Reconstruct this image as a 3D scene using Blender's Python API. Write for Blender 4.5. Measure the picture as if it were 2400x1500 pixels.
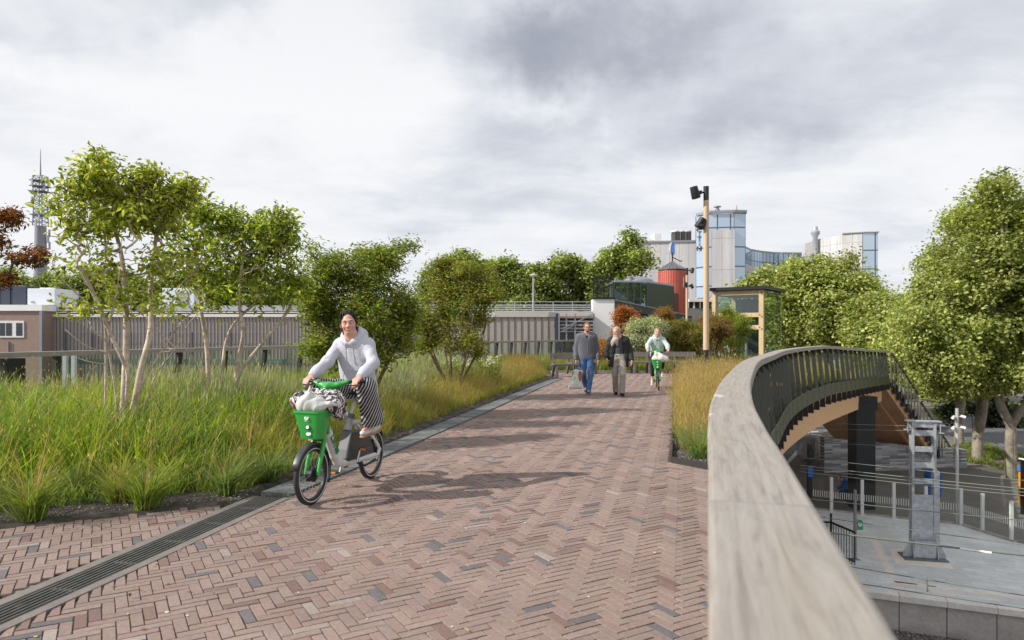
import bpy, bmesh, math, random
import numpy as np
from mathutils import Vector, Matrix
for o in list(bpy.data.objects): bpy.data.objects.remove(o)
SC = bpy.context.scene
COL = SC.collection
R = math.radians
rng = np.random.default_rng(7)
random.seed(7)
EYE = 1.55
# ---------------------------------------------------------------- camera
cd = bpy.data.cameras.new('camera'); cam = bpy.data.objects.new('camera', cd); COL.objects.link(cam)
cam.location = (0, 0, EYE); cam.rotation_euler = (R(90), 0, 0)
cd.sensor_fit = 'HORIZONTAL'; cd.sensor_width = 36; cd.lens = 24; cd.shift_y = 33/2400; cd.clip_start = 0.05; cd.clip_end = 4000
cd.dof.use_dof = True; cd.dof.focus_distance = 8.5; cd.dof.aperture_fstop = 3.2
SC.camera = cam
# ---------------------------------------------------------------- exposure
SC.view_settings.view_transform = 'Standard'; SC.view_settings.look = 'None'
SC.view_settings.exposure = 0.25; SC.view_settings.gamma = 1.0
try:
    SC.cycles.use_denoising = True
    SC.cycles.max_bounces = 8; SC.cycles.transparent_max_bounces = 16
    SC.cycles.diffuse_bounces = 3; SC.cycles.glossy_bounces = 3; SC.cycles.transmission_bounces = 4
    SC.cycles.sample_clamp_indirect = 4.0
except Exception: pass
# ---------------------------------------------------------------- sun
SUN = Vector((-2.5, -0.70, 1.82)).normalized()
sl = bpy.data.lights.new('sun', 'SUN'); sun = bpy.data.objects.new('sun', sl); COL.objects.link(sun)
sl.energy = 4.3; sl.angle = R(0.6); sl.color = (1.0, 0.955, 0.89)
sun.rotation_euler = SUN.to_track_quat('Z', 'Y').to_euler(); sun.location = (-20, -8, 20)
# ---------------------------------------------------------------- node helper
class NT:
    def __init__(s, t): s.t = t; s.n = t.nodes; s.l = t.links
    def node(s, typ, **kw):
        n = s.n.new(typ)
        for k, v in kw.items():
            if k.startswith('_'): setattr(n, k[1:], v)
        return n
    def val(s, sock, v):
        if isinstance(v, bpy.types.NodeSocket): s.l.new(v, sock)
        elif v is not None: sock.default_value = v
    def math(s, op, a, b=None, c=None, clamp=False):
        n = s.n.new('ShaderNodeMath'); n.operation = op; n.use_clamp = clamp
        s.val(n.inputs[0], a)
        if b is not None: s.val(n.inputs[1], b)
        if c is not None: s.val(n.inputs[2], c)
        return n.outputs[0]
    def noise(s, vec, scale, detail=4, rough=0.55, dist=0.0, out=0):
        n = s.n.new('ShaderNodeTexNoise'); s.val(n.inputs['Vector'], vec)
        n.inputs['Scale'].default_value = scale; n.inputs['Detail'].default_value = detail
        n.inputs['Roughness'].default_value = rough; n.inputs['Distortion'].default_value = dist
        return n.outputs[out]
    def ramp(s, fac, stops, interp='LINEAR'):
        n = s.n.new('ShaderNodeValToRGB'); s.val(n.inputs[0], fac); cr = n.color_ramp; cr.interpolation = interp
        while len(cr.elements) > 1: cr.elements.remove(cr.elements[-1])
        cr.elements[0].position = stops[0][0]; cr.elements[0].color = tuple(stops[0][1]) + (1,)
        for p, c in stops[1:]:
            e = cr.elements.new(p); e.color = tuple(c) + (1,)
        return n.outputs[0]
    def mix(s, fac, a, b, typ='MIX'):
        n = s.n.new('ShaderNodeMix'); n.data_type = 'RGBA'; n.blend_type = typ; n.clamp_result = False
        s.val(n.inputs[0], fac)
        for i, v in ((6, a), (7, b)):
            if isinstance(v, (tuple, list)) and len(v) == 3: v = tuple(v) + (1,)
            s.val(n.inputs[i], v)
        return n.outputs[2]
    def mapv(s, vec, loc=(0,0,0), rot=(0,0,0), scale=(1,1,1)):
        n = s.n.new('ShaderNodeMapping'); s.val(n.inputs[0], vec)
        n.inputs[1].default_value = loc; n.inputs[2].default_value = rot; n.inputs[3].default_value = scale
        return n.outputs[0]
# ---------------------------------------------------------------- world: sky texture with broken cloud
W = bpy.data.worlds.new('World'); SC.world = W; W.use_nodes = True
w = NT(W.node_tree); w.n.clear()
wo = w.n.new('ShaderNodeOutputWorld'); bg = w.n.new('ShaderNodeBackground'); w.l.new(bg.outputs[0], wo.inputs[0])
sky = w.n.new('ShaderNodeTexSky'); sky.sky_type = 'NISHITA'; sky.sun_disc = False
sky.sun_elevation = math.asin(SUN.z); sky.sun_rotation = math.atan2(SUN.x, SUN.y) % (2*math.pi)
sky.air_density = 1.0; sky.dust_density = 1.5; sky.ozone_density = 1.0
tc = w.n.new('ShaderNodeTexCoord'); sep = w.n.new('ShaderNodeSeparateXYZ'); w.l.new(tc.outputs['Generated'], sep.inputs[0])
dx, dy, dz = sep.outputs
dzp = w.math('ADD', w.math('MAXIMUM', dz, 0.0), 0.16)
cmb = w.n.new('ShaderNodeCombineXYZ'); w.l.new(w.math('DIVIDE', dx, dzp), cmb.inputs[0]); w.l.new(w.math('DIVIDE', dy, dzp), cmb.inputs[1])
cv = cmb.outputs[0]
n1 = w.noise(w.mapv(cv, (1.7, 4.3, 0)), 1.25, 10, 0.56, 0.55)
n2 = w.noise(w.mapv(cv, (7.2, 1.3, 0), (0, 0, 0.5), (1, 1.9, 1)), 3.6, 9, 0.62, 0.5)
az = w.math('ARCTAN2', dx, dy); el = w.math('ARCSINE', dz)
wob = w.math('MULTIPLY', w.math('SUBTRACT', w.noise(tc.outputs['Generated'], 4.0, 5, 0.6), 0.5), 0.34)
wob2 = w.math('MULTIPLY', w.math('SUBTRACT', w.noise(w.mapv(tc.outputs['Generated'], (5, 2, 1)), 6.0, 5, 0.6), 0.5), 0.22)
azw = w.math('ADD', az, wob); elw = w.math('ADD', el, wob2)
def blob(a, e, wa, we, amp):
    u = w.math('DIVIDE', w.math('SUBTRACT', azw, a), wa); v = w.math('DIVIDE', w.math('SUBTRACT', elw, e), we)
    q = w.math('ADD', w.math('MULTIPLY', u, u), w.math('MULTIPLY', v, v))
    return w.math('MULTIPLY', w.math('EXPONENT', w.math('MULTIPLY', q, -1.0)), amp)
dark = None
for b_ in [(0.13, 0.40, 0.17, 0.055, 0.60), (0.02, 0.42, 0.10, 0.07, 0.28), (0.27, 0.40, 0.10, 0.06, 0.24), (-0.68, 0.34, 0.09, 0.035, 0.34), (-0.43, 0.42, 0.14, 0.05, 0.30),
           (0.0, 0.29, 0.12, 0.05, 0.18), (0.30, 0.30, 0.26, 0.04, 0.34), (0.52, 0.36, 0.16, 0.035, 0.20), (0.0, 0.20, 0.16, 0.028, 0.14), (-0.16, 0.12, 0.10, 0.02, 0.16), (-0.60, 0.18, 0.38, 0.14, -0.26), (-0.25, 0.33, 0.18, 0.05, -0.14), (0.08, 0.325, 0.06, 0.018, -0.24), (0.27, 0.365, 0.05, 0.03, -0.12)]:
    t = blob(*b_); dark = t if dark is None else w.math('ADD', dark, t)
base = w.math('MULTIPLY', w.math('SUBTRACT', n1, 0.5), 1.15)
base = w.math('ADD', base, w.math('MULTIPLY', w.math('SUBTRACT', n2, 0.5), 0.36))
dens = w.math('ADD', w.math('ADD', base, dark), 0.17, clamp=True)
cl = w.ramp(dens, [(0.0, (9.0, 9.1, 9.3)), (0.15, (8.4, 8.55, 8.85)), (0.32, (7.2, 7.45, 8.0)), (0.55, (5.9, 6.15, 6.85)), (0.8, (4.5, 4.75, 5.45)), (1.0, (3.7, 3.95, 4.7))])
# thin places let the blue sky through
gap = w.ramp(w.math('ADD', w.noise(w.mapv(cv, (3.1, 9.2, 0)), 0.6, 7, 0.55, 0.3), blob(-0.15, 0.115, 0.22, 0.05, 0.26)), [(0.60, (1, 1, 1)), (0.80, (0.55, 0.55, 0.55))])
horiz = w.ramp(dz, [(0.0, (0.93, 0.94, 0.97)), (0.12, (0.97, 0.975, 0.985)), (0.3, (1, 1, 1)), (0.60, (0.85, 0.86, 0.88)), (1.0, (0.75, 0.76, 0.78))])
skyc = w.mix(1.0, cl, horiz, 'MULTIPLY')
gsep = w.n.new('ShaderNodeSeparateColor'); w.l.new(gap, gsep.inputs[0])
fin = w.mix(gsep.outputs[0], sky.outputs[0], skyc)
w.l.new(fin, bg.inputs[0]); bg.inputs[1].default_value = 0.088

# ---------------------------------------------------------------- materials
MATS = {}
def mat(name, col=(0.5, 0.5, 0.5), rough=0.6, metal=0.0, var=None, bump=None, attr=False, spec=0.5, col2=None, stretch=(1, 1, 1), trans=0.0, fine=None, coat=0.0):
    """var=(scale, amount) noise variation of the colour; bump=(scale, strength); attr multiplies in the 'col' attribute"""
    if name in MATS: return MATS[name]
    m = bpy.data.materials.new(name); m.use_nodes = True; t = NT(m.node_tree)
    p = t.n['Principled BSDF']; out = t.n['Material Output']
    tcn = t.n.new('ShaderNodeTexCoord'); vec = tcn.outputs['Object']
    if stretch != (1, 1, 1): vec = t.mapv(vec, scale=stretch)
    c = tuple(col) + (1,)
    if attr:
        a = t.n.new('ShaderNodeAttribute'); a.attribute_name = 'col'; c = a.outputs['Color']
    if var:
        f = t.noise(vec, var[0], 6, 0.6)
        f = t.ramp(f, [(0.3, (1-var[1],)*3), (0.7, (1+var[1],)*3)])
        if col2 is not None:
            f2 = t.noise(vec, var[0]*0.6, 5, 0.6, 0.5)
            f2 = t.ramp(f2, [(0.42, (0, 0, 0)), (0.62, (1, 1, 1))])
            c = t.mix(f2, c, col2)
        c = t.mix(1.0, c, f, 'MULTIPLY')
    if fine:
        f = t.noise(tcn.outputs['Object'], fine[0], 3, 0.6)
        f = t.ramp(f, [(0.3, (1-fine[1],)*3), (0.7, (1+fine[1],)*3)])
        c = t.mix(1.0, c, f, 'MULTIPLY')
    t.val(p.inputs['Base Color'], c)
    p.inputs['Roughness'].default_value = rough; p.inputs['Metallic'].default_value = metal
    p.inputs['Specular IOR Level'].default_value = spec
    if coat: p.inputs['Coat Weight'].default_value = coat; p.inputs['Coat Roughness'].default_value = 0.15
    if bump:
        b = t.n.new('ShaderNodeBump'); b.inputs['Strength'].default_value = bump[1]; b.inputs['Distance'].default_value = 0.02
        t.l.new(t.noise(vec, bump[0], 6, 0.6), b.inputs['Height']); t.l.new(b.outputs[0], p.inputs['Normal'])
    if trans > 0:
        tr = t.n.new('ShaderNodeBsdfTranslucent'); mx = t.n.new('ShaderNodeMixShader'); mx.inputs[0].default_value = trans
        if isinstance(c, tuple): tr.inputs[0].default_value = c
        else:
            t.l.new(t.mix(1.0, c, (1.35, 1.42, 0.72), 'MULTIPLY'), tr.inputs[0])
        t.l.new(p.outputs[0], mx.inputs[1]); t.l.new(tr.outputs[0], mx.inputs[2]); t.l.new(mx.outputs[0], out.inputs[0])
    MATS[name] = m
    return m
def glass_mat(name, tint=(0.80, 0.88, 0.82), refl=1.0, base=0.04, rough=0.02):
    if name in MATS: return MATS[name]
    m = bpy.data.materials.new(name); m.use_nodes = True; t = NT(m.node_tree); t.n.clear()
    out = t.n.new('ShaderNodeOutputMaterial'); tr = t.n.new('ShaderNodeBsdfTransparent'); tr.inputs[0].default_value = tuple(tint) + (1,)
    gl = t.n.new('ShaderNodeBsdfGlossy'); gl.inputs['Roughness'].default_value = rough; gl.inputs[0].default_value = (0.9, 0.95, 0.95, 1)
    fr = t.n.new('ShaderNodeFresnel'); fr.inputs[0].default_value = 1.5
    f = t.math('MULTIPLY_ADD', fr.outputs[0], refl, base, clamp=True)
    ge = t.n.new('ShaderNodeNewGeometry'); f = t.math('MULTIPLY', f, t.math('SUBTRACT', 1.0, ge.outputs['Backfacing']))
    mx = t.n.new('ShaderNodeMixShader'); t.l.new(f, mx.inputs[0]); t.l.new(tr.outputs[0], mx.inputs[1]); t.l.new(gl.outputs[0], mx.inputs[2])
    t.l.new(mx.outputs[0], out.inputs[0]); MATS[name] = m
    return m
# ---------------------------------------------------------------- object helpers
def tag(o, label=None, cat=None, group=None, kind=None):
    if label: o['label'] = label
    if cat: o['category'] = cat
    if group: o['group'] = group
    if kind: o['kind'] = kind
    return o
def empty(name, loc=(0, 0, 0), rz=0.0, label=None, cat=None, group=None):
    o = bpy.data.objects.new(name, None); COL.objects.link(o); o.location = loc; o.rotation_euler = (0, 0, rz)
    o.empty_display_size = 0.1
    return tag(o, label, cat, group)
def link(name, me, m, parent=None, smooth=False):
    o = bpy.data.objects.new(name, me); COL.objects.link(o)
    if m is not None and len(me.materials) == 0: me.materials.append(m)
    if parent is not None: o.parent = parent
    if smooth and len(me.polygons):
        me.polygons.foreach_set('use_smooth', np.ones(len(me.polygons), dtype=bool))
    return o
def npmesh(name, verts, faces_flat, nper, col=None):
    """mesh from numpy: verts (n,3); faces_flat int array; nper = verts per face (int or array)"""
    me = bpy.data.meshes.new(name); verts = np.asarray(verts, dtype=np.float32); ff = np.asarray(faces_flat, dtype=np.int32).ravel()
    if np.isscalar(nper): nf = len(ff)//nper; tot = np.full(nf, nper, dtype=np.int32)
    else: tot = np.asarray(nper, dtype=np.int32); nf = len(tot)
    st = np.concatenate([[0], np.cumsum(tot)[:-1]]).astype(np.int32) if nf else np.zeros(0, np.int32)
    me.vertices.add(len(verts)); me.vertices.foreach_set('co', verts.ravel())
    me.loops.add(len(ff)); me.loops.foreach_set('vertex_index', ff)
    me.polygons.add(nf); me.polygons.foreach_set('loop_start', st); me.polygons.foreach_set('loop_total', tot)
    if col is not None:
        a = me.attributes.new('col', 'FLOAT_COLOR', 'POINT'); c = np.ones((len(verts), 4), np.float32); c[:, :3] = col
        a.data.foreach_set('color', c.ravel())
    me.update(calc_edges=True); me.validate()
    me.polygons.foreach_set('use_smooth', np.zeros(len(me.polygons), dtype=bool))
    return me
class MB:
    """collects simple solids into ONE mesh"""
    def __init__(s): s.v = []; s.f = []
    def add(s, v, f):
        b = len(s.v); s.v += [tuple(p) for p in v]; s.f += [tuple(b+i for i in q) for q in f]; return s
    def box(s, c, size, rz=0.0, rot=None):
        hx, hy, hz = size[0]/2, size[1]/2, size[2]/2
        M = rot if rot is not None else Matrix.Rotation(rz, 3, 'Z')
        c = Vector(c)
        v = [c + M @ Vector((x*hx, y*hy, z*hz)) for x in (-1, 1) for y in (-1, 1) for z in (-1, 1)]
        return s.add(v, [(0, 1, 3, 2), (4, 6, 7, 5), (0, 4, 5, 1), (2, 3, 7, 6), (0, 2, 6, 4), (1, 5, 7, 3)])
    def bar(s, a, b, wd, ht, up=(0, 0, 1)):
        a = Vector(a); b = Vector(b); d = (b-a); L = d.length
        if L < 1e-6: return s
        d.normalize(); u = Vector(up)
        if abs(d.dot(u)) > 0.98: u = Vector((1, 0, 0)) if abs(d.x) < .9 else Vector((0, 1, 0))
        sd = d.cross(u).normalized(); u = sd.cross(d).normalized()
        M = Matrix((sd, d, u)).transposed()
        return s.box((a+b)/2, (wd, L, ht), rot=M)
    def tube(s, pts, r, n=8, cap=True, sq=1.0):
        pts = [Vector(p) for p in pts]; m = len(pts); rs = r if isinstance(r, (list, tuple)) else [r]*m
        prev = None; rings = []
        b = len(s.v)
        for i, p in enumerate(pts):
            d = (pts[min(i+1, m-1)] - pts[max(i-1, 0)]).normalized()
            if prev is None:
                a = d.cross(Vector((0, 0, 1)))
                if a.length < 0.05: a = d.cross(Vector((0, 1, 0)))
                a.normalize()
            else:
                a = prev - d*prev.dot(d)
                if a.length < 1e-5: a = d.cross(Vector((0, 1, 0)))
                a.normalize()
            prev = a; c = d.cross(a)
            for k in range(n):
                t = 2*math.pi*k/n; s.v.append(tuple(p + (a*math.cos(t) + c*math.sin(t)*sq)*rs[i]))
        for i in range(m-1):
            for k in range(n):
                k2 = (k+1) % n; s.f.append((b+i*n+k, b+i*n+k2, b+(i+1)*n+k2, b+(i+1)*n+k))
        if cap:
            s.f.append(tuple(b+k for k in reversed(range(n)))); s.f.append(tuple(b+(m-1)*n+k for k in range(n)))
        return s
    def lathe(s, prof, n=24, M=None, close=False):
        """prof [(r,z)...] revolved about z, then transformed with M (Matrix 4x4)"""
        b = len(s.v); M = M or Matrix.Identity(4)
        for r, z in prof:
            for k in range(n):
                t = 2*math.pi*k/n; s.v.append(tuple(M @ Vector((r*math.cos(t), r*math.sin(t), z))))
        m = len(prof)
        for i in range(m if close else m-1):
            j = (i+1) % m
            for k in range(n):
                k2 = (k+1) % n; s.f.append((b+i*n+k, b+i*n+k2, b+j*n+k2, b+j*n+k))
        if not close:
            s.f.append(tuple(b+k for k in reversed(range(n)))); s.f.append(tuple(b+(m-1)*n+k for k in range(n)))
        return s
    def prism(s, poly, z0, z1, M=None):
        n = len(poly); M = M or Matrix.Identity(4)
        v = [M @ Vector((x, y, z0)) for x, y in poly] + [M @ Vector((x, y, z1)) for x, y in poly]
        f = [tuple(reversed(range(n))), tuple(range(n, 2*n))] + [(i, (i+1) % n, n+(i+1) % n, n+i) for i in range(n)]
        return s.add(v, f)
    def build(s, name, m, parent=None, smooth=False, bevel=0.0):
        me = bpy.data.meshes.new(name); me.from_pydata(s.v, [], s.f); me.update()
        bm = bmesh.new(); bm.from_mesh(me)
        bmesh.ops.recalc_face_normals(bm, faces=bm.faces)
        bm.to_mesh(me); bm.free()
        o = link(name, me, m, parent)
        if smooth:
            me.polygons.foreach_set('use_smooth', np.ones(len(me.polygons), dtype=bool))
            try: me.set_sharp_from_angle(angle=R(38))
            except Exception: pass
        if bevel > 0:
            bv = o.modifiers.new('bevel', 'BEVEL'); bv.width = bevel; bv.segments = 2; bv.limit_method = 'ANGLE'
        return o
def copy_tree(o, parent=None):
    c = o.copy(); COL.objects.link(c); c.parent = parent
    for ch in list(o.children): copy_tree(ch, c)
    return c
def P(px, py, Y):
    """world point at distance Y seen at photo position (px,py)"""
    return Vector(((px-1200)/1600*Y, Y, EYE-(py-783)/1600*Y))
def spline(pts, n):
    """Catmull-Rom through pts (lists of floats), resampled at equal arc length, n points"""
    p = np.array(pts, float); m = len(p); out = []
    for i in range(m-1):
        p0, p1, p2, p3 = p[max(i-1, 0)], p[i], p[i+1], p[min(i+2, m-1)]
        for t in np.linspace(0, 1, 24, endpoint=False):
            out.append(0.5*((2*p1) + (-p0+p2)*t + (2*p0-5*p1+4*p2-p3)*t*t + (-p0+3*p1-3*p2+p3)*t**3))
    out.append(p[-1]); out = np.array(out)
    d = np.concatenate([[0], np.cumsum(np.linalg.norm(np.diff(out, axis=0), axis=1))])
    u = np.linspace(0, d[-1], n)
    return np.stack([np.interp(u, d, out[:, k]) for k in range(p.shape[1])], 1), d[-1]
def text_mesh(name, txt, size, M, m, parent, depth=0.001, spacing=1.0, shear=0.0):
    cu = bpy.data.curves.new('t', 'FONT'); cu.body = txt; cu.size = size; cu.extrude = depth; cu.align_x = 'CENTER'; cu.align_y = 'CENTER'
    cu.space_character = spacing; cu.offset = size*0.012; cu.shear = shear
    o = bpy.data.objects.new('t', cu); COL.objects.link(o); bpy.context.view_layer.update()
    me = bpy.data.meshes.new_from_object(o.evaluated_get(bpy.context.evaluated_depsgraph_get()))
    bpy.data.objects.remove(o); me.transform(M); me.materials.clear()
    return link(name, me, m, parent)
def inpoly(x, y, poly):
    x = np.asarray(x); y = np.asarray(y); r = np.zeros(x.shape, bool); n = len(poly); j = n-1
    for i in range(n):
        xi, yi = poly[i]; xj, yj = poly[j]
        c = ((yi > y) != (yj > y)) & (x < (xj-xi)*(y-yi)/((yj-yi) if yj != yi else 1e-9)+xi); r ^= c; j = i
    return r
# ================================================================ colours of common materials
M_black = mat('black_metal', (0.012, 0.013, 0.014), 0.45, 0.3, var=(6, 0.2))
M_bwood = mat('black_boards', (0.020, 0.019, 0.018), 0.6, 0, var=(4, 0.4), bump=(30, 0.3), stretch=(1, 1, 0.2))
M_galv = mat('galvanised_steel', (0.42, 0.44, 0.47), 0.5, 0.35, var=(7, 0.28), fine=(40, 0.12))
M_grey = mat('grey_metal', (0.30, 0.31, 0.33), 0.45, 0.5, var=(5, 0.12))
M_white = mat('white_paint', (0.78, 0.78, 0.77), 0.5, var=(1.2, 0.07))
M_conc = mat('concrete', (0.36, 0.34, 0.32), 0.85, var=(1.2, 0.22), bump=(25, 0.25), fine=(14, 0.1))
# ================================================================ plan of the bridge
def deck_z(x, y=0): return -0.055*np.maximum(0, np.asarray(x, float)-9.5)
RR, RRL = spline([(-1.35, -4.5), (-0.45, -1.8), (.10, 0), (.335, .78), (.495, 1.34), (.715, 2.1), (.85, 2.58), (1.23, 3.81), (1.92, 5.77), (3.17, 9.03), (4.30, 11.5), (6.16, 15.4), (8.5, 19.3), (12.9, 25.6), (17.6, 32)], 400)
LR, LRL = spline([(-15.5, -2.5), (-11.9, 7.1), (-9.6, 13.3), (-8.3, 16.8), (-6.89, 20.6), (-4.4, 26.3), (-1.5, 32.6), (2.58, 40.0), (8, 48.5)], 300)
EDGE, _ = spline([(-3.62, -1.0), (-3.2, 1.2), (-2.715, 3.62), (-2.5, 4.69), (-2.14, 6.54), (-1.64, 8.58), (-1.276, 10.2), (-.775, 12.4), (0, 16), (.75, 19.4), (1.32, 21.9), (1.75, 23.6)], 160)
def offs(line, d):
    t = np.gradient(line, axis=0); t /= np.linalg.norm(t, axis=1)[:, None]
    return line + np.stack([-t[:, 1], t[:, 0]], 1)*d      # +d is to the left of travel
def strip(name, a, b, z, m, parent=None, thick=0.0, zf=None):
    """ribbon between polylines a and b (xy)"""
    n = len(a); za = np.full(n, z); zb = np.full(n, z)
    if zf is not None: za = za+zf(a[:, 0]); zb = zb+zf(b[:, 0])
    v = np.concatenate([np.c_[a, za], np.c_[b, zb]]); i = np.arange(n-1)
    f = np.stack([i, i+1, n+i+1, n+i], 1)
    if thick:
        v = np.concatenate([v, v-np.array([0, 0, thick])]); o = 2*n
        f = np.concatenate([f, f[:, ::-1]+o, np.stack([i+1, i, o+i, o+i+1], 1), np.stack([n+i, n+i+1, o+n+i+1, o+n+i], 1), [[0, n, o+n, o]], [[2*n-1, n-1, o+n-1, o+2*n-1]]])
    me = npmesh(name, v, f, 4)
    bm = bmesh.new(); bm.from_mesh(me); bmesh.ops.recalc_face_normals(bm, faces=bm.faces)
    if bm.faces and not thick and sum(q.normal.z for q in bm.faces) < 0: bmesh.ops.reverse_faces(bm, faces=bm.faces)
    bm.to_mesh(me); bm.free()
    return link(name, me, m, parent)
RBED = [(1.9, 8.24), (2.10, 8.95), (3.07, 13.05), (4.1, 17.3), (5.07, 21.2), (6.2, 22.4), (9.0, 22.6), (13, 26.5), (17.2, 32.3)]
rin = offs(RR, 0.16)
rb_right = [tuple(p) for p in rin[::-1] if 7.6 < p[1] < 32]
RBEDP = RBED + rb_right + [(2.21, 7.82)]
LE = EDGE[EDGE[:, 1] > 0]
rin2 = offs(RR, 0.03)
right_lim = [tuple(p) for p in rin2 if p[1] < 7.75]
PATHP = right_lim + [(2.4, 7.8), (1.95, 8.2)] + RBED[1:-1] + [(15.5, 32), (10.5, 29.0), (7.9, 27.6), (1.6, 27.4), (1.2, 25.6), (1.75, 23.6)] + [tuple(p) for p in LE[::-1]] + [(-3.4, 0.5), (-3.9, -3)]
drain_out = offs(EDGE, 0.33)
TRI = [(-9, 3.2), (-6.2, 4.6), (-4.07, 5.43), (-2.6, 6.22)] + [tuple(p) for p in drain_out[::-1] if p[1] < 6.2 and p[1] > 0] + [(-3.9, -2), (-9, -2)]
# ================================================================ bricks (real pavers, herringbone)
def bricks():
    Wd = 0.0655; n = 3; A = R(31); ca, sa = math.cos(A), math.sin(A)
    x0, x1, y0, y1 = -9.0, 15.6, -0.2, 32
    N = int(45/Wd); rects = []
    # lattice coordinates covering the area
    cor = [((x*ca+y*sa)/Wd, (-x*sa+y*ca)/Wd) for x in (x0, x1) for y in (y0, y1)]
    u0, u1 = min(c[0] for c in cor), max(c[0] for c in cor); v0, v1 = min(c[1] for c in cor), max(c[1] for c in cor)
    vv = np.arange(int(v0)-1, int(v1)+2); 
    H = []
    for y in vv:
        js = np.arange(int((u0-y)/(2*n))-1, int((u1-y)/(2*n))+2); xs = y+2*n*js
        H.append(np.stack([xs+n/2, np.full(len(xs), y+0.5), np.zeros(len(xs))], 1))
    uu = np.arange(int(u0)-1, int(u1)+2)
    for x in uu:
        js = np.arange(int((v0-x)/(2*n))-2, int((v1-x)/(2*n))+3); ys = x-2*n+1+2*n*js
        H.append(np.stack([np.full(len(ys), x+0.5), ys+n/2, np.ones(len(ys))], 1))
    H = np.concatenate(H); cx = (H[:, 0]*ca-H[:, 1]*sa)*Wd; cy = (H[:, 0]*sa+H[:, 1]*ca)*Wd
    k = (inpoly(cx, cy, PATHP) | inpoly(cx, cy, TRI)) & (cy > -0.2) & (np.abs(cx) < cy*0.85+2.5)
    cx, cy, ori = cx[k], cy[k], H[k, 2]; m = len(cx)
    ang = A+ori*math.pi/2+rng.normal(0, 0.008, m)
    L = (n*Wd)/2-0.0014; w2 = Wd/2-0.0014
    Lj = L-rng.random(m)*0.0018; Wj = w2-rng.random(m)*0.0015
    zt = rng.normal(0, 0.0011, m)+deck_z(cx); tx = rng.normal(0, 0.006, m); ty = rng.normal(0, 0.012, m)
    V = np.zeros((m, 8, 3))
    c, s = np.cos(ang), np.sin(ang)
    for q, (sx, sy) in enumerate([(-1, -1), (1, -1), (1, 1), (-1, 1)]):
        for lv, (ins, dzz) in enumerate([(0.0024, 0), (0, -0.009)]):
            a = sx*(Lj-ins); b = sy*(Wj-ins); a = a+rng.normal(0, 0.0008, m); b = b+rng.normal(0, 0.0006, m)
            V[:, q+4*lv, 0] = cx+a*c-b*s; V[:, q+4*lv, 1] = cy+a*s+b*c; V[:, q+4*lv, 2] = zt+dzz+a*tx+b*ty
    # cut the bricks that meet the drain or the edging
    lim = np.interp(V[:, :, 1], EDGE[:, 1], EDGE[:, 0]); of = np.interp(V[:, :, 1], drain_out[:, 1], drain_out[:, 0]); rgt = (cx > np.interp(cy, EDGE[:, 1], EDGE[:, 0])-.02)[:, None]
    V[:, :, 0] = np.where(rgt, np.maximum(V[:, :, 0], lim+.045), np.minimum(V[:, :, 0], of+.035))
    fi = np.array([[0, 1, 2, 3], [0, 4, 5, 1], [1, 5, 6, 2], [2, 6, 7, 3], [3, 7, 4, 0]])
    F = (np.arange(m)*8)[:, None, None]+fi[None]
    pal = np.array([(0.270, 0.197, 0.170), (0.262, 0.190, 0.162), (0.280, 0.207, 0.178), (0.258, 0.193, 0.170), (0.280, 0.190, 0.157), (0.288, 0.215, 0.186), (0.252, 0.176, 0.150)])
    cc = pal[rng.integers(0, len(pal), m)]; cc = cc*.5+pal.mean(0)*.5
    g = rng.random(m); dk = g < 0.045; cc[dk] = np.array((0.145, 0.130, 0.132)); lt = g > 0.985; cc[lt] = np.array((0.32, 0.265, 0.24)); pk = (g > .06) & (g < .12); cc[pk] = np.array((0.20, 0.13, 0.112))
    cc = cc.mean(0)*.45+cc*.55 if False else cc*(1+rng.normal(0, 0.04, (m, 1)))*(1+rng.normal(0, 0.012, (m, 3)))
    colr = np.repeat(cc[:, None], 8, 1).reshape(-1, 3)
    me = npmesh('path', V.reshape(-1, 3), F.reshape(-1), 4, colr)
    mm = mat('brick_pavers', attr=True, rough=0.82, var=(1.1, 0.13), fine=(38, 0.15), bump=(160, 0.25), spec=0.35)
    return link('path', me, mm)
path = tag(bricks(), kind='structure')
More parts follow.
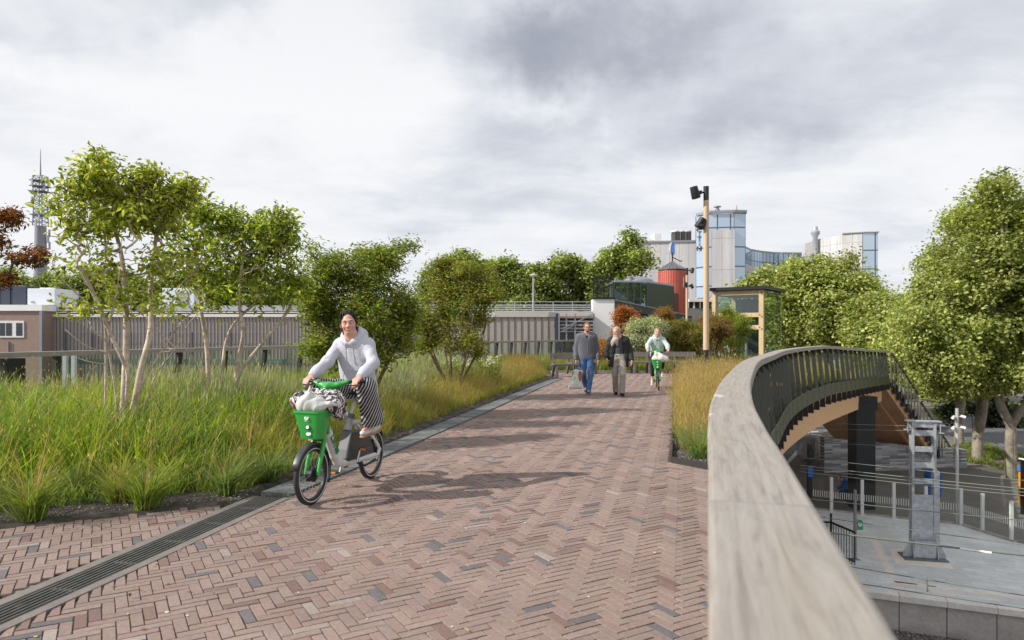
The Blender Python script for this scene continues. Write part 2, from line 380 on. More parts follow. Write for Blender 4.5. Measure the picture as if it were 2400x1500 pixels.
# joint sand under the bricks, one grid that also carries the soil of the beds
def soil():
    xs = np.arange(-15, 18.4, 0.14); ys = np.arange(-4, 46, 0.14)
    X, Y = np.meshgrid(xs, ys, indexing='ij'); ny = len(ys)
    inp = inpoly(X, Y, PATHP) | inpoly(X, Y, TRI)
    # inside deck
    DK = [tuple(p) for p in offs(LR, -0.15)] + [(16, 46)] + [tuple(p) for p in offs(RR, 0.13)[::-1]]
    ind = inpoly(X, Y, DK)
    band = inpoly(X, Y, [tuple(p) for p in offs(EDGE, -.02)]+[tuple(p) for p in offs(EDGE, .34)[::-1]])
    Z = np.where(inp, -0.012, np.where(band, -0.09, 0.0+rng.random(X.shape)*0.03))+deck_z(X)
    V = np.stack([X, Y, Z], -1).reshape(-1, 3)
    i, j = np.meshgrid(np.arange(len(xs)-1), np.arange(ny-1), indexing='ij')
    F = np.stack([i*ny+j, (i+1)*ny+j, (i+1)*ny+j+1, i*ny+j+1], -1)
    ok = ind[:-1, :-1] & ind[1:, :-1] & ind[1:, 1:] & ind[:-1, 1:]
    ip = inp[:-1, :-1] & inp[1:, :-1] & inp[1:, 1:] & inp[:-1, 1:]
    a = npmesh('planting_bed', V, F[ok & ~ip].reshape(-1), 4); b = npmesh('path_joints', V, F[ok & ip].reshape(-1), 4)
    m1 = mat('bed_soil', (0.055, 0.042, 0.034), 0.95, var=(9, 0.45), bump=(60, 1.0), col2=(0.10, 0.085, 0.075, 1), fine=(120, .4))
    tag(link('planting_bed', a, m1), kind='structure')
    tag(link('path', b, mat('joint_sand', (0.20, 0.165, 0.142), 0.95, var=(20, 0.4))), kind='structure')
    # pebbles and mulch chips lying on the bare rim of the beds
    pb = []
    for _ in range(5200):
        k = rng.random()
        if k < 0.6:
            q = EDGE[rng.integers(60, 160)]; t = 0.36+abs(rng.normal(0, 0.35)); p = (q[0]-t, q[1]+t*0.22)
        elif k < 0.85:
            t = rng.random(); p = (-6.2+t*3.7, 4.65+t*1.65+abs(rng.normal(0, .22)))
        else:
            p = (1.95+rng.random()*.9, 7.95+rng.random()*.9)
        if inpoly(np.array([p[0]]), np.array([p[1]]), PATHP)[0] or inpoly(np.array([p[0]]), np.array([p[1]]), TRI)[0]: continue
        pb.append((p[0], p[1], 0.028))
    pb = np.array(pb); n = len(pb); s = rng.uniform(0.003, 0.009, n)
    oc = np.array([(1, 0, 0), (-1, 0, 0), (0, 1, 0), (0, -1, 0), (0, 0, .7), (0, 0, -.7)])
    V = pb[:, None]+oc[None]*s[:, None, None]*rng.uniform(.6, 1.4, (n, 6, 1))
    f = np.array([(0, 2, 4), (2, 1, 4), (1, 3, 4), (3, 0, 4), (2, 0, 5), (1, 2, 5), (3, 1, 5), (0, 3, 5)])
    F = (np.arange(n)*6)[:, None, None]+f[None]
    cc = np.array([(0.30, .27, .24), (.12, .09, .07), (.42, .40, .37), (.18, .13, .10)])[rng.integers(0, 4, n)]
    tag(link('mulch_gravel', npmesh('mulch_gravel', V.reshape(-1, 3), F.reshape(-1), 3, np.repeat(cc[:, None], 6, 1).reshape(-1, 3)), mat('mulch', attr=True, rough=.9)),
        'loose pebbles and bark chips on the bare rim of the planting beds', 'gravel', kind='stuff')
soil()
# ---- edging slabs and drain channel along the left side of the path
def edging():
    e = EDGE[EDGE[:, 1] >= 6.52]; o = offs(EDGE, 0.34)[EDGE[:, 1] >= 6.52]
    strip('kerb', e, o, 0.006, mat('edging_stone', (0.16, 0.168, 0.165), 0.8, var=(3, 0.3), fine=(50, .2)), thick=0.05)['kind'] = 'structure'
    # joints: thin dark gaps
    g = MB(); d = np.r_[0, np.cumsum(np.linalg.norm(np.diff(e, axis=0), axis=1))]
    for t in np.arange(0.3, d[-1], 0.5):
        a = [np.interp(t, d, e[:, k]) for k in (0, 1)]; b = [np.interp(t, d, o[:, k]) for k in (0, 1)]
        g.bar((a[0], a[1], .0075), (b[0], b[1], .0075), .006, .003)
    g.build('kerb_joints', mat('dark_joint', (.06, .06, .06), .9))['kind'] = 'structure'
    e1 = EDGE[EDGE[:, 1] < 6.56]; 
    lite = mat('mortar_border', (0.19, 0.165, 0.147), .85, var=(6, .18), fine=(60, .12))
    strip('kerb', offs(e1, -0.07), offs(e1, 0.0), 0.005, lite, thick=.03)['kind'] = 'structure'
    strip('kerb', offs(e1, 0.25), offs(e1, 0.33), 0.005, lite, thick=.03)['kind'] = 'structure'
    dr = empty('drain_channel', (-2.7, 3.8, 0), label='long slotted steel drain channel set in the brick path beside the grass bed', cat='drain channel')
    Mi = Matrix.Translation(Vector((2.7, -3.8, 0)))
    a = strip('channel_tray', offs(e1, 0.002), offs(e1, 0.248), -0.055, mat('drain_dark', (.010, .010, .010), .9), dr); a.data.transform(Mi)
    gm = mat('drain_steel', (0.24, 0.232, 0.20), .55, .2, var=(9, .25))
    mb = MB()
    for k in range(7):
        q = offs(e1, 0.016+k*0.0365)
        mb.tube([(x, y, -0.003) for x, y in q[::2]], .0068, 4, sq=.8)
    d = np.r_[0, np.cumsum(np.linalg.norm(np.diff(e1, axis=0), axis=1))]; o1 = offs(e1, .25)
    for t in np.arange(0.25, d[-1], .5):
        a = [np.interp(t, d, e1[:, k]) for k in (0, 1)]; b = [np.interp(t, d, o1[:, k]) for k in (0, 1)]
        mb.bar((a[0], a[1], -.016), (b[0], b[1], -.016), .012, .012)
    g = mb.build('grating', gm, dr); g.data.transform(Mi)
    # thin steel edge of right-hand bed and kerb behind the benches
    m = MB(); pts = [(2.25, 7.8), (1.92, 8.22)]+RBED[1:6]
    for p, q in zip(pts[:-1], pts[1:]): m.bar((p[0], p[1], 0.03), (q[0], q[1], 0.03), .012, .09)
    pts = [(1.55, 25.4), (1.62, 27.45), (7.9, 27.65), (10.5, 29.05)]
    m.build('bed_edging', mat('edge_steel', (.05, .045, .042), .6, .4))['kind'] = 'structure'
    m = MB()
    for p, q in zip(pts[:-1], pts[1:]): m.bar((p[0], p[1], 0.02), (q[0], q[1], 0.02), .16, .12)
    m.build('kerb', mat('edging_stone2', (0.23, 0.22, 0.20), 0.8, var=(3, 0.2)))['kind'] = 'structure'
edging()

# ================================================================ bridge with railings
def railings():
    wood = bpy.data.materials.new('weathered_timber'); wood.use_nodes = True; t = NT(wood.node_tree); p = t.n['Principled BSDF']
    a = t.n.new('ShaderNodeUVMap'); uv = a.outputs[0]
    g1 = t.noise(t.mapv(uv, scale=(3.2, 34, 1)), 1.6, 9, .68, .7); g2 = t.noise(t.mapv(uv, scale=(.8, 9, 1)), 1.4, 6, .6, .5); g3 = t.noise(t.mapv(uv, scale=(3.5, 10, 1)), 2.2, 5, .6, .6)
    c = t.ramp(g1, [(.28, (.19, .165, .138)), (.48, (.305, .277, .245)), (.72, (.385, .358, .328))])
    c = t.mix(t.ramp(g2, [(.42, (0, 0, 0)), (.72, (.55, .55, .55))]), c, (.33, .275, .205))
    c = t.mix(t.ramp(g3, [(.56, (0, 0, 0)), (.72, (.7, .7, .7))]), c, (.19, .185, .18))
    c = t.mix(t.ramp(t.noise(t.mapv(uv, (3, 7, 0), scale=(6, 6, 1)), 1.0, 3, .5), [(.70, (0, 0, 0)), (.76, (.8, .8, .8))]), c, (.62, .60, .57))
    t.l.new(c, p.inputs['Base Color']); p.inputs['Roughness'].default_value = .82
    b = t.n.new('ShaderNodeBump'); b.inputs['Strength'].default_value = .35; b.inputs['Distance'].default_value = .004
    t.l.new(g1, b.inputs['Height']); t.l.new(b.outputs[0], p.inputs['Normal'])
    glass = glass_mat('rail_glass', (0.90, 0.95, 0.90), .28, .01)
    olive = mat('olive_fascia', (0.075, 0.082, 0.038), .5, .15, var=(2, .1)); studm = mat('bolt_heads', (.5, .5, .5), .4, .8)
    org = mat('glulam', (0.66, 0.40, 0.20), .6, var=(5, .18), bump=(8, .1), stretch=(1, 1, 6), fine=(18, .1))
    def handrail(line, zf, width, thick, parent, seg):
        # separate boards with butt joints
        n = len(line); d = np.r_[0, np.cumsum(np.linalg.norm(np.diff(line, axis=0), axis=1))]; s = 0
        while s < d[-1]-.05:
            e = min(s+seg, d[-1]); u = np.linspace(s+.002, e-.002, max(4, int((e-s)/.12)))
            c = np.stack([np.interp(u, d, line[:, k]) for k in (0, 1)], 1)
            tt = np.gradient(c, axis=0); tt /= np.linalg.norm(tt, axis=1)[:, None]; nn = np.stack([-tt[:, 1], tt[:, 0]], 1)
            w2 = width/2; bv = .012; prof = [(-w2+bv, 0), (w2-bv, 0), (w2-bv*.3, -bv*.3), (w2, -bv), (w2, -thick), (-w2, -thick), (-w2, -bv), (-w2+bv*.3, -bv*.3)]
            V = []; m = len(prof); zt = zf(c[:, 0])
            for x, z in prof: V.append(np.c_[c+nn*x, zt+z])
            V = np.stack(V, 1).reshape(-1, 3); F = []; L = len(c)
            for i in range(L-1):
                for k in range(m): F.append((i*m+k, i*m+(k+1) % m, (i+1)*m+(k+1) % m, (i+1)*m+k))
            me = bpy.data.meshes.new('handrail'); F += [tuple(range(m))[::-1], tuple((L-1)*m+k for k in range(m))]
            me.from_pydata(V.tolist(), [], F); uvl = me.uv_layers.new(name='UVMap'); jit = rng.random()*7
            per = np.array([0, .18, .19, .2, .28, .46, .54, .55]); 
            for lp in me.loops:
                i, k = divmod(lp.vertex_index, m); uvl.data[lp.index].uv = (u[i]*.55+jit, per[k]*1.0+jit)
            bm = bmesh.new(); bm.from_mesh(me); bmesh.ops.recalc_face_normals(bm, faces=bm.faces); bm.to_mesh(me); bm.free()
            link('handrail', me, wood, parent); s = e
    def rail(line, total, side, parent, sp, start, end, width, fascia, flip, bt=.024):
        """side=+1: outside is to the left of travel"""
        d = np.r_[0, np.cumsum(np.linalg.norm(np.diff(line, axis=0), axis=1))]
        proto = None
        pos = []
        for s in np.arange(start, end, sp):
            i = np.searchsorted(d, s); i = min(max(i, 1), len(line)-1); c = np.array([np.interp(s, d, line[:, k]) for k in (0, 1)]); t = line[i]-line[i-1]; t = t/np.linalg.norm(t)
            pos.append((c, t, s))
        for c, t, s in pos:
            z0 = float(deck_z(c[0]))
            ang = math.atan2(t[1], t[0])
            if proto is None:
                m = MB()  # board in local frame: x along the rail, y outwards
                yo = .10
                prof = [(-.045, 1.11), (.055, 1.11), (yo+.075, .0), (yo+.09, -.58), (yo-.06, -.58), (yo-.03, -.02)]
                v = [(-bt, y, z) for y, z in prof]+[(bt, y, z) for y, z in prof]; n = len(prof)
                m.add(v, [tuple(range(n))[::-1], tuple(range(n, 2*n))]+[(i, (i+1) % n, n+(i+1) % n, n+i) for i in range(n)])
                proto = o = m.build('post', M_bwood, parent)
            else:
                o = proto.copy(); COL.objects.link(o); o.parent = parent
            o.location = (c[0], c[1], z0); o.rotation_euler = (0, 0, ang if side > 0 else ang+math.pi)
        # glass and fascia panel between each pair of posts
        for (c, t, s), (c2, t2, s2) in zip(pos[:-1], pos[1:]):
            n1 = np.array([-t[1], t[0]])*side; n2 = np.array([-t2[1], t2[0]])*side; z0 = float(deck_z(c[0])); z1 = float(deck_z(c2[0]))
            e = (c2-c)/np.linalg.norm(c2-c)*.03
            def pt(cc, nn, off, z): return (cc[0]+nn[0]*off, cc[1]+nn[1]*off, z)
            a = MB(); a.add([pt(c+e, n1, .09, z0+.02), pt(c2-e, n2, .09, z1+.02), pt(c2-e, n2, .01, z1+1.09), pt(c+e, n1, .01, z0+1.09),
                             pt(c+e, n1, .10, z0+.02), pt(c2-e, n2, .10, z1+.02), pt(c2-e, n2, .02, z1+1.09), pt(c+e, n1, .02, z0+1.09)],
                            [(0, 1, 2, 3), (7, 6, 5, 4), (0, 4, 5, 1), (3, 2, 6, 7), (0, 3, 7, 4), (1, 5, 6, 2)])
            a.build('glass_panel', glass, parent)
            if fascia:
                a = MB(); a.add([pt(c+e*.6, n1, .165, z0-.30), pt(c2-e*.6, n2, .165, z1-.30), pt(c2-e*.6, n2, .155, z1+.05), pt(c+e*.6, n1, .155, z0+.05),
                                 pt(c+e*.6, n1, .18, z0-.30), pt(c2-e*.6, n2, .18, z1-.30), pt(c2-e*.6, n2, .17, z1+.05), pt(c+e*.6, n1, .17, z0+.05)],
                                [(0, 1, 2, 3), (7, 6, 5, 4), (0, 4, 5, 1), (3, 2, 6, 7), (0, 3, 7, 4), (1, 5, 6, 2)])
                for dzz in (-.22, -.02):
                    b3 = Vector(pt(c+e*.2, n1, .20, z0+dzz)); a.box(b3, (.014, .014, .014))
                a.build('fascia_panel', olive, parent)
        return pos
    r1 = empty('bridge_railing', (RR[200][0], RR[200][1], 0), label='curving railing on the right with a broad weathered timber handrail, black posts and olive panels', cat='railing')
    r2 = empty('bridge_railing', (LR[100][0], LR[100][1], 0), label='long straight railing on the left behind the tall grass with glass panels and black posts', cat='railing')
    zfun = lambda x: 1.20+deck_z(x)
    handrail(RR, zfun, .212, .085, r1, 3.1); handrail(LR, zfun, .20, .10, r2, 5.2)
    rail(RR, RRL, -1, r1, .93, 7.2, RRL, .2, True, False)
    # the thick joint post of the left rail, then regular ones
    rail(LR, LRL, 1, r2, 1.56, 12.95, LRL-.5, .2, False, False, .055)
    c0 = P(30, 870, 13.0); m = MB(); m.box((c0.x, c0.y, .52), (.34, .22, 1.14), rz=1.2); m.build('end_post', M_black, r2, bevel=.01).location = (0, 0, 0)
    for r in (r1, r2):
        L = r.location.copy()
        for ch in r.children: ch.location = Vector(ch.location)-L
    # fixed deck parts
    fb = empty('footbridge', (6, 16, 0), label='timber footbridge deck on laminated beams and a black column, curving over the railway', cat='bridge')
    kids = []
    # slab
    ri = offs(RR, .06); li = offs(LR, -.06)
    m1 = strip('deck_slab', np.array([[np.interp(s, np.linspace(0, 1, len(ri)), ri[:, k]) for k in (0, 1)] for s in np.linspace(0, 1, 120)]),
               np.array([[np.interp(s, np.linspace(0, 1, len(li)), li[:, k]) for k in (0, 1)] for s in np.linspace(0, 1, 120)]), -.115, org, fb, thick=.18, zf=deck_z); kids.append(m1)
    # laminated edge girder, recessed, deepest at mid length
    RO = offs(RR, .85); n = len(RO); d = np.linspace(0, 1, n)
    sel = np.arange(60, n, 6)
    for off, nm in ((.20, 'glulam_beam'), (5.0, 'glulam_beam')):
        q = offs(RR, off)[sel]; q2 = offs(RR, off+.30)[sel]; dz = deck_z(q[:, 0]); u = np.linspace(0, 1, len(sel))
        dep = .92+.45*(1-u)**1.2
        V = np.concatenate([np.c_[q, dz-.24], np.c_[q, dz-.24-dep], np.c_[q2, dz-.24-dep], np.c_[q2, dz-.24]]); N = len(sel); i = np.arange(N-1)
        F = np.concatenate([np.stack([i+a*N, i+1+a*N, i+1+((a+1) % 4)*N, i+((a+1) % 4)*N], 1) for a in range(4)]+[[[0, N, 2*N, 3*N]], [[N-1, 4*N-1, 3*N-1, 2*N-1]]])
        o = link(nm, npmesh(nm, V, F, 4), org, fb); kids.append(o)
    # black column with its crosshead
    c = P(2019, 1000, 27.5)
    m = MB(); m.box((c.x, c.y, (-5.45-1.2)/2), (.78, .7, 4.25)); kids.append(m.build('column', M_black, fb, bevel=.02))
    m = MB(); m.prism([(-4.6, -.95), (.5, -.95), (.5, -1.5), (-.6, -1.6), (-4.6, -1.05)], -.3, .3, Matrix.Translation(Vector((c.x, c.y+.02, .0))) @ Matrix.Rotation(R(90), 4, 'X')); kids.append(m.build('crosshead', M_black, fb))
    for k in kids: k.data.transform(Matrix.Translation(-Vector((6, 16, 0))))
    return wood, glass, olive, org
M_wood, M_rglass, M_olive, M_glulam = railings()
# ---- staircase going down from the far corner
def stairs():
    T = Vector((17.7, 32.1, -.45)); B = Vector((23.1, 36.2, -5.35)); st = empty('bridge_staircase', (T.x, T.y, -5.45), label='long outdoor staircase with black treads and orange timber soffit at the end of the bridge', cat='staircase')
    L0 = st.location; d = (B-T); h = Vector((d.x, d.y, 0)).normalized(); lat = Vector((-h.y, h.x, 0)); wid = 5.2
    m = MB(); n = 30
    for i in range(n):
        a = T+d*(i/n)-L0; b = T+d*((i+1)/n)-L0
        m.box((a+b)/2+lat*(wid/2+.1)+Vector((0, 0, .02)), ((Vector((b.x-a.x, b.y-a.y, 0))).length+.03, wid, .06), rz=math.atan2(h.y, h.x))
    m.build('treads', M_bwood, st)
    m = MB()                                     # zig-zag black brackets on the outside
    for i in range(0, n, 2):
        a = T+d*((i+.5)/n)-L0-lat*.05; m.box(a+Vector((0, 0, -.22)), (.30, .07, .42), rz=math.atan2(h.y, h.x))
    m.build('brackets', M_bwood, st)
    for off in (0.15, .9):
        m = MB(); m.bar(T-L0+lat*off+Vector((0, 0, -.42-off*.1)), B-L0+lat*off+Vector((0, 0, -.40)), .14, .34); m.build('stringer', M_glulam, st)
    m = MB(); a = T-L0+lat*.2+Vector((0, 0, -.62)); b = B-L0+lat*.2+Vector((0, 0, -.3)); c = b+lat*5.0; e = a+lat*5.0
    q = Vector((0, 0, .08)); m.add([a, b, c, e, a+q, b+q, c+q, e+q], [(0, 1, 2, 3), (7, 6, 5, 4), (0, 4, 5, 1), (1, 5, 6, 2), (2, 6, 7, 3), (3, 7, 4, 0)]); m.build('soffit', mat('plywood', (.66, .40, .22), .6, var=(.9, .16), fine=(6, .08)), st)
    # railing in three stepped runs
    for k, (t0, t1) in enumerate([(0, .42), (.46, .70), (.74, 1.0)]):
        p0 = T+d*t0-L0-lat*.12; p1 = T+d*t1-L0-lat*.12; z = Vector((0, 0, 1.15 if k == 0 else .95))
        r = MB(); r.bar(p0+z, p1+z*.98, .10, .06); r.build('handrail', mat('stair_rail', (.20, .165, .115), .7, var=(6, .25)), st)
        r = MB(); nn = max(4, int((p1-p0).length/.42))
        for j in range(nn+1):
            p = p0+(p1-p0)*(j/nn); r.bar(p-Vector((0, 0, .28)), p+z, .05, .05)
        r.build('balusters', mat('stair_post', (.12, .10, .075), .7, var=(6, .25)), st)
        r = MB(); r.add([p0, p1, p1+z*.95, p0+z*.95], [(0, 1, 2, 3)]); o = r.build('glass_panel', M_rglass, st); so = o.modifiers.new('t', 'SOLIDIFY'); so.thickness = .01
stairs()
# ================================================================ vegetation
def leafmat(name, rough=.42, trans=.42, bump=None): return mat(name, attr=True, rough=rough, trans=trans, spec=.35)
def pal_pick(pal, n, wts=None, jit=.12):
    pal = np.array(pal, float); k = rng.choice(len(pal), n, p=None if wts is None else np.array(wts)/np.sum(wts))
    return np.clip(pal[k]*(1+rng.normal(0, jit, (n, 1)))*(1+rng.normal(0, jit*.25, (n, 3))), .002, 1)
def blades(base, h, w, az, lean, col, curl=.5, tipcol=None):
    """curved tapering grass blades: base (n,3), height, width, azimuth of lean, lean amount 0..1"""
    n = len(base); ts = np.array([0, .38, .72, 1.0]); V = np.zeros((n, 7, 3)); C = np.zeros((n, 7, 3))
    dx, dy = np.cos(az), np.sin(az); tw = az+np.pi/2+rng.normal(0, .9, n); sx, sy = np.cos(tw), np.sin(tw)
    for i, t in enumerate(ts):
        out = h*lean*(t**(1+curl)); zz = h*(t-(lean*.55)*t**2.2)
        wd = w*(1, .9, .62, 0)[i]
        cx = base[:, 0]+dx*out; cy = base[:, 1]+dy*out; cz = base[:, 2]+zz
        cc = col if tipcol is None else col*(1-t**2)[..., None] + tipcol*(t**2) if False else (col if tipcol is None else col*(1-t**1.5)+tipcol*(t**1.5))
        if i < 3:
            V[:, 2*i, 0] = cx-sx*wd/2; V[:, 2*i, 1] = cy-sy*wd/2; V[:, 2*i, 2] = cz
            V[:, 2*i+1, 0] = cx+sx*wd/2; V[:, 2*i+1, 1] = cy+sy*wd/2; V[:, 2*i+1, 2] = cz
            C[:, 2*i] = cc; C[:, 2*i+1] = cc
        else:
            V[:, 6, 0] = cx; V[:, 6, 1] = cy; V[:, 6, 2] = cz; C[:, 6] = cc
    b = (np.arange(n)*7)[:, None]
    F = np.concatenate([b+np.array([0, 1, 3, 2]), b+np.array([2, 3, 5, 4]), b+np.array([4, 5, 6])], 1).reshape(-1)
    return V.reshape(-1, 3), F, np.tile([4, 4, 3], n), C.reshape(-1, 3)
def heads(pos, ln, wd, az, lean, col):
    """slim seed heads: 3-sided spindles"""
    n = len(pos); V = np.zeros((n, 8, 3)); dx = np.cos(az)*lean; dy = np.sin(az)*lean; dz = np.sqrt(np.maximum(.05, 1-lean**2))
    for k, (t, r) in enumerate([(0, 0), (.35, 1), (.7, .7)]):
        if k == 0: V[:, 0] = pos
        else:
            for j in range(3):
                a = 2*np.pi*j/3; V[:, 1+(k-1)*3+j, 0] = pos[:, 0]+dx*ln*t+wd/2*r*math.cos(a); V[:, 1+(k-1)*3+j, 1] = pos[:, 1]+dy*ln*t+wd/2*r*math.sin(a); V[:, 1+(k-1)*3+j, 2] = pos[:, 2]+dz*ln*t
    V[:, 7, 0] = pos[:, 0]+dx*ln; V[:, 7, 1] = pos[:, 1]+dy*ln; V[:, 7, 2] = pos[:, 2]+dz*ln
    b = (np.arange(n)*8)[:, None]
    tri = [(0, 2, 1), (0, 3, 2), (0, 1, 3), (7, 4, 5), (7, 5, 6), (7, 6, 4)]; quad = [(1, 2, 5, 4), (2, 3, 6, 5), (3, 1, 4, 6)]
    F = np.concatenate([b+np.array(q) for q in tri+quad], 1).reshape(-1)
    return V.reshape(-1, 3), F, np.tile([3]*6+[4]*3, n), np.repeat(col, 8, 0)
def join(parts):
    V = []; F = []; N = []; C = []; o = 0
    for v, f, n, c in parts: V.append(v); F.append(f+o); N.append(n); C.append(c); o += len(v)
    return np.concatenate(V), np.concatenate(F), np.concatenate(N), np.concatenate(C)
def stuff(name, parts, m, label, cat, kind='stuff'):
    v, f, n, c = join(parts); o = link(name, npmesh(name, v, f, n, c), m); return tag(o, label, cat, kind=kind)
GM = leafmat('grass_blades', .45, .42)
def tufts(cx, cy, r, nb, h, hs, w, lean, pal, wts=None, tip=None, curl=.5):
    """grass tufts at centres"""
    n = len(cx)*nb; ti = np.repeat(np.arange(len(cx)), nb); rr = np.abs(rng.normal(0, r, n)); a = rng.random(n)*2*np.pi
    base = np.stack([cx[ti]+rr*np.cos(a), cy[ti]+rr*np.sin(a), np.zeros(n)+.01+deck_z(cx[ti])], 1)
    hh = (h[ti] if isinstance(h, np.ndarray) else h)*np.clip(1+rng.normal(0, hs, n)-.25*rng.random(n), .3, 1.6)
    az = a+rng.normal(0, .5, n); az = np.where(rng.random(n) < .25, rng.normal(-.2, .6, n), az)   # a breeze from the left
    ln = np.clip(rng.normal(lean, .16, n)+rr/max(r, 1e-3)*.07, .03, .95)
    tc = pal_pick(pal, len(cx), wts, .16)
    col = tc[ti]*(1+rng.normal(0, .2, (n, 1))); tp = None
    if tip is not None:
        tp = np.array(tip)*(1+rng.normal(0, .15, (n, 1))); k = rng.random(n) < .55; tp[~k] = col[~k]
    return blades(base, hh, w*(.7+.6*rng.random(n)), az, ln, np.clip(col, .003, 1), curl, tp)
def scatter(poly, spacing, jit=.45, ymin=0, ymax=60, fn=None):
    xs = [p[0] for p in poly]; ys = [p[1] for p in poly]
    X, Y = np.meshgrid(np.arange(min(xs), max(xs), spacing), np.arange(max(min(ys), ymin), min(max(ys), ymax), spacing)); X = X.ravel(); Y = Y.ravel()
    X = X+rng.uniform(-jit, jit, len(X))*spacing; Y = Y+rng.uniform(-jit, jit, len(Y))*spacing
    k = inpoly(X, Y, poly) & (X > -Y*.83-1.0) & (X < Y*.83+1.5) & (Y > ymin) & (Y < ymax)
    if fn is not None: k &= fn(X, Y)
    return X[k], Y[k]
EO = offs(EDGE, .60)
LBED = [tuple(p) for p in EO if p[1] > 6.7]+[(1.2, 25.6), (1.3, 28.2), (-4, 28.2)]+[tuple(p) for p in offs(LR, -.45)[::-1] if 4 < p[1] < 28]+[(-11, 4.2), (-6.3, 4.95), (-4.2, 5.8), (-2.95, 6.5)]
def smooth(x): return np.clip(x, 0, 1)**2*(3-2*np.clip(x, 0, 1))
G1 = [(.20, .30, .022), (.28, .37, .030), (.12, .20, .022), (.36, .42, .05), (.08, .15, .035)]
G2 = [(.25, .29, .15), (.32, .35, .21), (.20, .26, .11), (.37, .39, .26)]
GO = [(.55, .42, .13), (.62, .48, .17), (.42, .38, .09), (.46, .31, .10), (.32, .35, .07)]
def edge_dist(X, Y):
    """distance from the path edge, measured to the left"""
    d = np.interp(Y, EDGE[:, 1], EDGE[:, 0])-X; f = np.interp(X, [-11, -6.3, -4.2, -2.95], [4.2, 4.9, 5.7, 6.4]); return np.minimum(d, np.where(Y < 9, (Y-f)*1.2+.35, 99))
TP_ = [(.20, .29, .05), (.15, .25, .06)]
# lush near grass
X, Y = scatter(LBED, .25, ymin=4.2, ymax=11.6)
D = edge_dist(X, Y); hN = .36+.52*smooth((D-.9)/1.2)+.12*np.sin(X*1.7+Y)*np.sin(Y*1.3); k = (D > .95)
hN = np.clip(hN, .3, 1.05)
stuff('tall_grass', [tufts(X[k], Y[k], .075, 54, hN[k]*1.06, .20, .0112, .50, G1, [3, 3, 3, 2, 3], None, .9), tufts(X[k][::3], Y[k][::3], .07, 26, hN[k][::3]*1.05, .15, .008, .3, [(.42, .46, .06), (.30, .38, .05)], None, (.52, .5, .14))], GM,
      'lush bright green ornamental grass filling the bed on the left in front of the railing', 'grass')
X2, Y2 = scatter(LBED, .17, ymin=4.2, ymax=9.5); D2 = edge_dist(X2, Y2); k2 = (D2 > .50) & (D2 < 1.15)
stuff('rim_grass', [tufts(X2[k2], Y2[k2], .05, 30, (.20+.26*smooth((D2-.5)/.6))[k2], .25, .0080, .62, TP_+G1[:2], None, (.36, .36, .09)), tufts(X2[k2][::4], Y2[k2][::4], .06, 5, .55, .2, .0036, .36, [(.46, .28, .10), (.50, .36, .14)], None, (.55, .42, .2))], GM, 'short arching grass at the front of the left bed, above the bare rim', 'grass')
# blue-green broad clump area at the very left and far behind the pale trunks
X, Y = scatter(LBED, .25, ymin=11.0, ymax=28.2); D = edge_dist(X, Y)
zone = np.sin(X*.9+1)+np.sin(Y*.55+X*.3)
kg = (D > 1.5); ks = (D > 1.2) & (zone <= .1) & (Y < 23)
stuff('meadow_grass', [tufts(X[kg], Y[kg], .10, 34, .52+.16*rng.random(kg.sum()), .16, .010, .32, G1, [2, 3, 1, 3, 1], (.28, .29, .07))], GM, 'mid green meadow grass further along the left bed', 'grass')
# straw stems with seed heads standing above the near grass
X7, Y7 = scatter(LBED, .42, ymin=4.2, ymax=12, fn=lambda x, y: (edge_dist(x, y) > .6) & (rng.random(x.shape) < .25+.75*smooth((-3.2-x)/2)))
sp7 = tufts(X7, Y7, .09, 9, .98+.15*rng.random(len(X7)), .16, .0046, .30, [(.42, .30, .12), (.50, .38, .16), (.34, .22, .09)], None, (.60, .46, .22)); v7 = sp7[0].reshape(-1, 7, 3)[:, 6]
stuff('straw_stems', [sp7, heads(v7-np.array([0, 0, .02]), np.full(len(v7), .045), np.full(len(v7), .013), rng.random(len(v7))*6, np.full(len(v7), .4), pal_pick([(.66, .54, .34), (.60, .46, .28)], len(v7)))], GM, 'straw-coloured stems with small seed heads rising from the near grass', 'grass')
# silver green airy grass
Xs, Ys = X[ks], Y[ks]; X2, Y2 = scatter(LBED, .27, ymin=8.6, ymax=13.5, fn=lambda x, y: (edge_dist(x, y) > 2.6)); Xs = np.r_[Xs, X2]; Ys = np.r_[Ys, Y2]
PXI = 1200+Xs/np.maximum(Ys, 1)*1600; hs_ = .54+.16*rng.random(len(Xs))+.30*np.exp(-((PXI-1000)/75)**2)+.22*np.exp(-((PXI-560)/130)**2)+.18*np.exp(-((PXI-380)/90)**2)
keep = (rng.random(len(Xs)) < .30+np.exp(-((PXI-1000)/90)**2)+.8*np.exp(-((PXI-560)/150)**2)); Xs, Ys, hs_ = Xs[keep], Ys[keep], hs_[keep]
fl = tufts(Xs, Ys, .09, 22, hs_*1.1, .13, .007, .16, G2, None, (.42, .42, .30)); v = fl[0].reshape(-1, 7, 3)[:, 6]; k = rng.random(len(v)) < .55; tp = v[k]-np.array([0, 0, .05])
hd = heads(tp, rng.uniform(.10, .2, len(tp)), rng.uniform(.010, .018, len(tp)), rng.normal(0, 1.2, len(tp)), np.full(len(tp), .18), pal_pick([(.54, .54, .42), (.64, .62, .52), (.42, .44, .32)], len(tp)))
stuff('silver_grass', [fl, hd], GM, 'pale silver-green feathery grass around the foot of the small trees', 'grass')
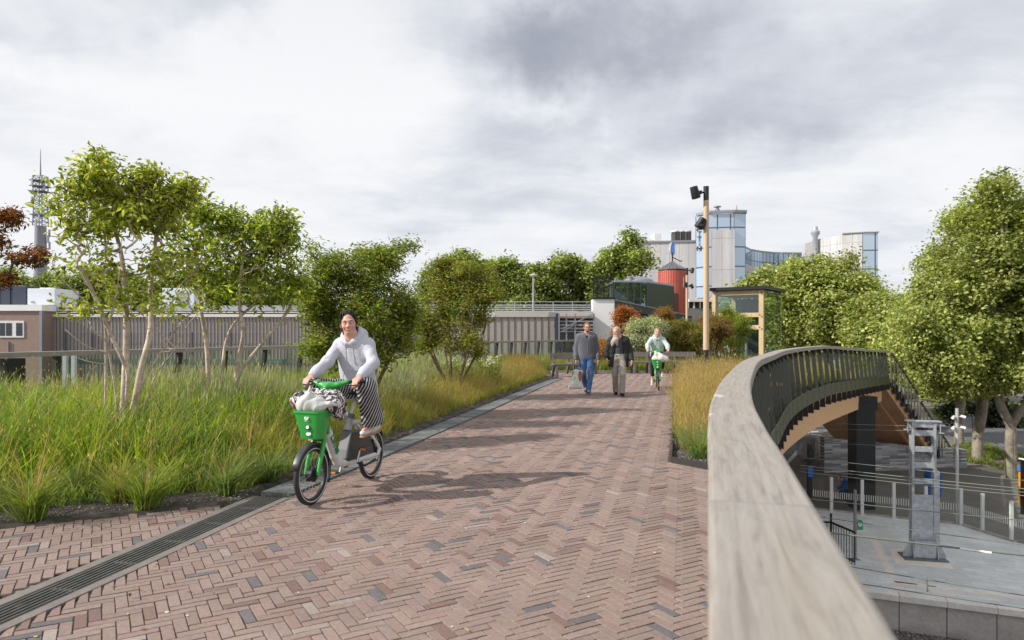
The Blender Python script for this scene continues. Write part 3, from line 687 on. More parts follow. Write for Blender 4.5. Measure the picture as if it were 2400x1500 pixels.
# golden short grass along the path edge
X, Y = scatter(LBED, .15, ymin=7.9, ymax=28, fn=lambda x, y: (edge_dist(x, y) < 1.9) & (edge_dist(x, y) > .62)); D = edge_dist(X, Y)
h = .26+.36*smooth((D-.5)/.9)
gp = [tufts(X, Y, .06, 26, h, .2, .007, .42, [(.28, .33, .06), (.20, .27, .045), (.40, .36, .10), (.33, .31, .07)], None, (.40, .30, .10))]
kk = rng.random(len(X)) < smooth((X+3)/4)*.9+.12
st = tufts(X[kk], Y[kk], .08, 14, h[kk]*1.25, .15, .0042, .22, GO, None, (.45, .33, .13)); v = st[0].reshape(-1, 7, 3)[:, 6]
gp += [st, heads(v, np.full(len(v), .06), np.full(len(v), .008), rng.random(len(v))*6, np.full(len(v), .3), pal_pick([(.48, .36, .16), (.42, .27, .12)], len(v)))]
stuff('golden_grass', gp, GM, 'low green and golden grass fringe along the left edge of the path', 'grass')
# right-hand bed: golden feather grass
rbp = [(x+.12, y+.05) for x, y in RBED[1:6]]+[(9.0, 22.2), (13, 26.1), (16.8, 31.5)]+[tuple(p) for p in offs(RR, .30)[::-1] if 8.6 < p[1] < 31]+[(2.6, 8.5)]
X, Y = scatter(rbp, .15, ymin=8.4, ymax=31.5)
h = .58+.16*np.sin(Y*.8+X)+.1*rng.random(len(X)); h = h*np.interp(Y, [8.4, 9.6, 12], [.5, .8, 1.0])*np.interp(Y, [14, 24], [1, .85])
near = smooth((9.8-Y)/1.4)
gp = [tufts(X, Y, .06, 34, h*.75, .18, .0062, .34, [(.46, .40, .11), (.32, .34, .07), (.24, .29, .05), (.54, .43, .14)], None, (.46, .35, .12)),
      tufts(X, Y, .07, 22, h*1.12, .16, .0042, .20, GO+[(.50, .40, .16)], None, (.55, .44, .20))]
v = gp[1][0].reshape(-1, 7, 3)[:, 6]; gp.append(heads(v-np.array([0, 0, .03]), np.full(len(v), .085), np.full(len(v), .008), rng.random(len(v))*6, np.full(len(v), .3), pal_pick([(.56, .43, .20), (.48, .33, .15), (.60, .50, .28)], len(v))))
k2 = near > .15; gp.append(tufts(X[k2], Y[k2], .05, 60, .42*np.ones(k2.sum()), .2, .008, .5, [(.12, .19, .06), (.16, .23, .08), (.22, .25, .08)], None, (.30, .30, .12)))
stuff('feather_grass', gp, GM, 'golden feather grass crowding between the path and the right railing', 'grass')
# bed behind the benches
bb = [(1.7, 27.9), (7.9, 28.0), (12, 31), (13, 38), (-2, 40), (0, 29)]
X, Y = scatter(bb, .27, ymin=27.8, ymax=36)
stuff('meadow_grass', [tufts(X, Y, .11, 30, .50+.2*rng.random(len(X)), .2, .013, .38, [(.16, .21, .03), (.22, .25, .05), (.11, .16, .025), (.33, .27, .08)], [4, 3, 3, 2], (.3, .28, .08))], GM, 'green grass tufts in the bed behind the benches', 'grass')
# separate tufts in the front row of the near bed: one thing each
def tuft_thing(x, y, s, pal, label, stems=0, grp='grass tufts in the front row of the left bed', nb=300, h=.50, stc=[(.36, .20, .07), (.42, .27, .10)]):
    parts = [tufts(np.array([0.]), np.array([0.]), .055*s, nb, h*s, .25, .0085, .62, pal, None, (.26, .26, .07))]
    if stems:
        sp = tufts(np.array([0.]), np.array([0.]), .05*s, stems, .78*s, .2, .0036, .36, stc, None, (.48, .34, .14)); v = sp[0].reshape(-1, 7, 3)[:, 6]
        parts += [sp, heads(v-[0, 0, .015], np.full(len(v), .035), np.full(len(v), .012), rng.random(len(v))*6, np.full(len(v), .4), pal_pick([(.6, .46, .26), (.66, .55, .36)], len(v)))]
    v, f, n, c = join(parts); o = link('grass_tuft', npmesh('grass_tuft', v, f, n, c), GM); o.location = (x, y, .01)
    return tag(o, label, 'grass tuft', grp)
TP = [(.20, .29, .05), (.15, .24, .05), (.27, .33, .07)]; TB = [(.15, .25, .08), (.20, .30, .10)]
for x, y, s, pl, stm, lb in [(-3.98, 5.66, 1.12, TP, 46, 'large green grass tuft with many orange stems, nearest the bottom left corner'),
                             (-3.23, 6.02, 1.0, TP, 22, 'green grass tuft with a few brown stems, second along the brick rim'),
                             (-2.72, 6.5, .92, TB, 9, 'small neat grass tuft just left of the far end of the slotted drain'),
                             (-2.55, 7.15, .80, TB, 3, 'bluish low grass tuft behind the end of the slotted drain'),
                             (-2.95, 7.0, .85, TP, 12, 'yellow-green tuft tucked behind the neat tufts by the drain end'),
                             (-3.6, 6.25, .9, TP, 30, 'tuft full of upright straw stems between the first two front tufts'),
                             (-4.9, 5.45, 1.15, TP, 50, 'tuft with long orange stems cut by the left edge of the picture'),
                             (-2.25, 7.55, .75, TB, 4, 'tuft hidden partly by the front wheel of the near bicycle'),
                             (2.32, 8.45, .95, TB, 20, 'blue-green grass tuft at the near tip of the right bed')]:
    g = tuft_thing(x, y, s, pl, lb, stm, 'grass tufts in the front row of the left bed' if x < 0 else 'grass tufts at the tip of the right bed')
# ---------------------------------------------------------------- trees
def leaves(cen, size, pal, wts=None, droop=.3, jit=.12, width=.45, cidx=None, cj=.18, upb=.5, outn=None):
    n = len(cen); az = rng.random(n)*2*np.pi; el = rng.normal(-droop, .45, n)
    d = np.stack([np.cos(az)*np.cos(el), np.sin(az)*np.cos(el), np.sin(el)], 1)
    nr = rng.normal(0, 1, (n, 3)); nr[:, 2] = np.abs(nr[:, 2])+upb
    if outn is not None: nr = nr+outn*1.1
    s = np.cross(d, nr); s /= np.linalg.norm(s, axis=1)[:, None]+1e-9; up = np.cross(s, d)
    L = size*(.65+.7*rng.random(n)); Wd = L*width
    V = np.zeros((n, 4, 3)); V[:, 0] = cen; m = cen+d*(L*.45)[:, None]
    fold = (L*.10)[:, None]
    V[:, 1] = m-s*(Wd/2)[:, None]+up*fold; V[:, 2] = cen+d*L[:, None]-up*fold*.6; V[:, 3] = m+s*(Wd/2)[:, None]+up*fold
    col = pal_pick(pal, n, wts, jit)
    if cidx is not None:
        cm = 1+rng.normal(0, cj, cidx.max()+1); col = np.clip(col*cm[cidx][:, None], .003, 1)
    return V.reshape(-1, 3), np.arange(4*n), np.full(n, 4), np.repeat(col, 4, 0)
def branches(stems, tips, rtip, bend=.18, expo=.42, rmax=None, nseg=3):
    """stems: list of polylines (shared base allowed). Tips join the nearest node; radii follow how much each node carries"""
    N = [];  par = []
    for pl in stems:
        pr = -1
        pts, _ = spline(pl, max(4, len(pl)*4))
        for p in pts: N.append(p); par.append(pr); pr = len(N)-1
    N = [np.array(p) for p in N]
    A = np.array(N); order = np.argsort([np.min(np.linalg.norm(A-t, axis=1)) for t in tips])
    buf = np.zeros((len(N)+len(tips)*nseg+8, 3)); buf[:len(N)] = A; cnt = len(N); ends = []
    for ti in order:
        t = tips[ti]; dv = t-buf[:cnt]; D = np.linalg.norm(dv, axis=1); pen = D*(1+.9*np.clip(-(dv[:, 2])/(D+1e-6)+.15, 0, 1.2))
        b = int(np.argmin(pen)); p0 = buf[b].copy(); L = np.linalg.norm(t-p0); pr = b
        off = np.array([rng.normal(0, bend), rng.normal(0, bend), abs(rng.normal(0, bend))-bend*.6])*L
        for k in range(1, nseg+1):
            u = k/nseg; q = p0+(t-p0)*u+off*4*u*(1-u)*.5; buf[cnt] = q; N.append(q); par.append(pr); pr = cnt; cnt += 1
        ends.append(cnt-1)
    load = np.zeros(cnt); 
    for e in ends: load[e] = 1
    for i in range(cnt-1, -1, -1):
        if par[i] >= 0: load[par[i]] += load[i]
    rad = rtip*np.maximum(load, 1)**expo
    if rmax: rad = np.minimum(rad, rmax)
    return buf[:cnt], np.array(par), rad
def limb_mesh(N, par, rad, ns=6):
    k = np.where(par >= 0)[0]; a = N[par[k]]; b = N[k]; ra = np.minimum(rad[par[k]], rad[k]*1.9); rb = rad[k]
    d = b-a; L = np.linalg.norm(d, axis=1); ok = L > 1e-5; a, b, ra, rb, d, L = a[ok], b[ok], ra[ok], rb[ok], d[ok], L[ok]; d = d/L[:, None]
    h = np.where(np.abs(d[:, 2:3]) > .9, np.array([[1., 0, 0]]), np.array([[0, 0, 1.]])); s = np.cross(d, h); s /= np.linalg.norm(s, axis=1)[:, None]; u = np.cross(d, s)
    n = len(a); V = np.zeros((n, 2*ns, 3)); e = d*(rb*.35)[:, None]
    for j in range(ns):
        t = 2*np.pi*j/ns; w_ = s*math.cos(t)+u*math.sin(t); V[:, j] = a-e*.5+w_*ra[:, None]; V[:, ns+j] = b+e+w_*rb[:, None]
    f = np.array([[j, (j+1) % ns, ns+(j+1) % ns, ns+j] for j in range(ns)]); F = ((np.arange(n)*2*ns)[:, None, None]+f[None]).reshape(-1)
    return V.reshape(-1, 3), F
def crown_pts(lobes, n, shell=.55):
    vol = np.array([(l[1][0]*l[1][1]*l[1][2])**.72*(l[2] if len(l) > 2 else 1) for l in lobes]); k = rng.choice(len(lobes), n, p=vol/vol.sum())
    v = rng.normal(0, 1, (n, 3)); v /= np.linalg.norm(v, axis=1)[:, None]; r = rng.random(n)**(1/3*(1-shell)+.02)
    c = np.array([l[0] for l in lobes])[k]; rr = np.array([l[1] for l in lobes])[k]; return c+v*rr*r[:, None]
def nvv(v): return v/np.linalg.norm(v)
def tree(name, label, cat, base, stems, lobes, ntips, lpt, lsize, spread, pal, bark, rtip=.006, wts=None, droop=.3, group=None, width=.45, lmat=None, expo=.42, ntb=None, shell=.55, rmax=None, zflat=.7, ns=6, bend=.18, upb=.5, cj=.2, bare=0, rough=3):
    """all coordinates relative to base"""
    t = empty(name, base, 0, label, cat, group)
    if rough:
        ex = []
        for l in lobes:
            c_, r_ = np.array(l[0]), np.array(l[1])
            for _ in range(rough):
                v_ = nvv(rng.normal(0, 1, 3)+np.array([0, -.3, .5])); k_ = rng.uniform(.22, .42); ex.append((tuple(c_+v_*r_*rng.uniform(.85, 1.12)), tuple(r_.mean()*k_*rng.uniform(.7, 1.3, 3)), rng.uniform(1.5, 3.5)*(l[2] if len(l) > 2 else 1)))
        lobes = [(l[0], tuple(np.array(l[1])*.88), l[2] if len(l) > 2 else 1) for l in lobes]+ex
    tips = crown_pts(lobes, ntips, shell); tb = tips if ntb is None else tips[:ntb]
    if bare:
        cc_ = np.mean([l[0] for l in lobes], axis=0); ex = crown_pts(lobes, bare, .2); ex = ex*np.array([.96, .96, 1])-np.array([0, 0, .10])-np.array([0, 0, .45])*rng.random((bare, 1)); tb = np.concatenate([tb, ex])
    N, par, rad = branches(stems, tb, rtip, bend, expo, rmax)
    if rmax: ht = N[:, 2].max(); rad = np.minimum(rad, rmax*np.clip(1.12-.85*N[:, 2]/ht, .22, 1))
    V, F = limb_mesh(N, par, rad, ns); me = npmesh('trunk', V, F, 4); o = link('trunk', me, bark, t, smooth=True)
    ci = np.repeat(np.arange(ntips), rng.poisson(lpt, ntips)); sp = rng.normal(0, 1, (len(ci), 3))*spread*np.array([1, 1, zflat])
    cen = tips[ci]+sp
    cm_ = tips.mean(0); on = cen-cm_; on /= np.linalg.norm(on, axis=1)[:, None]+1e-6
    v, f, n, c = leaves(cen, lsize, pal, wts, droop, .14, width, ci, cj, upb, on)
    link('crown', npmesh('crown', v, f, n, c), lmat or leafmat('leaves'), t)
    return t
BK1 = mat('pale_bark', (.60, .49, .40), .8, var=(7, .22), bump=(30, .5), fine=(30, .15), col2=(.40, .32, .25, 1))
BK2 = mat('brown_bark', (.17, .12, .085), .85, var=(8, .3), bump=(20, .5))
BK3 = mat('plane_bark', (.30, .26, .20), .85, var=(2.2, .22), bump=(10, .5), col2=(.17, .145, .11, 1), fine=(9, .15))
YG = [(.36, .40, .05), (.46, .49, .07), (.25, .29, .04), (.54, .55, .12), (.14, .18, .03)]
def rel(pts, b): return [tuple(np.array(p)-np.array(b)) for p in pts]
YS = 1.0
def PX(L, Y, b, dy=None):
    """photo-shaped limb points at distances Y (list or number) relative to base"""
    out = []
    for i, q in enumerate(L):
        yy = (q[2] if len(q) > 2 else Y)*YS; p = P(q[0], q[1], yy)
        if not out and p.z-b[2] > -.02: out.append((p.x-b[0]-.02, p.y-b[1], -.06))
        out.append((p.x-b[0], p.y-b[1], p.z-b[2]))
    return out
YS = 1.0
# A: the near multi-stem tree with pale bark
YS = .857
b = (-5.62*YS, 9.8*YS, 0)
stA = [PX([(277, 1030, 9.8), (272, 930, 9.75), (258, 840, 9.7), (247, 770, 9.65), (262, 740, 9.6), (280, 640, 9.5), (285, 560, 9.4)], 9.8, b),
       PX([(287, 1030, 9.85), (292, 905, 9.9), (296, 800, 9.95), (294, 700, 10.0), (285, 600, 10.1), (262, 520, 10.2), (235, 460, 10.2)], 9.8, b),
       PX([(300, 1030, 9.9), (330, 870, 10.1), (352, 780, 10.3), (352, 700, 10.5), (360, 600, 10.6), (372, 520, 10.6)], 9.8, b),
       PX([(305, 1032, 9.9), (330, 910, 10.), (375, 830, 10.1), (430, 750, 10.2), (470, 720, 10.3)], 9.8, b),
       PX([(318, 1030, 9.9), (360, 890, 9.8), (410, 820, 9.7), (440, 760, 9.6), (480, 725, 9.5)], 9.8, b),
       PX([(285, 1030, 9.8), (300, 890, 9.7), (288, 845, 9.65), (258, 780, 9.6), (225, 700, 9.5), (190, 630, 9.4)], 9.8, b),
       PX([(247, 770, 9.65), (215, 720, 9.5), (170, 680, 9.4), (120, 625, 9.3)], 9.8, b)]
def LB(px, py, Y, rx, rz, b, ry=None, wt=1): Y = Y*YS; p = P(px, py, Y); s = Y/1600; return ((p.x-b[0], p.y-b[1], p.z-b[2]), (rx*s, (ry or rx)*s, rz*s), wt)
lobA = [LB(232, 385, 10.1, 20, 30, b, 30, 2.2), LB(262, 440, 10.1, 50, 42, b, 60, 1.5), LB(340, 440, 10.2, 48, 36, b, 55, 1.4), LB(300, 500, 10.1, 70, 38, b, 75), LB(370, 500, 10.3, 60, 45, b, 60, .8),
        LB(150, 485, 9.6, 44, 26, b, 40, .8), LB(175, 440, 9.6, 22, 20, b, 20, 2), LB(200, 545, 9.6, 55, 35, b, 50, .7), LB(435, 445, 10.6, 24, 30, b, 30, 2.2), LB(420, 520, 10.6, 45, 45, b, 50, .8),
        LB(300, 610, 10.0, 110, 40, b, 70, .16), LB(400, 640, 10.2, 70, 45, b, 60, .3), LB(180, 720, 9.4, 50, 22, b, 35, .5), LB(330, 700, 9.9, 70, 25, b, 50, .15), LB(175, 620, 9.5, 35, 22, b, 40, .3), LB(250, 690, 9.8, 60, 25, b, 40, .15), LB(380, 720, 9.8, 50, 20, b, 40, .4)]
tree('small_tree', 'tallest of the small trees in the left bed, several pale stems and loose yellow-green leaves', 'tree', b, stA, lobA, 520, 15, .088, .090, YG, BK1, rtip=.0042, droop=.45, group='small multi-stem trees in the left bed', width=.42, wts=[3, 3, 2, 2, 1], shell=.35, expo=.40, rmax=.045, cj=.24, bare=260)
YS = .855
b = (-4.9*YS, 12.4*YS, 0)
stB = [PX([(482, 985, 12.4), (488, 890, 12.4), (483, 800, 12.4), (470, 720, 12.3), (465, 620, 12.2)], 12.4, b),
       PX([(510, 985, 12.5), (520, 880, 12.5), (530, 800, 12.6), (560, 745, 12.7), (640, 680, 12.8)], 12.4, b),
       PX([(548, 985, 12.5), (556, 860, 12.4), (570, 780, 12.3), (560, 700, 12.2), (570, 600, 12.2)], 12.4, b),
       PX([(486, 950, 12.4), (465, 860, 12.3), (430, 810, 12.1), (410, 770, 12.0), (400, 700, 11.9)], 12.4, b),
       PX([(556, 890, 12.4), (610, 810, 12.5), (660, 750, 12.6), (690, 700, 12.7)], 12.4, b)]
lobB = [LB(500, 520, 12.4, 55, 40, b, 60), LB(520, 600, 12.5, 90, 70, b, 80, .9), LB(600, 560, 12.4, 72, 66, b, 70, 1.1), LB(640, 530, 12.3, 42, 42, b, 50, 1.1), LB(655, 610, 12.5, 45, 70, b, 55, .9),
        LB(590, 680, 12.5, 95, 55, b, 75, .45), LB(480, 690, 12.3, 60, 45, b, 55, .35), LB(430, 600, 12.2, 40, 60, b, 50, .7), LB(670, 690, 12.7, 40, 35, b, 40, .6)]
tree('small_tree', 'bushier multi-stem tree right of the tallest one, leaning over the silver grass', 'tree', b, stB, lobB, 500, 15, .095, .105, [(.33, .40, .045), (.42, .48, .06), (.22, .29, .035), (.50, .54, .09), (.15, .20, .03)], BK1, rtip=.0044, droop=.5, group='small multi-stem trees in the left bed', width=.42, shell=.3, expo=.40, rmax=.040, cj=.24, bare=220)
# maples in the middle
def vase(n, h, r, y=.0, k=.0): return [[(rng.normal(0, .05), rng.normal(0, .05), -.02), (r*.25*math.cos(a), r*.25*math.sin(a), h*.35), (r*.55*math.cos(a), r*.55*math.sin(a), h*.7)] for a in np.linspace(0, 2*math.pi, n, endpoint=False)+rng.random()]
YS = .90
b = (-3.05*YS, 14.0*YS, 0); s = 14/1600
lob = [LB(835, 625, 14, 90, 55, b, 70, 1.2), LB(905, 605, 14.2, 55, 34, b, 45, 1.0), LB(760, 640, 13.8, 55, 55, b, 55, .7), LB(855, 700, 14, 125, 65, b, 90, 1.2), LB(850, 790, 14, 150, 75, b, 95, 1.1), LB(790, 830, 13.9, 75, 40, b, 60, .8), LB(940, 750, 14.2, 50, 60, b, 50, .7), LB(955, 580, 14.2, 30, 12, b, 15, 1.2), LB(745, 585, 13.8, 8, 16, b, 8, 2.5)]
MP = [(.21, .28, .04), (.28, .34, .055), (.16, .22, .035), (.36, .39, .075), (.30, .25, .05), (.36, .24, .07)]
tree('maple_shrub', 'broad olive-green maple behind the woman on the near bicycle', 'shrub', b, vase(7, 2.2, 1.3), lob, 900, 30, .085, .10, MP, BK2, rtip=.004, wts=[4, 4, 4, 2, 1.4, .6], group='maples in the middle of the left bed', width=.36, shell=.25, droop=.2, rmax=.04, zflat=.8)
YS = .90
b = (-1.55*YS, 18.0*YS, 0)
lob = [LB(1050, 665, 18, 62, 50, b, 50, 1.2), LB(1015, 640, 18, 14, 24, b, 15, 1.5), LB(1085, 700, 18, 75, 55, b, 60, 1.1), LB(1060, 760, 18, 85, 38, b, 60, 1), LB(1110, 640, 18, 40, 30, b, 35, .8), LB(1010, 790, 17.8, 40, 18, b, 40, .7), LB(1060, 805, 17.8, 75, 26, b, 60, .8), LB(990, 720, 18, 30, 50, b, 40, .6)]
tree('maple_shrub', 'smaller maple with a bare vase of dark stems, left of the two walking men', 'shrub', b, [[(0, 0, 0), (.25*math.cos(a), .25*math.sin(a), .5), (.62*math.cos(a), .62*math.sin(a), 1.25), (.8*math.cos(a), .8*math.sin(a), 1.9)] for a in np.linspace(0, 6.28, 7, endpoint=False)], lob, 620, 30, .085, .10, [(.23, .27, .04), (.30, .32, .055), (.17, .22, .035), (.36, .29, .065), (.38, .25, .07)], BK2, rtip=.004, wts=[3, 3, 3, 1.4, 1], group='maples in the middle of the left bed', width=.36, shell=.25, droop=.2, rmax=.035)
YS = 1.0
# red maple branches at the left edge
b = (-8.15, 9.6, 0)
lob = [LB(-10, 560, 9.6, 28, 30, b), LB(5, 510, 9.6, 36, 18, b, 30, 1.6), LB(70, 603, 9.5, 44, 17, b, 30, 1.6), LB(-5, 660, 9.6, 35, 12, b, 30), LB(-60, 580, 9.6, 60, 70, b, 60)]
tree('red_maple', 'red-brown maple reaching in from the left edge of the picture', 'tree', b, [[(-.3, 0, 0), (-.15, 0, 1.3), (.05, 0, 2.3), (.3, 0, 2.9)], [(-.3, 0, .2), (.1, 0, 1.5), (.5, -.05, 2.5)]], lob, 110, 34, .075, .06, [(.30, .07, .03), (.20, .05, .025), (.36, .13, .04), (.12, .06, .03), (.10, .12, .03)], BK2, rtip=.005, width=.34, shell=.3, droop=.3, rmax=.04)
# shrubs behind the benches
def shrub(px, pytop, Y, wpx, label, pal, wts=None, n=380, lpt=34, ls=.085, sp=.12, group='coloured shrubs behind the benches', lobes=None, mat_=None, hb=.3, cj=.2):
    c = P(px, pytop, Y); h = c.z*.94; r = wpx/2*Y/1600*.92
    lb = lobes or [((0, 0, h*.62), (r, r*.8, h*.36), 1), ((-r*.4, 0, h*.78), (r*.5, r*.5, h*.20), 1), ((r*.35, .1, h*.72), (r*.55, r*.5, h*.22), 1), ((0, 0, h*hb), (r*.8, r*.7, h*.28), .5)]
    return tree('ornamental_shrub', label, 'shrub', (c.x, Y, float(deck_z(c.x))), vase(6, h*.7, r), lb, n, lpt, ls, sp, pal, BK2, rtip=.005, wts=wts, group=group, width=.42, shell=.25, rmax=.04, lmat=mat_, cj=cj)
shrub(1466, 702, 32, 74, 'tallest coral-red maple shrub, standing in front of the white parapet wall', [(.42, .12, .04), (.50, .20, .045), (.32, .09, .04), (.46, .28, .06)], n=430, wts=[3, 3, 2, 2])
shrub(1416, 792, 30.5, 44, 'low orange shrub between the two walking men', [(.50, .24, .05), (.42, .15, .04), (.44, .32, .07)], n=170, hb=.5)
shrub(1512, 736, 31, 95, 'creamy white variegated shrub behind the man with the long beard', [(.52, .53, .36), (.62, .62, .46), (.30, .36, .16), (.20, .26, .08)], wts=[3, 3, 2, 1], n=480)
shrub(1560, 716, 34, 60, 'slim rusty shrub behind the cyclist in mint green', [(.42, .22, .06), (.34, .15, .04), (.26, .22, .05)], n=260)
shrub(1602, 738, 31.5, 125, 'wide olive and rust shrub between the cyclist and the front lamp pole', [(.16, .18, .03), (.30, .19, .05), (.22, .21, .04), (.36, .24, .06), (.11, .14, .02)], n=620, wts=[3, 2, 3, 1, 2])
shrub(1668, 722, 33, 90, 'bronze shrub right behind the front lamp pole', [(.30, .17, .06), (.22, .13, .05), (.24, .21, .05), (.34, .22, .08)], n=380)
shrub(1708, 716, 34.5, 110, 'bright yellow-green shrub in front of the timber lift tower', [(.26, .31, .035), (.34, .38, .05), (.19, .24, .03)], n=460)
# white flowering plants in the left bed
for k, (px, Y, hh) in enumerate([(1075, 17.2, .95), (1128, 18.2, .95), (1145, 18.6, 1.0)]):
    c = P(px, 800, Y); n = 60; a = rng.random(n)*6.28; r = rng.random(n)**.5*.30; base = np.stack([r*np.cos(a), r*np.sin(a), np.zeros(n)], 1)
    st_ = blades(base, hh*(.8+.25*rng.random(n)), np.full(n, .010), a, np.full(n, .12), pal_pick([(.20, .26, .05)], n)); tp = st_[0].reshape(-1, 7, 3)[:, 6]
    q = np.repeat(np.arange(n), 12); tt = rng.random(len(q)); cen = base[q]+(tp[q]-base[q])*tt[:, None]; lf = leaves(cen, .09, [(.22, .29, .05), (.16, .22, .04)], width=.3)
    t = empty('flowering_plant', (c.x, Y, 0), 0, ['clump of white flowers in the left bed, left one of three', 'clump of white flowers in the left bed, middle one of three', 'clump of white flowers in the left bed, right one of three'][k], 'plant', 'white flowering plants in the left bed')
    v, f, nn, cc = join([st_, lf]); link('stems', npmesh('stems', v, f, nn, cc), GM, t)
    
    for q1 in range(0, n, 3): cen = tp[q1]+rng.normal(0, .011, (10, 3)); v, f, nn, cc = leaves(cen, .036, [(.75, .72, .68), (.8, .78, .76)], width=.9, droop=-.3); link('flower_head', npmesh('flower_head', v, f, nn, cc), leafmat('petals', .5, .3), t)
# ---- the big plane trees at street level on the right
GZ = -5.45
PG = [(.34, .38, .10), (.43, .46, .14), (.24, .29, .065), (.52, .54, .19), (.15, .19, .04), (.60, .59, .28)]
def big(px, pybase, Y, lobpx, label, n=900, lpt=55, ls=.26, sp=.42, stems=None, pal=PG, wts=[3, 3, 3, 2, 2, .6], group='plane trees at street level on the right', rmax=.5, br=.45, zb=GZ, cat='tree', name='plane_tree', ntb=260, barkm=None, cj=.22):
    c = P(px, pybase, Y); bb_ = (c.x, Y, zb); lob = []
    for q in lobpx: lob.append(LB(q[0], q[1], q[5] if len(q) > 5 else Y, q[2], q[3], bb_, q[4] if len(q) > 4 else None))
    if stems is None:
        top = np.mean([l[0] for l in lob], axis=0); stems = [[(0, 0, -.1), (top[0]*.1, 0, top[2]*.3), (top[0]*.5, top[1]*.5, top[2]*.62), tuple(top)]]
    else: stems = [PX(s_, Y, bb_) for s_ in stems]
    return tree(name, label, cat, bb_, stems, lob, n, lpt, ls, sp, pal, barkm or BK3, rtip=.03, wts=wts, group=group, width=.75, shell=.45, ntb=ntb, rmax=rmax, expo=.40, ns=8, bend=.12, droop=.25, cj=cj)
big(2372, 1122, 33.2, [(2330, 700, 150, 130, 150), (2400, 560, 120, 150, 140), (2340, 500, 90, 80, 90), (2395, 860, 95, 60, 120), (2260, 640, 100, 75, 120), (2240, 800, 110, 85, 120), (2490, 700, 120, 180, 130), (2290, 470, 30, 22, 30), (2345, 425, 22, 22, 25), (2300, 880, 70, 40, 80)],
    'nearest and largest plane tree, forked pale trunk at the right edge', n=1150, lpt=95, ls=.165, sp=.30,
    stems=[[(2370, 1125), (2372, 1060), (2368, 1000), (2345, 950), (2330, 880), (2325, 760), (2330, 640)], [(2368, 1010), (2385, 970), (2420, 910), (2440, 800), (2430, 650)]], rmax=.62)
big(2290, 1080, 37.7, [(2245, 730, 105, 85, 130), (2210, 800, 100, 70, 110), (2300, 830, 90, 70, 110), (2200, 710, 40, 35, 50), (2280, 600, 90, 80, 90), (2225, 890, 90, 38, 90)], 'plane tree with a straight pale trunk, second from the right edge', n=760, lpt=85, ls=.185, sp=.34,
    stems=[[(2290, 1082), (2292, 1020), (2302, 950), (2300, 880), (2285, 780), (2265, 680)]], rmax=.36)
big(2245, 1040, 43.6, [(2165, 760, 65, 50, 90), (2200, 790, 85, 65, 110), (2140, 820, 75, 50, 90), (2120, 735, 25, 25, 30), (2185, 850, 70, 50, 80), (2260, 690, 80, 80, 90)], 'third plane tree trunk from the right, behind the camera pole', n=620, lpt=80, ls=.21, sp=.38,
    stems=[[(2248, 1042), (2248, 980), (2252, 920), (2235, 840), (2200, 750)]], rmax=.40)
big(1945, 1000, 58, [(1940, 705, 118, 75, 130), (1925, 640, 60, 42, 70), (1885, 670, 50, 40, 70), (1985, 685, 42, 40, 60), (1900, 770, 110, 60, 110), (2010, 770, 70, 60, 90), (1848, 720, 45, 65, 60)], 'round plane tree directly behind the timber lift tower', n=820, lpt=88, ls=.26, sp=.45)
big(2040, 1000, 52, [(2050, 775, 70, 50, 90), (2058, 725, 25, 25, 40), (2080, 830, 70, 45, 80)], 'plane tree filling the gap between the two largest crowns', n=480, lpt=64, ls=.26, sp=.46)
big(1780, 1000, 72, [(1770, 745, 60, 60, 80), (1800, 670, 30, 26, 40), (1760, 690, 18, 22, 20)], 'small far tree peeping over the roof of the lift tower', n=300, lpt=40, ls=.4, sp=.6)
big(2160, 1000, 74, [(2150, 850, 90, 70, 110), (2250, 870, 90, 60, 110), (2060, 870, 90, 50, 100)], 'distant tree filling the gap beneath the big crowns', n=560, lpt=60, ls=.34, sp=.6)
# ---- tree row behind the buildings
AG = [(.25, .30, .08), (.32, .37, .10), (.19, .24, .06), (.42, .45, .15), (.12, .16, .04)]
for k, (px, top, wd, Y, lb) in enumerate([(1110, 592, 105, 96, 'far tree directly right of the green dome'), (1185, 598, 90, 92, 'far tree second in the row behind the long shed'), (1255, 612, 85, 90, 'far tree behind the white roof lamp'),
                                          (1320, 600, 95, 93, 'far tree left of the white parapet wall'), (1378, 615, 70, 95, 'far tree between the roof lamp and the tall pointed tree'), (1466, 556, 120, 88, 'tallest pointed far tree touching the white building'), (1420, 590, 70, 90, 'far tree just left of the tallest pointed one'),
                                          (30, 628, 110, 95, 'far tree at the left edge above the navy roof box'), (120, 640, 110, 98, 'far tree above the white roof unit'), (215, 632, 120, 96, 'far tree seen through the tallest small tree'), (310, 645, 110, 98, 'far tree behind the pale stems'), (400, 650, 110, 97, 'far tree between the two small trees'),
                                          (500, 655, 120, 99, 'far tree behind the bushier small tree'), (600, 660, 110, 98, 'far tree seen low through the bushier small tree'), (700, 662, 110, 97, 'far tree left of the broad maple'), (1020, 625, 70, 98, 'far tree between the two maples')]):
    h = 783-top
    big(px, 900, Y, [(px, top+h*.52, wd/2*.95, h*.5, wd/2), (px-wd*.22, top+h*.3, wd*.28, h*.25, wd*.3), (px+wd*.2, top+h*.33, wd*.28, h*.26, wd*.3), (px, top+h*.85, wd*.55, h*.35, wd*.5), (px+wd*.05, top+h*.16, wd*.17, h*.15, wd*.2)], lb, n=300, lpt=62, ls=.38, sp=.55, pal=AG, wts=None, group='row of trees behind the long shed', name='far_tree', ntb=60, rmax=.3, cj=.3)
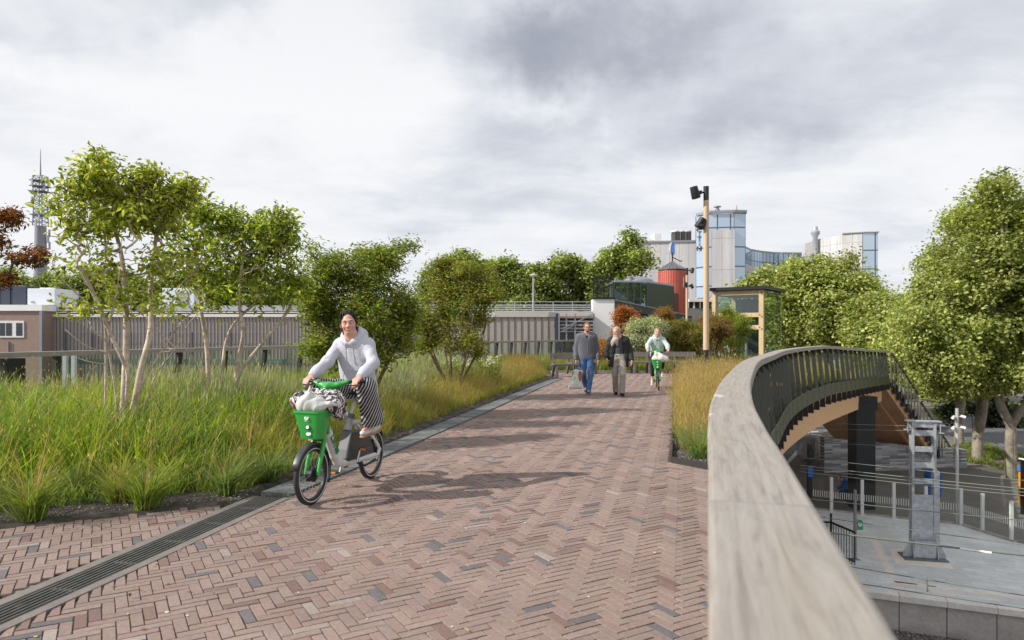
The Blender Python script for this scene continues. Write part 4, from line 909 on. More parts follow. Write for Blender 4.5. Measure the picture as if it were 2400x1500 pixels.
# ================================================================ street level on the right
def ground():
    E0 = np.array([9.38, 18.76]); dv = np.array([3.62, -1.46]); dv = dv/np.linalg.norm(dv); nv = np.array([-dv[1], dv[0]])   # nv points away from the camera
    def q(a, b_): p = E0+dv*a+nv*b_; return (p[0], p[1])
    # plaza slab: its near edge is the platform edge
    poly = [q(-900, 0), q(900, 0), q(900, 2600), q(-900, 2600)]
    m = MB(); m.prism(poly, -6.6, GZ); 
    pav = bpy.data.materials.new('plaza_clinker'); pav.use_nodes = True; t = NT(pav.node_tree); p = t.n['Principled BSDF']; o = t.n.new('ShaderNodeTexCoord').outputs['Object']
    br = t.n.new('ShaderNodeTexBrick'); t.l.new(t.mapv(o, rot=(0, 0, .3)), br.inputs[0]); br.inputs['Scale'].default_value = 1; br.inputs['Brick Width'].default_value = .22; br.inputs['Row Height'].default_value = .08; br.inputs['Mortar Size'].default_value = .006
    br.inputs['Color1'].default_value = (.21, .185, .165, 1); br.inputs['Color2'].default_value = (.17, .15, .138, 1); br.inputs['Mortar'].default_value = (.13, .115, .10, 1)
    c = t.mix(1, br.outputs[0], t.ramp(t.noise(o, .5, 6, .6), [(.3, (.8, .8, .8)), (.7, (1.2, 1.2, 1.2))]), 'MULTIPLY'); t.l.new(c, p.inputs['Base Color']); p.inputs['Roughness'].default_value = .85
    m.build('ground', pav)['kind'] = 'structure'
    m = MB(); m.prism([q(-900, 2), q(900, 2), q(900, -900), q(-900, -900)], -7.2, -6.42); 
    bal = mat('ballast_bed', (.13, .12, .115), .95, var=(3, .2), bump=(40, 1.0), fine=(45, .45)); m.build('track_bed', bal)['kind'] = 'structure'
    # loose ballast
    n = 26000; a = rng.uniform(-7, 12, n); bb = -rng.uniform(0.02, 4.3, n); pb = E0+dv*a[:, None]+nv*bb[:, None]; pb = np.c_[pb, np.full(n, -6.41)]
    k = (pb[:, 0] > 4) ; pb = pb[k]; n = len(pb); s = rng.uniform(.02, .045, n); oc = np.array([(1, 0, 0), (-1, 0, 0), (0, 1, 0), (0, -1, 0), (0, 0, .8), (0, 0, -.8)])
    V = pb[:, None]+oc[None]*s[:, None, None]*rng.uniform(.6, 1.4, (n, 6, 1)); f = np.array([(0, 2, 4), (2, 1, 4), (1, 3, 4), (3, 0, 4), (2, 0, 5), (1, 2, 5), (3, 1, 5), (0, 3, 5)])
    cc = pal_pick([(.22, .20, .185), (.15, .135, .125), (.30, .28, .26), (.19, .15, .12)], n)
    tag(link('ballast', npmesh('ballast', V.reshape(-1, 3), ((np.arange(n)*6)[:, None, None]+f[None]).reshape(-1), 3, np.repeat(cc[:, None], 6, 1).reshape(-1, 3)), mat('mulch')), 'grey crushed stone ballast along the railway track', 'ballast', kind='stuff')
    # rails and sleepers
    def at(a, b_, z): p = q(a, b_); return Vector((p[0], p[1], z))
    tr = empty('railway_track', (*q(0, -1.9), -6.4), 0, 'rusty brown steel rails on concrete sleepers at the foot of the platform wall', 'railway track'); L0 = tr.location.copy()
    rm = mat('rail_steel', (.16, .09, .06), .5, .5, var=(5, .3))
    for b_ in (-1.35, -2.79):
        m = MB(); m.bar(at(-14, b_, -6.20)-L0, at(14, b_, -6.20)-L0, .07, .045).bar(at(-14, b_, -6.27)-L0, at(14, b_, -6.27)-L0, .02, .12).bar(at(-14, b_, -6.33)-L0, at(14, b_, -6.33)-L0, .15, .02); m.build('rail', rm, tr)
    proto = None
    for a in np.arange(-6, 10, .6):
        m = MB()
        if proto is None:
            m.bar(at(a, -.85, -6.38)-L0, at(a, -3.3, -6.38)-L0, .24, .12); proto = m.build('sleeper', mat('sleeper_concrete', (.24, .21, .19), .9, var=(4, .2)), tr, bevel=.01); a0 = a
        else:
            o_ = proto.copy(); COL.objects.link(o_); o_.parent = tr; p = at(a, 0, 0)-at(a0, 0, 0); o_.location = p
    # platform: wall, edge slab, tiles
    pf = mat('platform_wall', (.42, .39, .365), .85, var=(1.4, .2), fine=(12, .12), bump=(20, .2))
    for k in range(-14, 12):
        m = MB(); m.add([at(k*1.1+.012, -.03, -6.5), at((k+1)*1.1-.012, -.03, -6.5), at((k+1)*1.1-.012, .06, -6.5), at(k*1.1+.012, .06, -6.5)]+[at(k*1.1+.012, -.03, -5.56), at((k+1)*1.1-.012, -.03, -5.56), at((k+1)*1.1-.012, .06, -5.56), at(k*1.1+.012, .06, -5.56)],
                         [(3, 2, 1, 0), (4, 5, 6, 7), (0, 1, 5, 4), (1, 2, 6, 5), (2, 3, 7, 6), (3, 0, 4, 7)]); w_ = m
        o_ = w_.build('wall_panel', pf, WALL)
        m = MB(); a0_, a1_ = k*1.1+.004, (k+1)*1.1-.004
        m.add([at(a0_, -.14, -5.60), at(a1_, -.14, -5.60), at(a1_, .22, -5.60), at(a0_, .22, -5.60), at(a0_, -.14, -5.435), at(a1_, -.14, -5.435), at(a1_, .22, -5.435), at(a0_, .22, -5.435)], [(3, 2, 1, 0), (4, 5, 6, 7), (0, 1, 5, 4), (1, 2, 6, 5), (2, 3, 7, 6), (3, 0, 4, 7)])
        m.build('edge_slab', mat('edge_slab', (.68, .65, .62), .8, var=(2, .14), fine=(14, .1)), WALL, bevel=.012)
    for ch in WALL.children: ch.data.transform(Matrix.Translation(-WALL.location))
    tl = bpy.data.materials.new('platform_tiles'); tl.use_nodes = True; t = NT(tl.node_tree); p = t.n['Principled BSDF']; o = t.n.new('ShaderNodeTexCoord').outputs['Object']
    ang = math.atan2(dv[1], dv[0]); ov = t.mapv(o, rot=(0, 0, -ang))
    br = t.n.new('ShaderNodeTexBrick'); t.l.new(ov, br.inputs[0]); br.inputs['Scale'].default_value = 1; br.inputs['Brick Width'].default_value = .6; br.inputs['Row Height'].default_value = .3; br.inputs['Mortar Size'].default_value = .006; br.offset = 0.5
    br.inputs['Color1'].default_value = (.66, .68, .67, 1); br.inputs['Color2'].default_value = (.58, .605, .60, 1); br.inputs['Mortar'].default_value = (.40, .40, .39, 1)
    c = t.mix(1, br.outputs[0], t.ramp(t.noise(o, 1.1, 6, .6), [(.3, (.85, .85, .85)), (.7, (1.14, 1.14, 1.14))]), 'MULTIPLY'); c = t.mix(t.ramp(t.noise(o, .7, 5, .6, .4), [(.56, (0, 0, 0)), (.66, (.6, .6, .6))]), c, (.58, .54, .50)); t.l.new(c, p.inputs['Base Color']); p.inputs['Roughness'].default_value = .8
    far = [P(1830, 1186, 1).xy, ] 
    fpts = [(16.9, 22.9), (16.64, 24.15), (16.43, 25.1), (14.5, 26.0), (13.55, 26.5), (12.6, 27.0), (9.0, 28.8), (4, 31.0)]
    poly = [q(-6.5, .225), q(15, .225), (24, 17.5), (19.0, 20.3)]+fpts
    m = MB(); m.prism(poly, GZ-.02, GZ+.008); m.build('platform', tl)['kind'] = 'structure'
    pale = mat('pale_tactile', (.76, .68, .60), .85, var=(4, .12)); 
    m = MB()
    for a0, a1, b0, b1 in [(-1.0, .25, .95, 1.12), (.9, 7.5, .90, 1.10), (1.0, 1.55, .42, .54), (2.0, 2.5, .42, .54), (3.0, 3.5, .42, .54), (4, 4.5, .42, .54), (-.6, -.1, .42, .54)]:
        m.prism([q(a0, b0), q(a1, b0), q(a1, b1), q(a0, b1)], GZ+.006, GZ+.013)
    for pts in ([(2036, 1257), (2054, 1257), (2085, 1325), (2067, 1325)], [(2072, 1328), (2091, 1328), (2098, 1352), (2079, 1352)], [(2084, 1287), (2194, 1280), (2236, 1335), (2100, 1321)], [(1925, 1240), (2020, 1246), (2022, 1250), (1927, 1244)]):
        w4 = []
        for (x, y) in pts: Y = (EYE-GZ)*1600/(y-783); w4.append(((x-1200)/1600*Y, Y))
        m.prism(w4, GZ+.006, GZ+.012)
    m.build('platform_markings', pale)['kind'] = 'structure'
    m = MB(); m.prism([q(1.15, .93), q(1.7, .97), q(1.65, 1.05), q(1.1, 1.06)], GZ+.013, GZ+.016).prism([q(1.95, .95), q(2.15, .96), q(2.12, 1.02), q(1.93, 1.03)], GZ+.013, GZ+.016)
    m.build('rust_stain', mat('rust_stain', (.20, .07, .03), .9, var=(9, .4)))['kind'] = 'structure'
    m = MB(); m.prism([q(7.2, 3.0), q(9.5, 3.0), q(9.5, 3.1), q(7.2, 3.1)], GZ+.009, GZ+.013); m.build('platform_markings', mat('yellow_line', (.55, .38, .06), .7))['kind'] = 'structure'
    # kerb line at far side of the platform
    m = MB()
    for p, r in zip(fpts[:-1], fpts[1:]): m.bar((p[0], p[1], GZ+.03), (r[0], r[1], GZ+.03), .12, .08)
    m.build('kerb', mat('edging_stone3', (0.36, 0.33, 0.30), 0.8, var=(3, 0.2)))['kind'] = 'structure'
    # asphalt road beyond the trees, cycle road under the bridge
    asp = mat('asphalt', (.13, .13, .135), .9, var=(.5, .15), fine=(30, .2))
    def gp(x, y): Y = (EYE-GZ)*1600/(y-783); return ((x-1200)/1600*Y, Y)
    m = MB(); m.prism([gp(2100, 1022), gp(2250, 1033), gp(2420, 1062), gp(2560, 1080), gp(2600, 1000), gp(2400, 995), gp(2200, 986), gp(2050, 985)], GZ-.02, GZ+.010)
    m.prism([gp(1700, 1130), gp(1835, 1100), gp(1925, 1012), gp(1960, 975), gp(1840, 965), gp(1790, 1000), gp(1700, 1060)], GZ-.02, GZ+.010); m.build('road', asp)['kind'] = 'structure'
    m = MB()
    for a, b_, c_, d_ in [((1888, 1019), (1896, 1019), (1880, 1052), (1870, 1052)), ((1868, 1055), (1879, 1055), (1846, 1090), (1835, 1090)), ((1835, 1091), (1846, 1091), (1812, 1122), (1800, 1122)), ((1890, 1011), (1898, 1011), (1896, 1016), (1889, 1016)),
                          ((1900, 1012), (1918, 1011), (1918, 1012.6), (1900, 1013.6)), ((1900, 1017), (1926, 1020), (1926, 1021.6), (1900, 1018.6)), ((1862, 996), (1910, 1004), (1911, 1006), (1862, 998))]:
        m.prism([gp(*a), gp(*b_), gp(*c_), gp(*d_)], GZ+.012, GZ+.016)
    m.build('road_markings', mat('road_paint', (.62, .61, .58), .7, var=(3, .1)))['kind'] = 'structure'
    # grass verges
    vg = mat('verge_soil', (.13, .10, .07), .95, var=(2, .3)); V1 = [gp(2228, 1078), gp(2235, 1040), gp(2310, 1045), gp(2420, 1075), gp(2500, 1090), gp(2500, 1130), gp(2400, 1120), gp(2330, 1095)]
    V2 = [gp(1830, 1028), gp(1848, 1012), gp(1862, 1018), gp(1868, 1030), gp(1852, 1040), gp(1832, 1050)]; V3 = [gp(2190, 985), gp(2420, 990), gp(2500, 1000), gp(2500, 950), gp(2180, 948)]
    m = MB(); m.prism(V1, GZ-.02, GZ+.014); m.prism(V2, GZ-.02, GZ+.022); m.prism(V3, GZ-.02, GZ+.014); m.build('verge', vg)['kind'] = 'structure'
    parts = []
    for V_, sp, hh in ((V1, .35, .34), (V2, .22, .25), (V3, .7, .5)):
        xs = [p[0] for p in V_]; ys = [p[1] for p in V_]; X, Y = np.meshgrid(np.arange(min(xs), max(xs), sp), np.arange(min(ys), max(ys), sp)); X = X.ravel()+rng.normal(0, sp*.3, X.size); Y = Y.ravel()+rng.normal(0, sp*.3, Y.size)
        k = inpoly(X, Y, V_); X, Y = X[k], Y[k]; k = np.sin(X*1.1)*np.sin(Y*.9)+rng.normal(0, .4, len(X)) > -.25; X, Y = X[k], Y[k]
        g = list(tufts(X, Y, .16, 22, hh, .3, .035, .55, [(.16, .21, .03), (.24, .26, .05), (.11, .16, .03)])); g[0][:, 2] += GZ-deck_z(g[0][:, 0]); parts.append(tuple(g))
    stuff('verge_grass', parts, GM, 'low yellow-green ground cover on the verges around the plane tree trunks', 'ground cover')
    return gp
WALL = empty('platform_wall', (9.38, 18.76, -6.4), 0, 'concrete platform wall with pale edge slabs beside the railway track', 'wall')
gp = ground()
G = lambda x, y: Vector((*gp(x, y), GZ))
def hedge(x0, x1, y, hpx, label, pal=[(.03, .05, .02), (.045, .07, .025), (.02, .035, .015)], lpt=60):
    a = G(x0, y); b = G(x1, y); c = (a+b)/2; s = c.y/1600; h = hpx*s; lob = []
    nn = max(2, int((b-a).length/(h*.9)))
    for i in range(nn):
        p = a+(b-a)*((i+.5)/nn)-c; lob.append(((p.x, p.y, h*.5), ((b-a).length/nn*.75, h*.55, h*.5), 1))
    return tree('hedge', label, 'hedge', c, [[(0, 0, .05), (l[0][0]*.6, l[0][1]*.6, h*.25), (l[0][0], l[0][1], h*.6)] for l in lob], lob, 60*nn, lpt, .20, .22, pal, BK2, rtip=.02, shell=.5, width=.7)
hedge(2228, 2345, 1000, 66, 'dark evergreen hedge behind the plane tree trunks')
hedge(2330, 2460, 998, 52, 'dark green hedge at the right edge behind the forked trunk', [(.06, .09, .03), (.09, .12, .04), (.035, .055, .02)])
# ---- steel catenary mast
def mast():
    b = G(2163, 1308); t = empty('catenary_mast', b, R(-12), 'tall galvanised steel railway mast with rectangular openings on the platform', 'mast')
    H = EYE+2.78-5.55-GZ; H = (EYE-(988-783)/1600*b.y)-GZ; wd = .62
    for sx in (-1, 1):
        m = MB(); m.box((sx*wd/2, 0, H/2), (.075, .22, H)); m.box((sx*(wd/2+.035), .10, H/2), (.04, .02, H)); m.build('channel', M_galv, t, bevel=.006)
    m = MB(); z = .9
    m.box((0, -.085, 1.25), (wd-.08, .014, 1.5)); zz = 2.0; gap = .33; m.build('cover_plate', M_galv, t)
    while zz < H-.1:
        if zz+gap < H: pass
        zz += gap; m = MB(); m.box((0, -.085, min(zz+.09, H-.09)), (wd-.08, .014, .17)); zz += .17; m.build('tie_plate', M_galv, t)
    m = MB(); m.box((0, 0, .03), (1.22, .75, .05)); m.build('base_plate', mat('dull_steel', (.17, .18, .19), .6, .4, var=(5, .25)), t, bevel=.005)
    m = MB()
    for sx in (-1, 1):
        M_ = Matrix.Translation(Vector((0, -.15*1, 0)))
        m.add([(sx*.33, -.30, .06), (sx*.33, .28, .06), (sx*.33, .11, .75), (sx*.33, -.11, .75), (sx*.35, -.30, .06), (sx*.35, .28, .06), (sx*.35, .11, .75), (sx*.35, -.11, .75)], [(0, 1, 2, 3), (7, 6, 5, 4), (0, 4, 5, 1), (1, 5, 6, 2), (2, 6, 7, 3), (3, 7, 4, 0)])
        m.add([(sx*.34, -.12, .06), (sx*.60, -.12, .06), (sx*.60, -.12, .16), (sx*.36, -.12, .70), (sx*.34, -.10, .06), (sx*.60, -.10, .06), (sx*.60, -.10, .16), (sx*.36, -.10, .70)], [(0, 1, 2, 3), (7, 6, 5, 4), (0, 4, 5, 1), (1, 5, 6, 2), (2, 6, 7, 3), (3, 7, 4, 0)])
    m.box((0, -.20, .33), (.62, .02, .52)); m.build('gussets', M_galv, t)
    m = MB(); m.box((0, 0, H+.015), (.98, .30, .03)).box((.52, 0, H-.10), (.12, .26, .025)).box((-.46, 0, H-.26), (.16, .22, .025)).box((.50, 0, H-.34), (.14, .22, .025))
    for sx in (-1, 1): m.tube([(sx*.46, -.1, H), (sx*.46, -.1, H-.34)], .014, 6)
    m.build('top_bracket', M_galv, t)
    c = MB(); c.lathe([(.10, 0), (.10, .02), (.04, .03), (.04, .10)], 10, Matrix.Translation(Vector((-.46, 0, H-.25))) @ Matrix.Rotation(R(90), 4, 'Y')); c.build('insulator', mat('insulator', (.16, .10, .08), .35), t, smooth=True)
    # the slimmer post standing right next to it
    b2 = G(2197, 1302); t2 = empty('steel_post', b2, R(-12), 'slim galvanised post with an angled arm, right beside the tall railway mast', 'post'); H2 = (EYE-(1105-783)/1600*b2.y)-GZ
    m = MB(); m.box((0, 0, H2/2), (.10, .10, H2)); m.build('shaft', M_galv, t2, bevel=.006)
    m = MB(); m.bar((0, 0, H2-.03), (-.34, .0, H2+.38), .09, .09); m.build('arm', M_galv, t2)
    m = MB(); m.box((0.03, 0, .015), (.38, .3, .03)); m.build('foot_plate', M_galv, t2)
mast()
# ---- wires: each one a thing
WM = mat('copper_wire', (.20, .22, .19), .5, .5)
def wire(pl, r, label, grp='overhead railway wires crossing in front of the street', m=None, name='overhead_wire', extra=None):
    c = Vector(pl[0]); pts = []
    for a, b_ in zip(pl[:-1], pl[1:]):
        a = Vector(a); b_ = Vector(b_); 
        for u in np.linspace(0, 1, 8, endpoint=False): p = a+(b_-a)*float(u); p.z -= .10*4*u*(1-u)*(b_-a).length/20; pts.append(p-c)
    pts.append(Vector(pl[-1])-c); mb = MB(); mb.tube(pts, r, 6); o = mb.build(name, m or WM, None); o.location = c
    return tag(o, label, 'wire', grp)
def lw(x0, y0, x1, y1, dh, ext=.6):
    """a level wire dh below the eye through two photo points, carried on both ways"""
    p = P(x0, y0, dh*1600/(y0-783)); q = P(x1, y1, dh*1600/(y1-783)); d = q-p; return [p-d*ext*.4, q+d*ext]
for k, (x0, y0, x1, y1, dh, r, lb) in enumerate([
    (2000, 1084, 2400, 1122, 2.45, .006, 'upper thin wire passing behind the tall railway mast'),
    (2000, 1103, 2400, 1142, 2.48, .009, 'second wire down, bright green-grey, ending above the orange machine'),
    (2000, 1110, 2400, 1150, 2.52, .007, 'third wire down, running just under the second one'),
    (2000, 1118, 2400, 1158, 2.6, .009, 'fourth wire down with small fittings near the right edge'),
    (1880, 1165, 2400, 1215, 2.6, .007, 'wire running across the tops of the glass fence posts'),
    (1905, 1207, 2400, 1272, 2.7, .006, 'thin wire crossing the feet of the fence posts'),
    (1927, 1244, 2400, 1297, 2.3, .011, 'thick dark contact cable crossing the foot of the railway mast'),
    (1980, 1324, 2343, 1383, 3.0, .0065, 'thin cable above the platform edge'),
    (2004, 1364, 2383, 1420, 3.0, .0065, 'lowest cable along the platform edge')]):
    wire(lw(x0, y0, x1, y1, dh, .9), r, lb)
mt = G(2163, 1308)
for x0, y0, yy, lb in [(1900, 988, 998, 'thin wire tied to the top left of the railway mast'), (1900, 1003, 1009, 'thin wire tied just below the top of the railway mast'), (1900, 1030, 1047, 'wire tied to the mast beneath the upper openings')]:
    a = P(1760, y0-6, 30); b_ = P(2140, yy, mt.y); wire([a, b_], .009, lb, m=mat('grey_wire', (.30, .30, .31), .5, .4))
for x, y, lb in ((2250, 1286, 'pale sleeve clamp hanging on the thick dark cable'),):
    p = P(x, y, 2.3*1600/(y-783)); q = P(x+74, y+10, 2.3*1600/(y+10-783)); m = MB(); m.tube([(0, 0, 0), q-p], .014, 6); o = m.build('cable_sleeve', M_white); o.location = p; tag(o, lb, 'cable sleeve')
for x0, y0, x1, y1 in ((2172, 1354, 2174, 1387),):
    p = P(x0, y0, 8.4); q = P(x1, y1, 8.4); m = MB(); m.tube([(0, 0, 0), q-p], .009, 6); o = m.build('wire_dropper', M_grey); o.location = p; tag(o, 'short upright rod linking the two lowest cables', 'dropper')
# ---- glass fence along the far side of the platform
def glass_fence():
    pts = [G(1840, 1186), G(1896, 1192), G(1948.5, 1198.7), G(2020.5, 1206.7), G(2094.7, 1215), G(2170, 1223), G(2252.5, 1231.5), G(2302.7, 1246.7), G(2370.7, 1268.5), G(2450, 1294)]
    t = empty('glass_fence', pts[4], 0, 'low glass fence with slim white posts along the back of the platform', 'fence'); L0 = t.location.copy(); wm = mat('fence_white', (.62, .62, .60), .5, .1)
    gl = glass_mat('fence_glass', (.93, .95, .94), .6, .02)
    for i, p in enumerate(pts):
        q = p-L0; m = MB(); m.box(q+Vector((0, 0, .68)), (.11, .07, 1.36)).box(q+Vector((0, 0, .015)), (.22, .16, .03)); m.build('fence_post', wm, t)
        if i < len(pts)-1:
            n = pts[i+1]-L0; d = (n-q).normalized(); m = MB(); m.bar(q+d*.07+Vector((0, 0, .66)), n-d*.07+Vector((0, 0, .66)), .012, 1.2); g = m.build('glass_pane', gl, t)
            m = MB(); L = (n-q).length; k = int(L/.075)
            for j in range(1, k):
                c = q+d*(L*j/k)+Vector((0, -.012, .66)); m.box(c, (.026, .006, .26))
            m.build('etched_stripes', mat('etched', (.60, .60, .58), .7), g)
glass_fence()
# ---- small sign post, black railing, camera pole, white board, bins, machine
def small_things():
    b = G(2004, 1312); t = empty('sign_post', b, 0, 'grey post with a green sign showing a white figure, left of the railway mast', 'sign post'); H = (EYE-(1148-783)/1600*b.y)-GZ
    m = MB(); m.box((0, 0, H/2), (.07, .07, H)); m.build('pole', mat('post_grey', (.22, .21, .22), .6, .2), t); m = MB(); m.box((0, 0, .012), (.24, .2, .024)); m.build('foot_plate', M_grey, t)
    s = MB(); s.prism([(-.09, -.15), (.09, -.15), (.09, .08), (.05, .15), (-.03, .17), (-.09, .15)], -.008, .008, Matrix.Translation(Vector((.13, -.05, (EYE-(1228-783)/1600*b.y)-GZ-.02))) @ Matrix.Rotation(R(90), 4, 'X')); sg = s.build('sign_board', mat('sign_green', (.02, .26, .12), .4), t)
    zc = (EYE-(1228-783)/1600*b.y)-GZ; m = MB(); m.lathe([(.001, 0), (.062, 0), (.062, .004), (.001, .004)], 18, Matrix.Translation(Vector((.13, -.063, zc-.0))) @ Matrix.Rotation(R(90), 4, 'X')); m.build('sign_symbol', M_white, sg)
    m = MB(); m.bar((.10, -.070, zc-.03), (.13, -.070, zc+.01), .012, .014, (0, 1, 0)).bar((.13, -.070, zc+.01), (.17, -.070, zc-.02), .012, .014, (0, 1, 0)).bar((.115, -.070, zc+.035), (.15, -.070, zc+.02), .012, .014, (0, 1, 0)).build('sign_arrow', MATS['sign_green'], sg)
    # black railing of a stair opening
    a = G(1962, 1300); t = empty('black_railing', a, 0, 'black steel guard rail at the stair opening left of the green sign', 'railing'); c = [Vector((-1.5, .3, 0)), Vector((-.15, .1, 0)), Vector((.06, -1.0, 0))]
    m = MB()
    for p, q in zip(c[:-1], c[1:]):
        m.bar(p+Vector((0, 0, 1.0)), q+Vector((0, 0, 1.0)), .05, .05); m.bar(p+Vector((0, 0, .1)), q+Vector((0, 0, .1)), .04, .03); n = int((q-p).length/.12)
        for j in range(n+1): s_ = p+(q-p)*(j/n); m.bar(s_, s_+Vector((0, 0, 1.0)), .018, .018)
    m.bar(c[1], c[1]+Vector((0, 0, 1.28)), .05, .05); m.build('rail_bars', M_black, t)
    b = G(2243, 1229); t = empty('camera_pole', b, 0, 'tall pale pole carrying four white surveillance cameras', 'camera pole'); H = (EYE-(957-783)/1600*b.y)-GZ; wm = mat('camera_white', (.72, .72, .72), .4)
    m = MB(); m.tube([(0, 0, 0), (0, 0, H)], .055, 10); m.build('pole', mat('pale_pole', (.46, .46, .45), .5, .2), t, smooth=True)
    for sx, z in ((-1, H-.32), (1, H-.30), (-1, H-.70), (1, H-.70)):
        m = MB(); m.bar((0, 0, z), (sx*.16, -.05, z), .03, .03); cmr = m.build('camera', wm, t); m = MB(); m.tube([(sx*.12, -.02, z+.02), (sx*.24, -.12, z-.02)], [.045, .055], 10); m.build('housing', wm, cmr, smooth=True)
    b = G(2282, 1075); t = empty('notice_board', b, 0, 'plain pale board on a thin post between the tree trunks', 'board'); s = b.y/1600
    z0 = EYE-(1004-783)*s-GZ; z1 = EYE-(977-783)*s-GZ; m = MB(); m.box((-.25, 0, (z0+z1)/2), (.66, .05, z1-z0)); m.build('board', mat('board_pale', (.58, .60, .66), .5), t)
    m = MB(); m.box((-.07, -.04, (z1+.15)/2), (.06, .06, z1+.15)); m.build('post', M_grey, t)
    # blue bins
    for x, y0, y1, w_, lb in ((2179, 1113, 1172, 13, 'blue bin standing directly behind the railway mast'), (2193, 1117, 1172, 14, 'blue bin seen between the mast and the slim post')):
        Y = 29.5; p = P(x, y1, Y); h = (y1-y0)*Y/1600; wd = w_*Y/1600*1.15; zb = p.z
        t = empty('blue_container', (p.x, Y, GZ), 0, lb, 'container', 'blue containers behind the mast'); bm_ = mat('blue_plastic', (.012, .10, .42), .45, var=(2, .12))
        m = MB(); m.box((0, 0, zb-GZ+h/2), (wd, .4, h)); m.build('body', bm_, t, bevel=.03); m = MB(); m.prism([(-wd/2, 0), (wd/2, 0), (wd/2*.8, .12), (-wd/2*.5, .14)], -.22, .22, Matrix.Translation(Vector((0, 0, zb-GZ+h))) @ Matrix.Rotation(R(90), 4, 'X')); m.build('lid', bm_, t)
        m = MB(); m.box((0, 0, (zb-GZ)/2), (.09, .09, zb-GZ)); m.build('stand', M_grey, t)
    # black pole with a blue sign at the left
    b = G(1897, 1225); t = empty('signal_post', b, 0, 'dark signal post with a blue plate beside the curving handrail', 'post'); s = b.y/1600; H = EYE-(1043-783)*s-GZ
    m = MB(); m.box((0, 0, H*.5), (.15, .12, H)); m.build('shaft', M_black, t); m = MB(); m.box((.0, -.09, EYE-(1103-783)*s-GZ), (.17, .05, .42)); m.build('plate', mat('blue_plastic'), t)
    for dz in (.35, .0): 
        m = MB(); m.box((.03, -.06, H-.3-dz*1.3), (.20, .10, .26)); m.build('lamp_box', M_black, t, bevel=.02)
    # ticket machine cut by the right edge
    b = G(2402, 1205); t = empty('ticket_machine', b, R(10), 'orange and blue ticket machine under a white hood at the right edge', 'machine'); s = b.y/1600
    m = MB(); m.box((.45, 0, .95), (.9, .6, 1.3)); m.build('body', mat('machine_orange', (.62, .27, .012), .4, var=(2, .06)), t, bevel=.03)
    m = MB(); m.box((.45, 0, 1.72), (.96, .66, .22)); m.build('head', mat('machine_blue', (.05, .16, .50), .4), t, bevel=.03)
    m = MB(); m.bar((-.15, -.1, 2.15), (1.0, -.2, 1.95), .5, .05); m.build('hood', M_white, t); m = MB(); m.box((-.10, 0, 1.05), (.10, .1, 2.1)); m.build('post', M_black, t)
    m = MB(); m.box((.45, -.31, 1.25), (.5, .02, .42)); m.build('screen', mat('dark_screen', (.03, .035, .04), .15), t)
small_things()
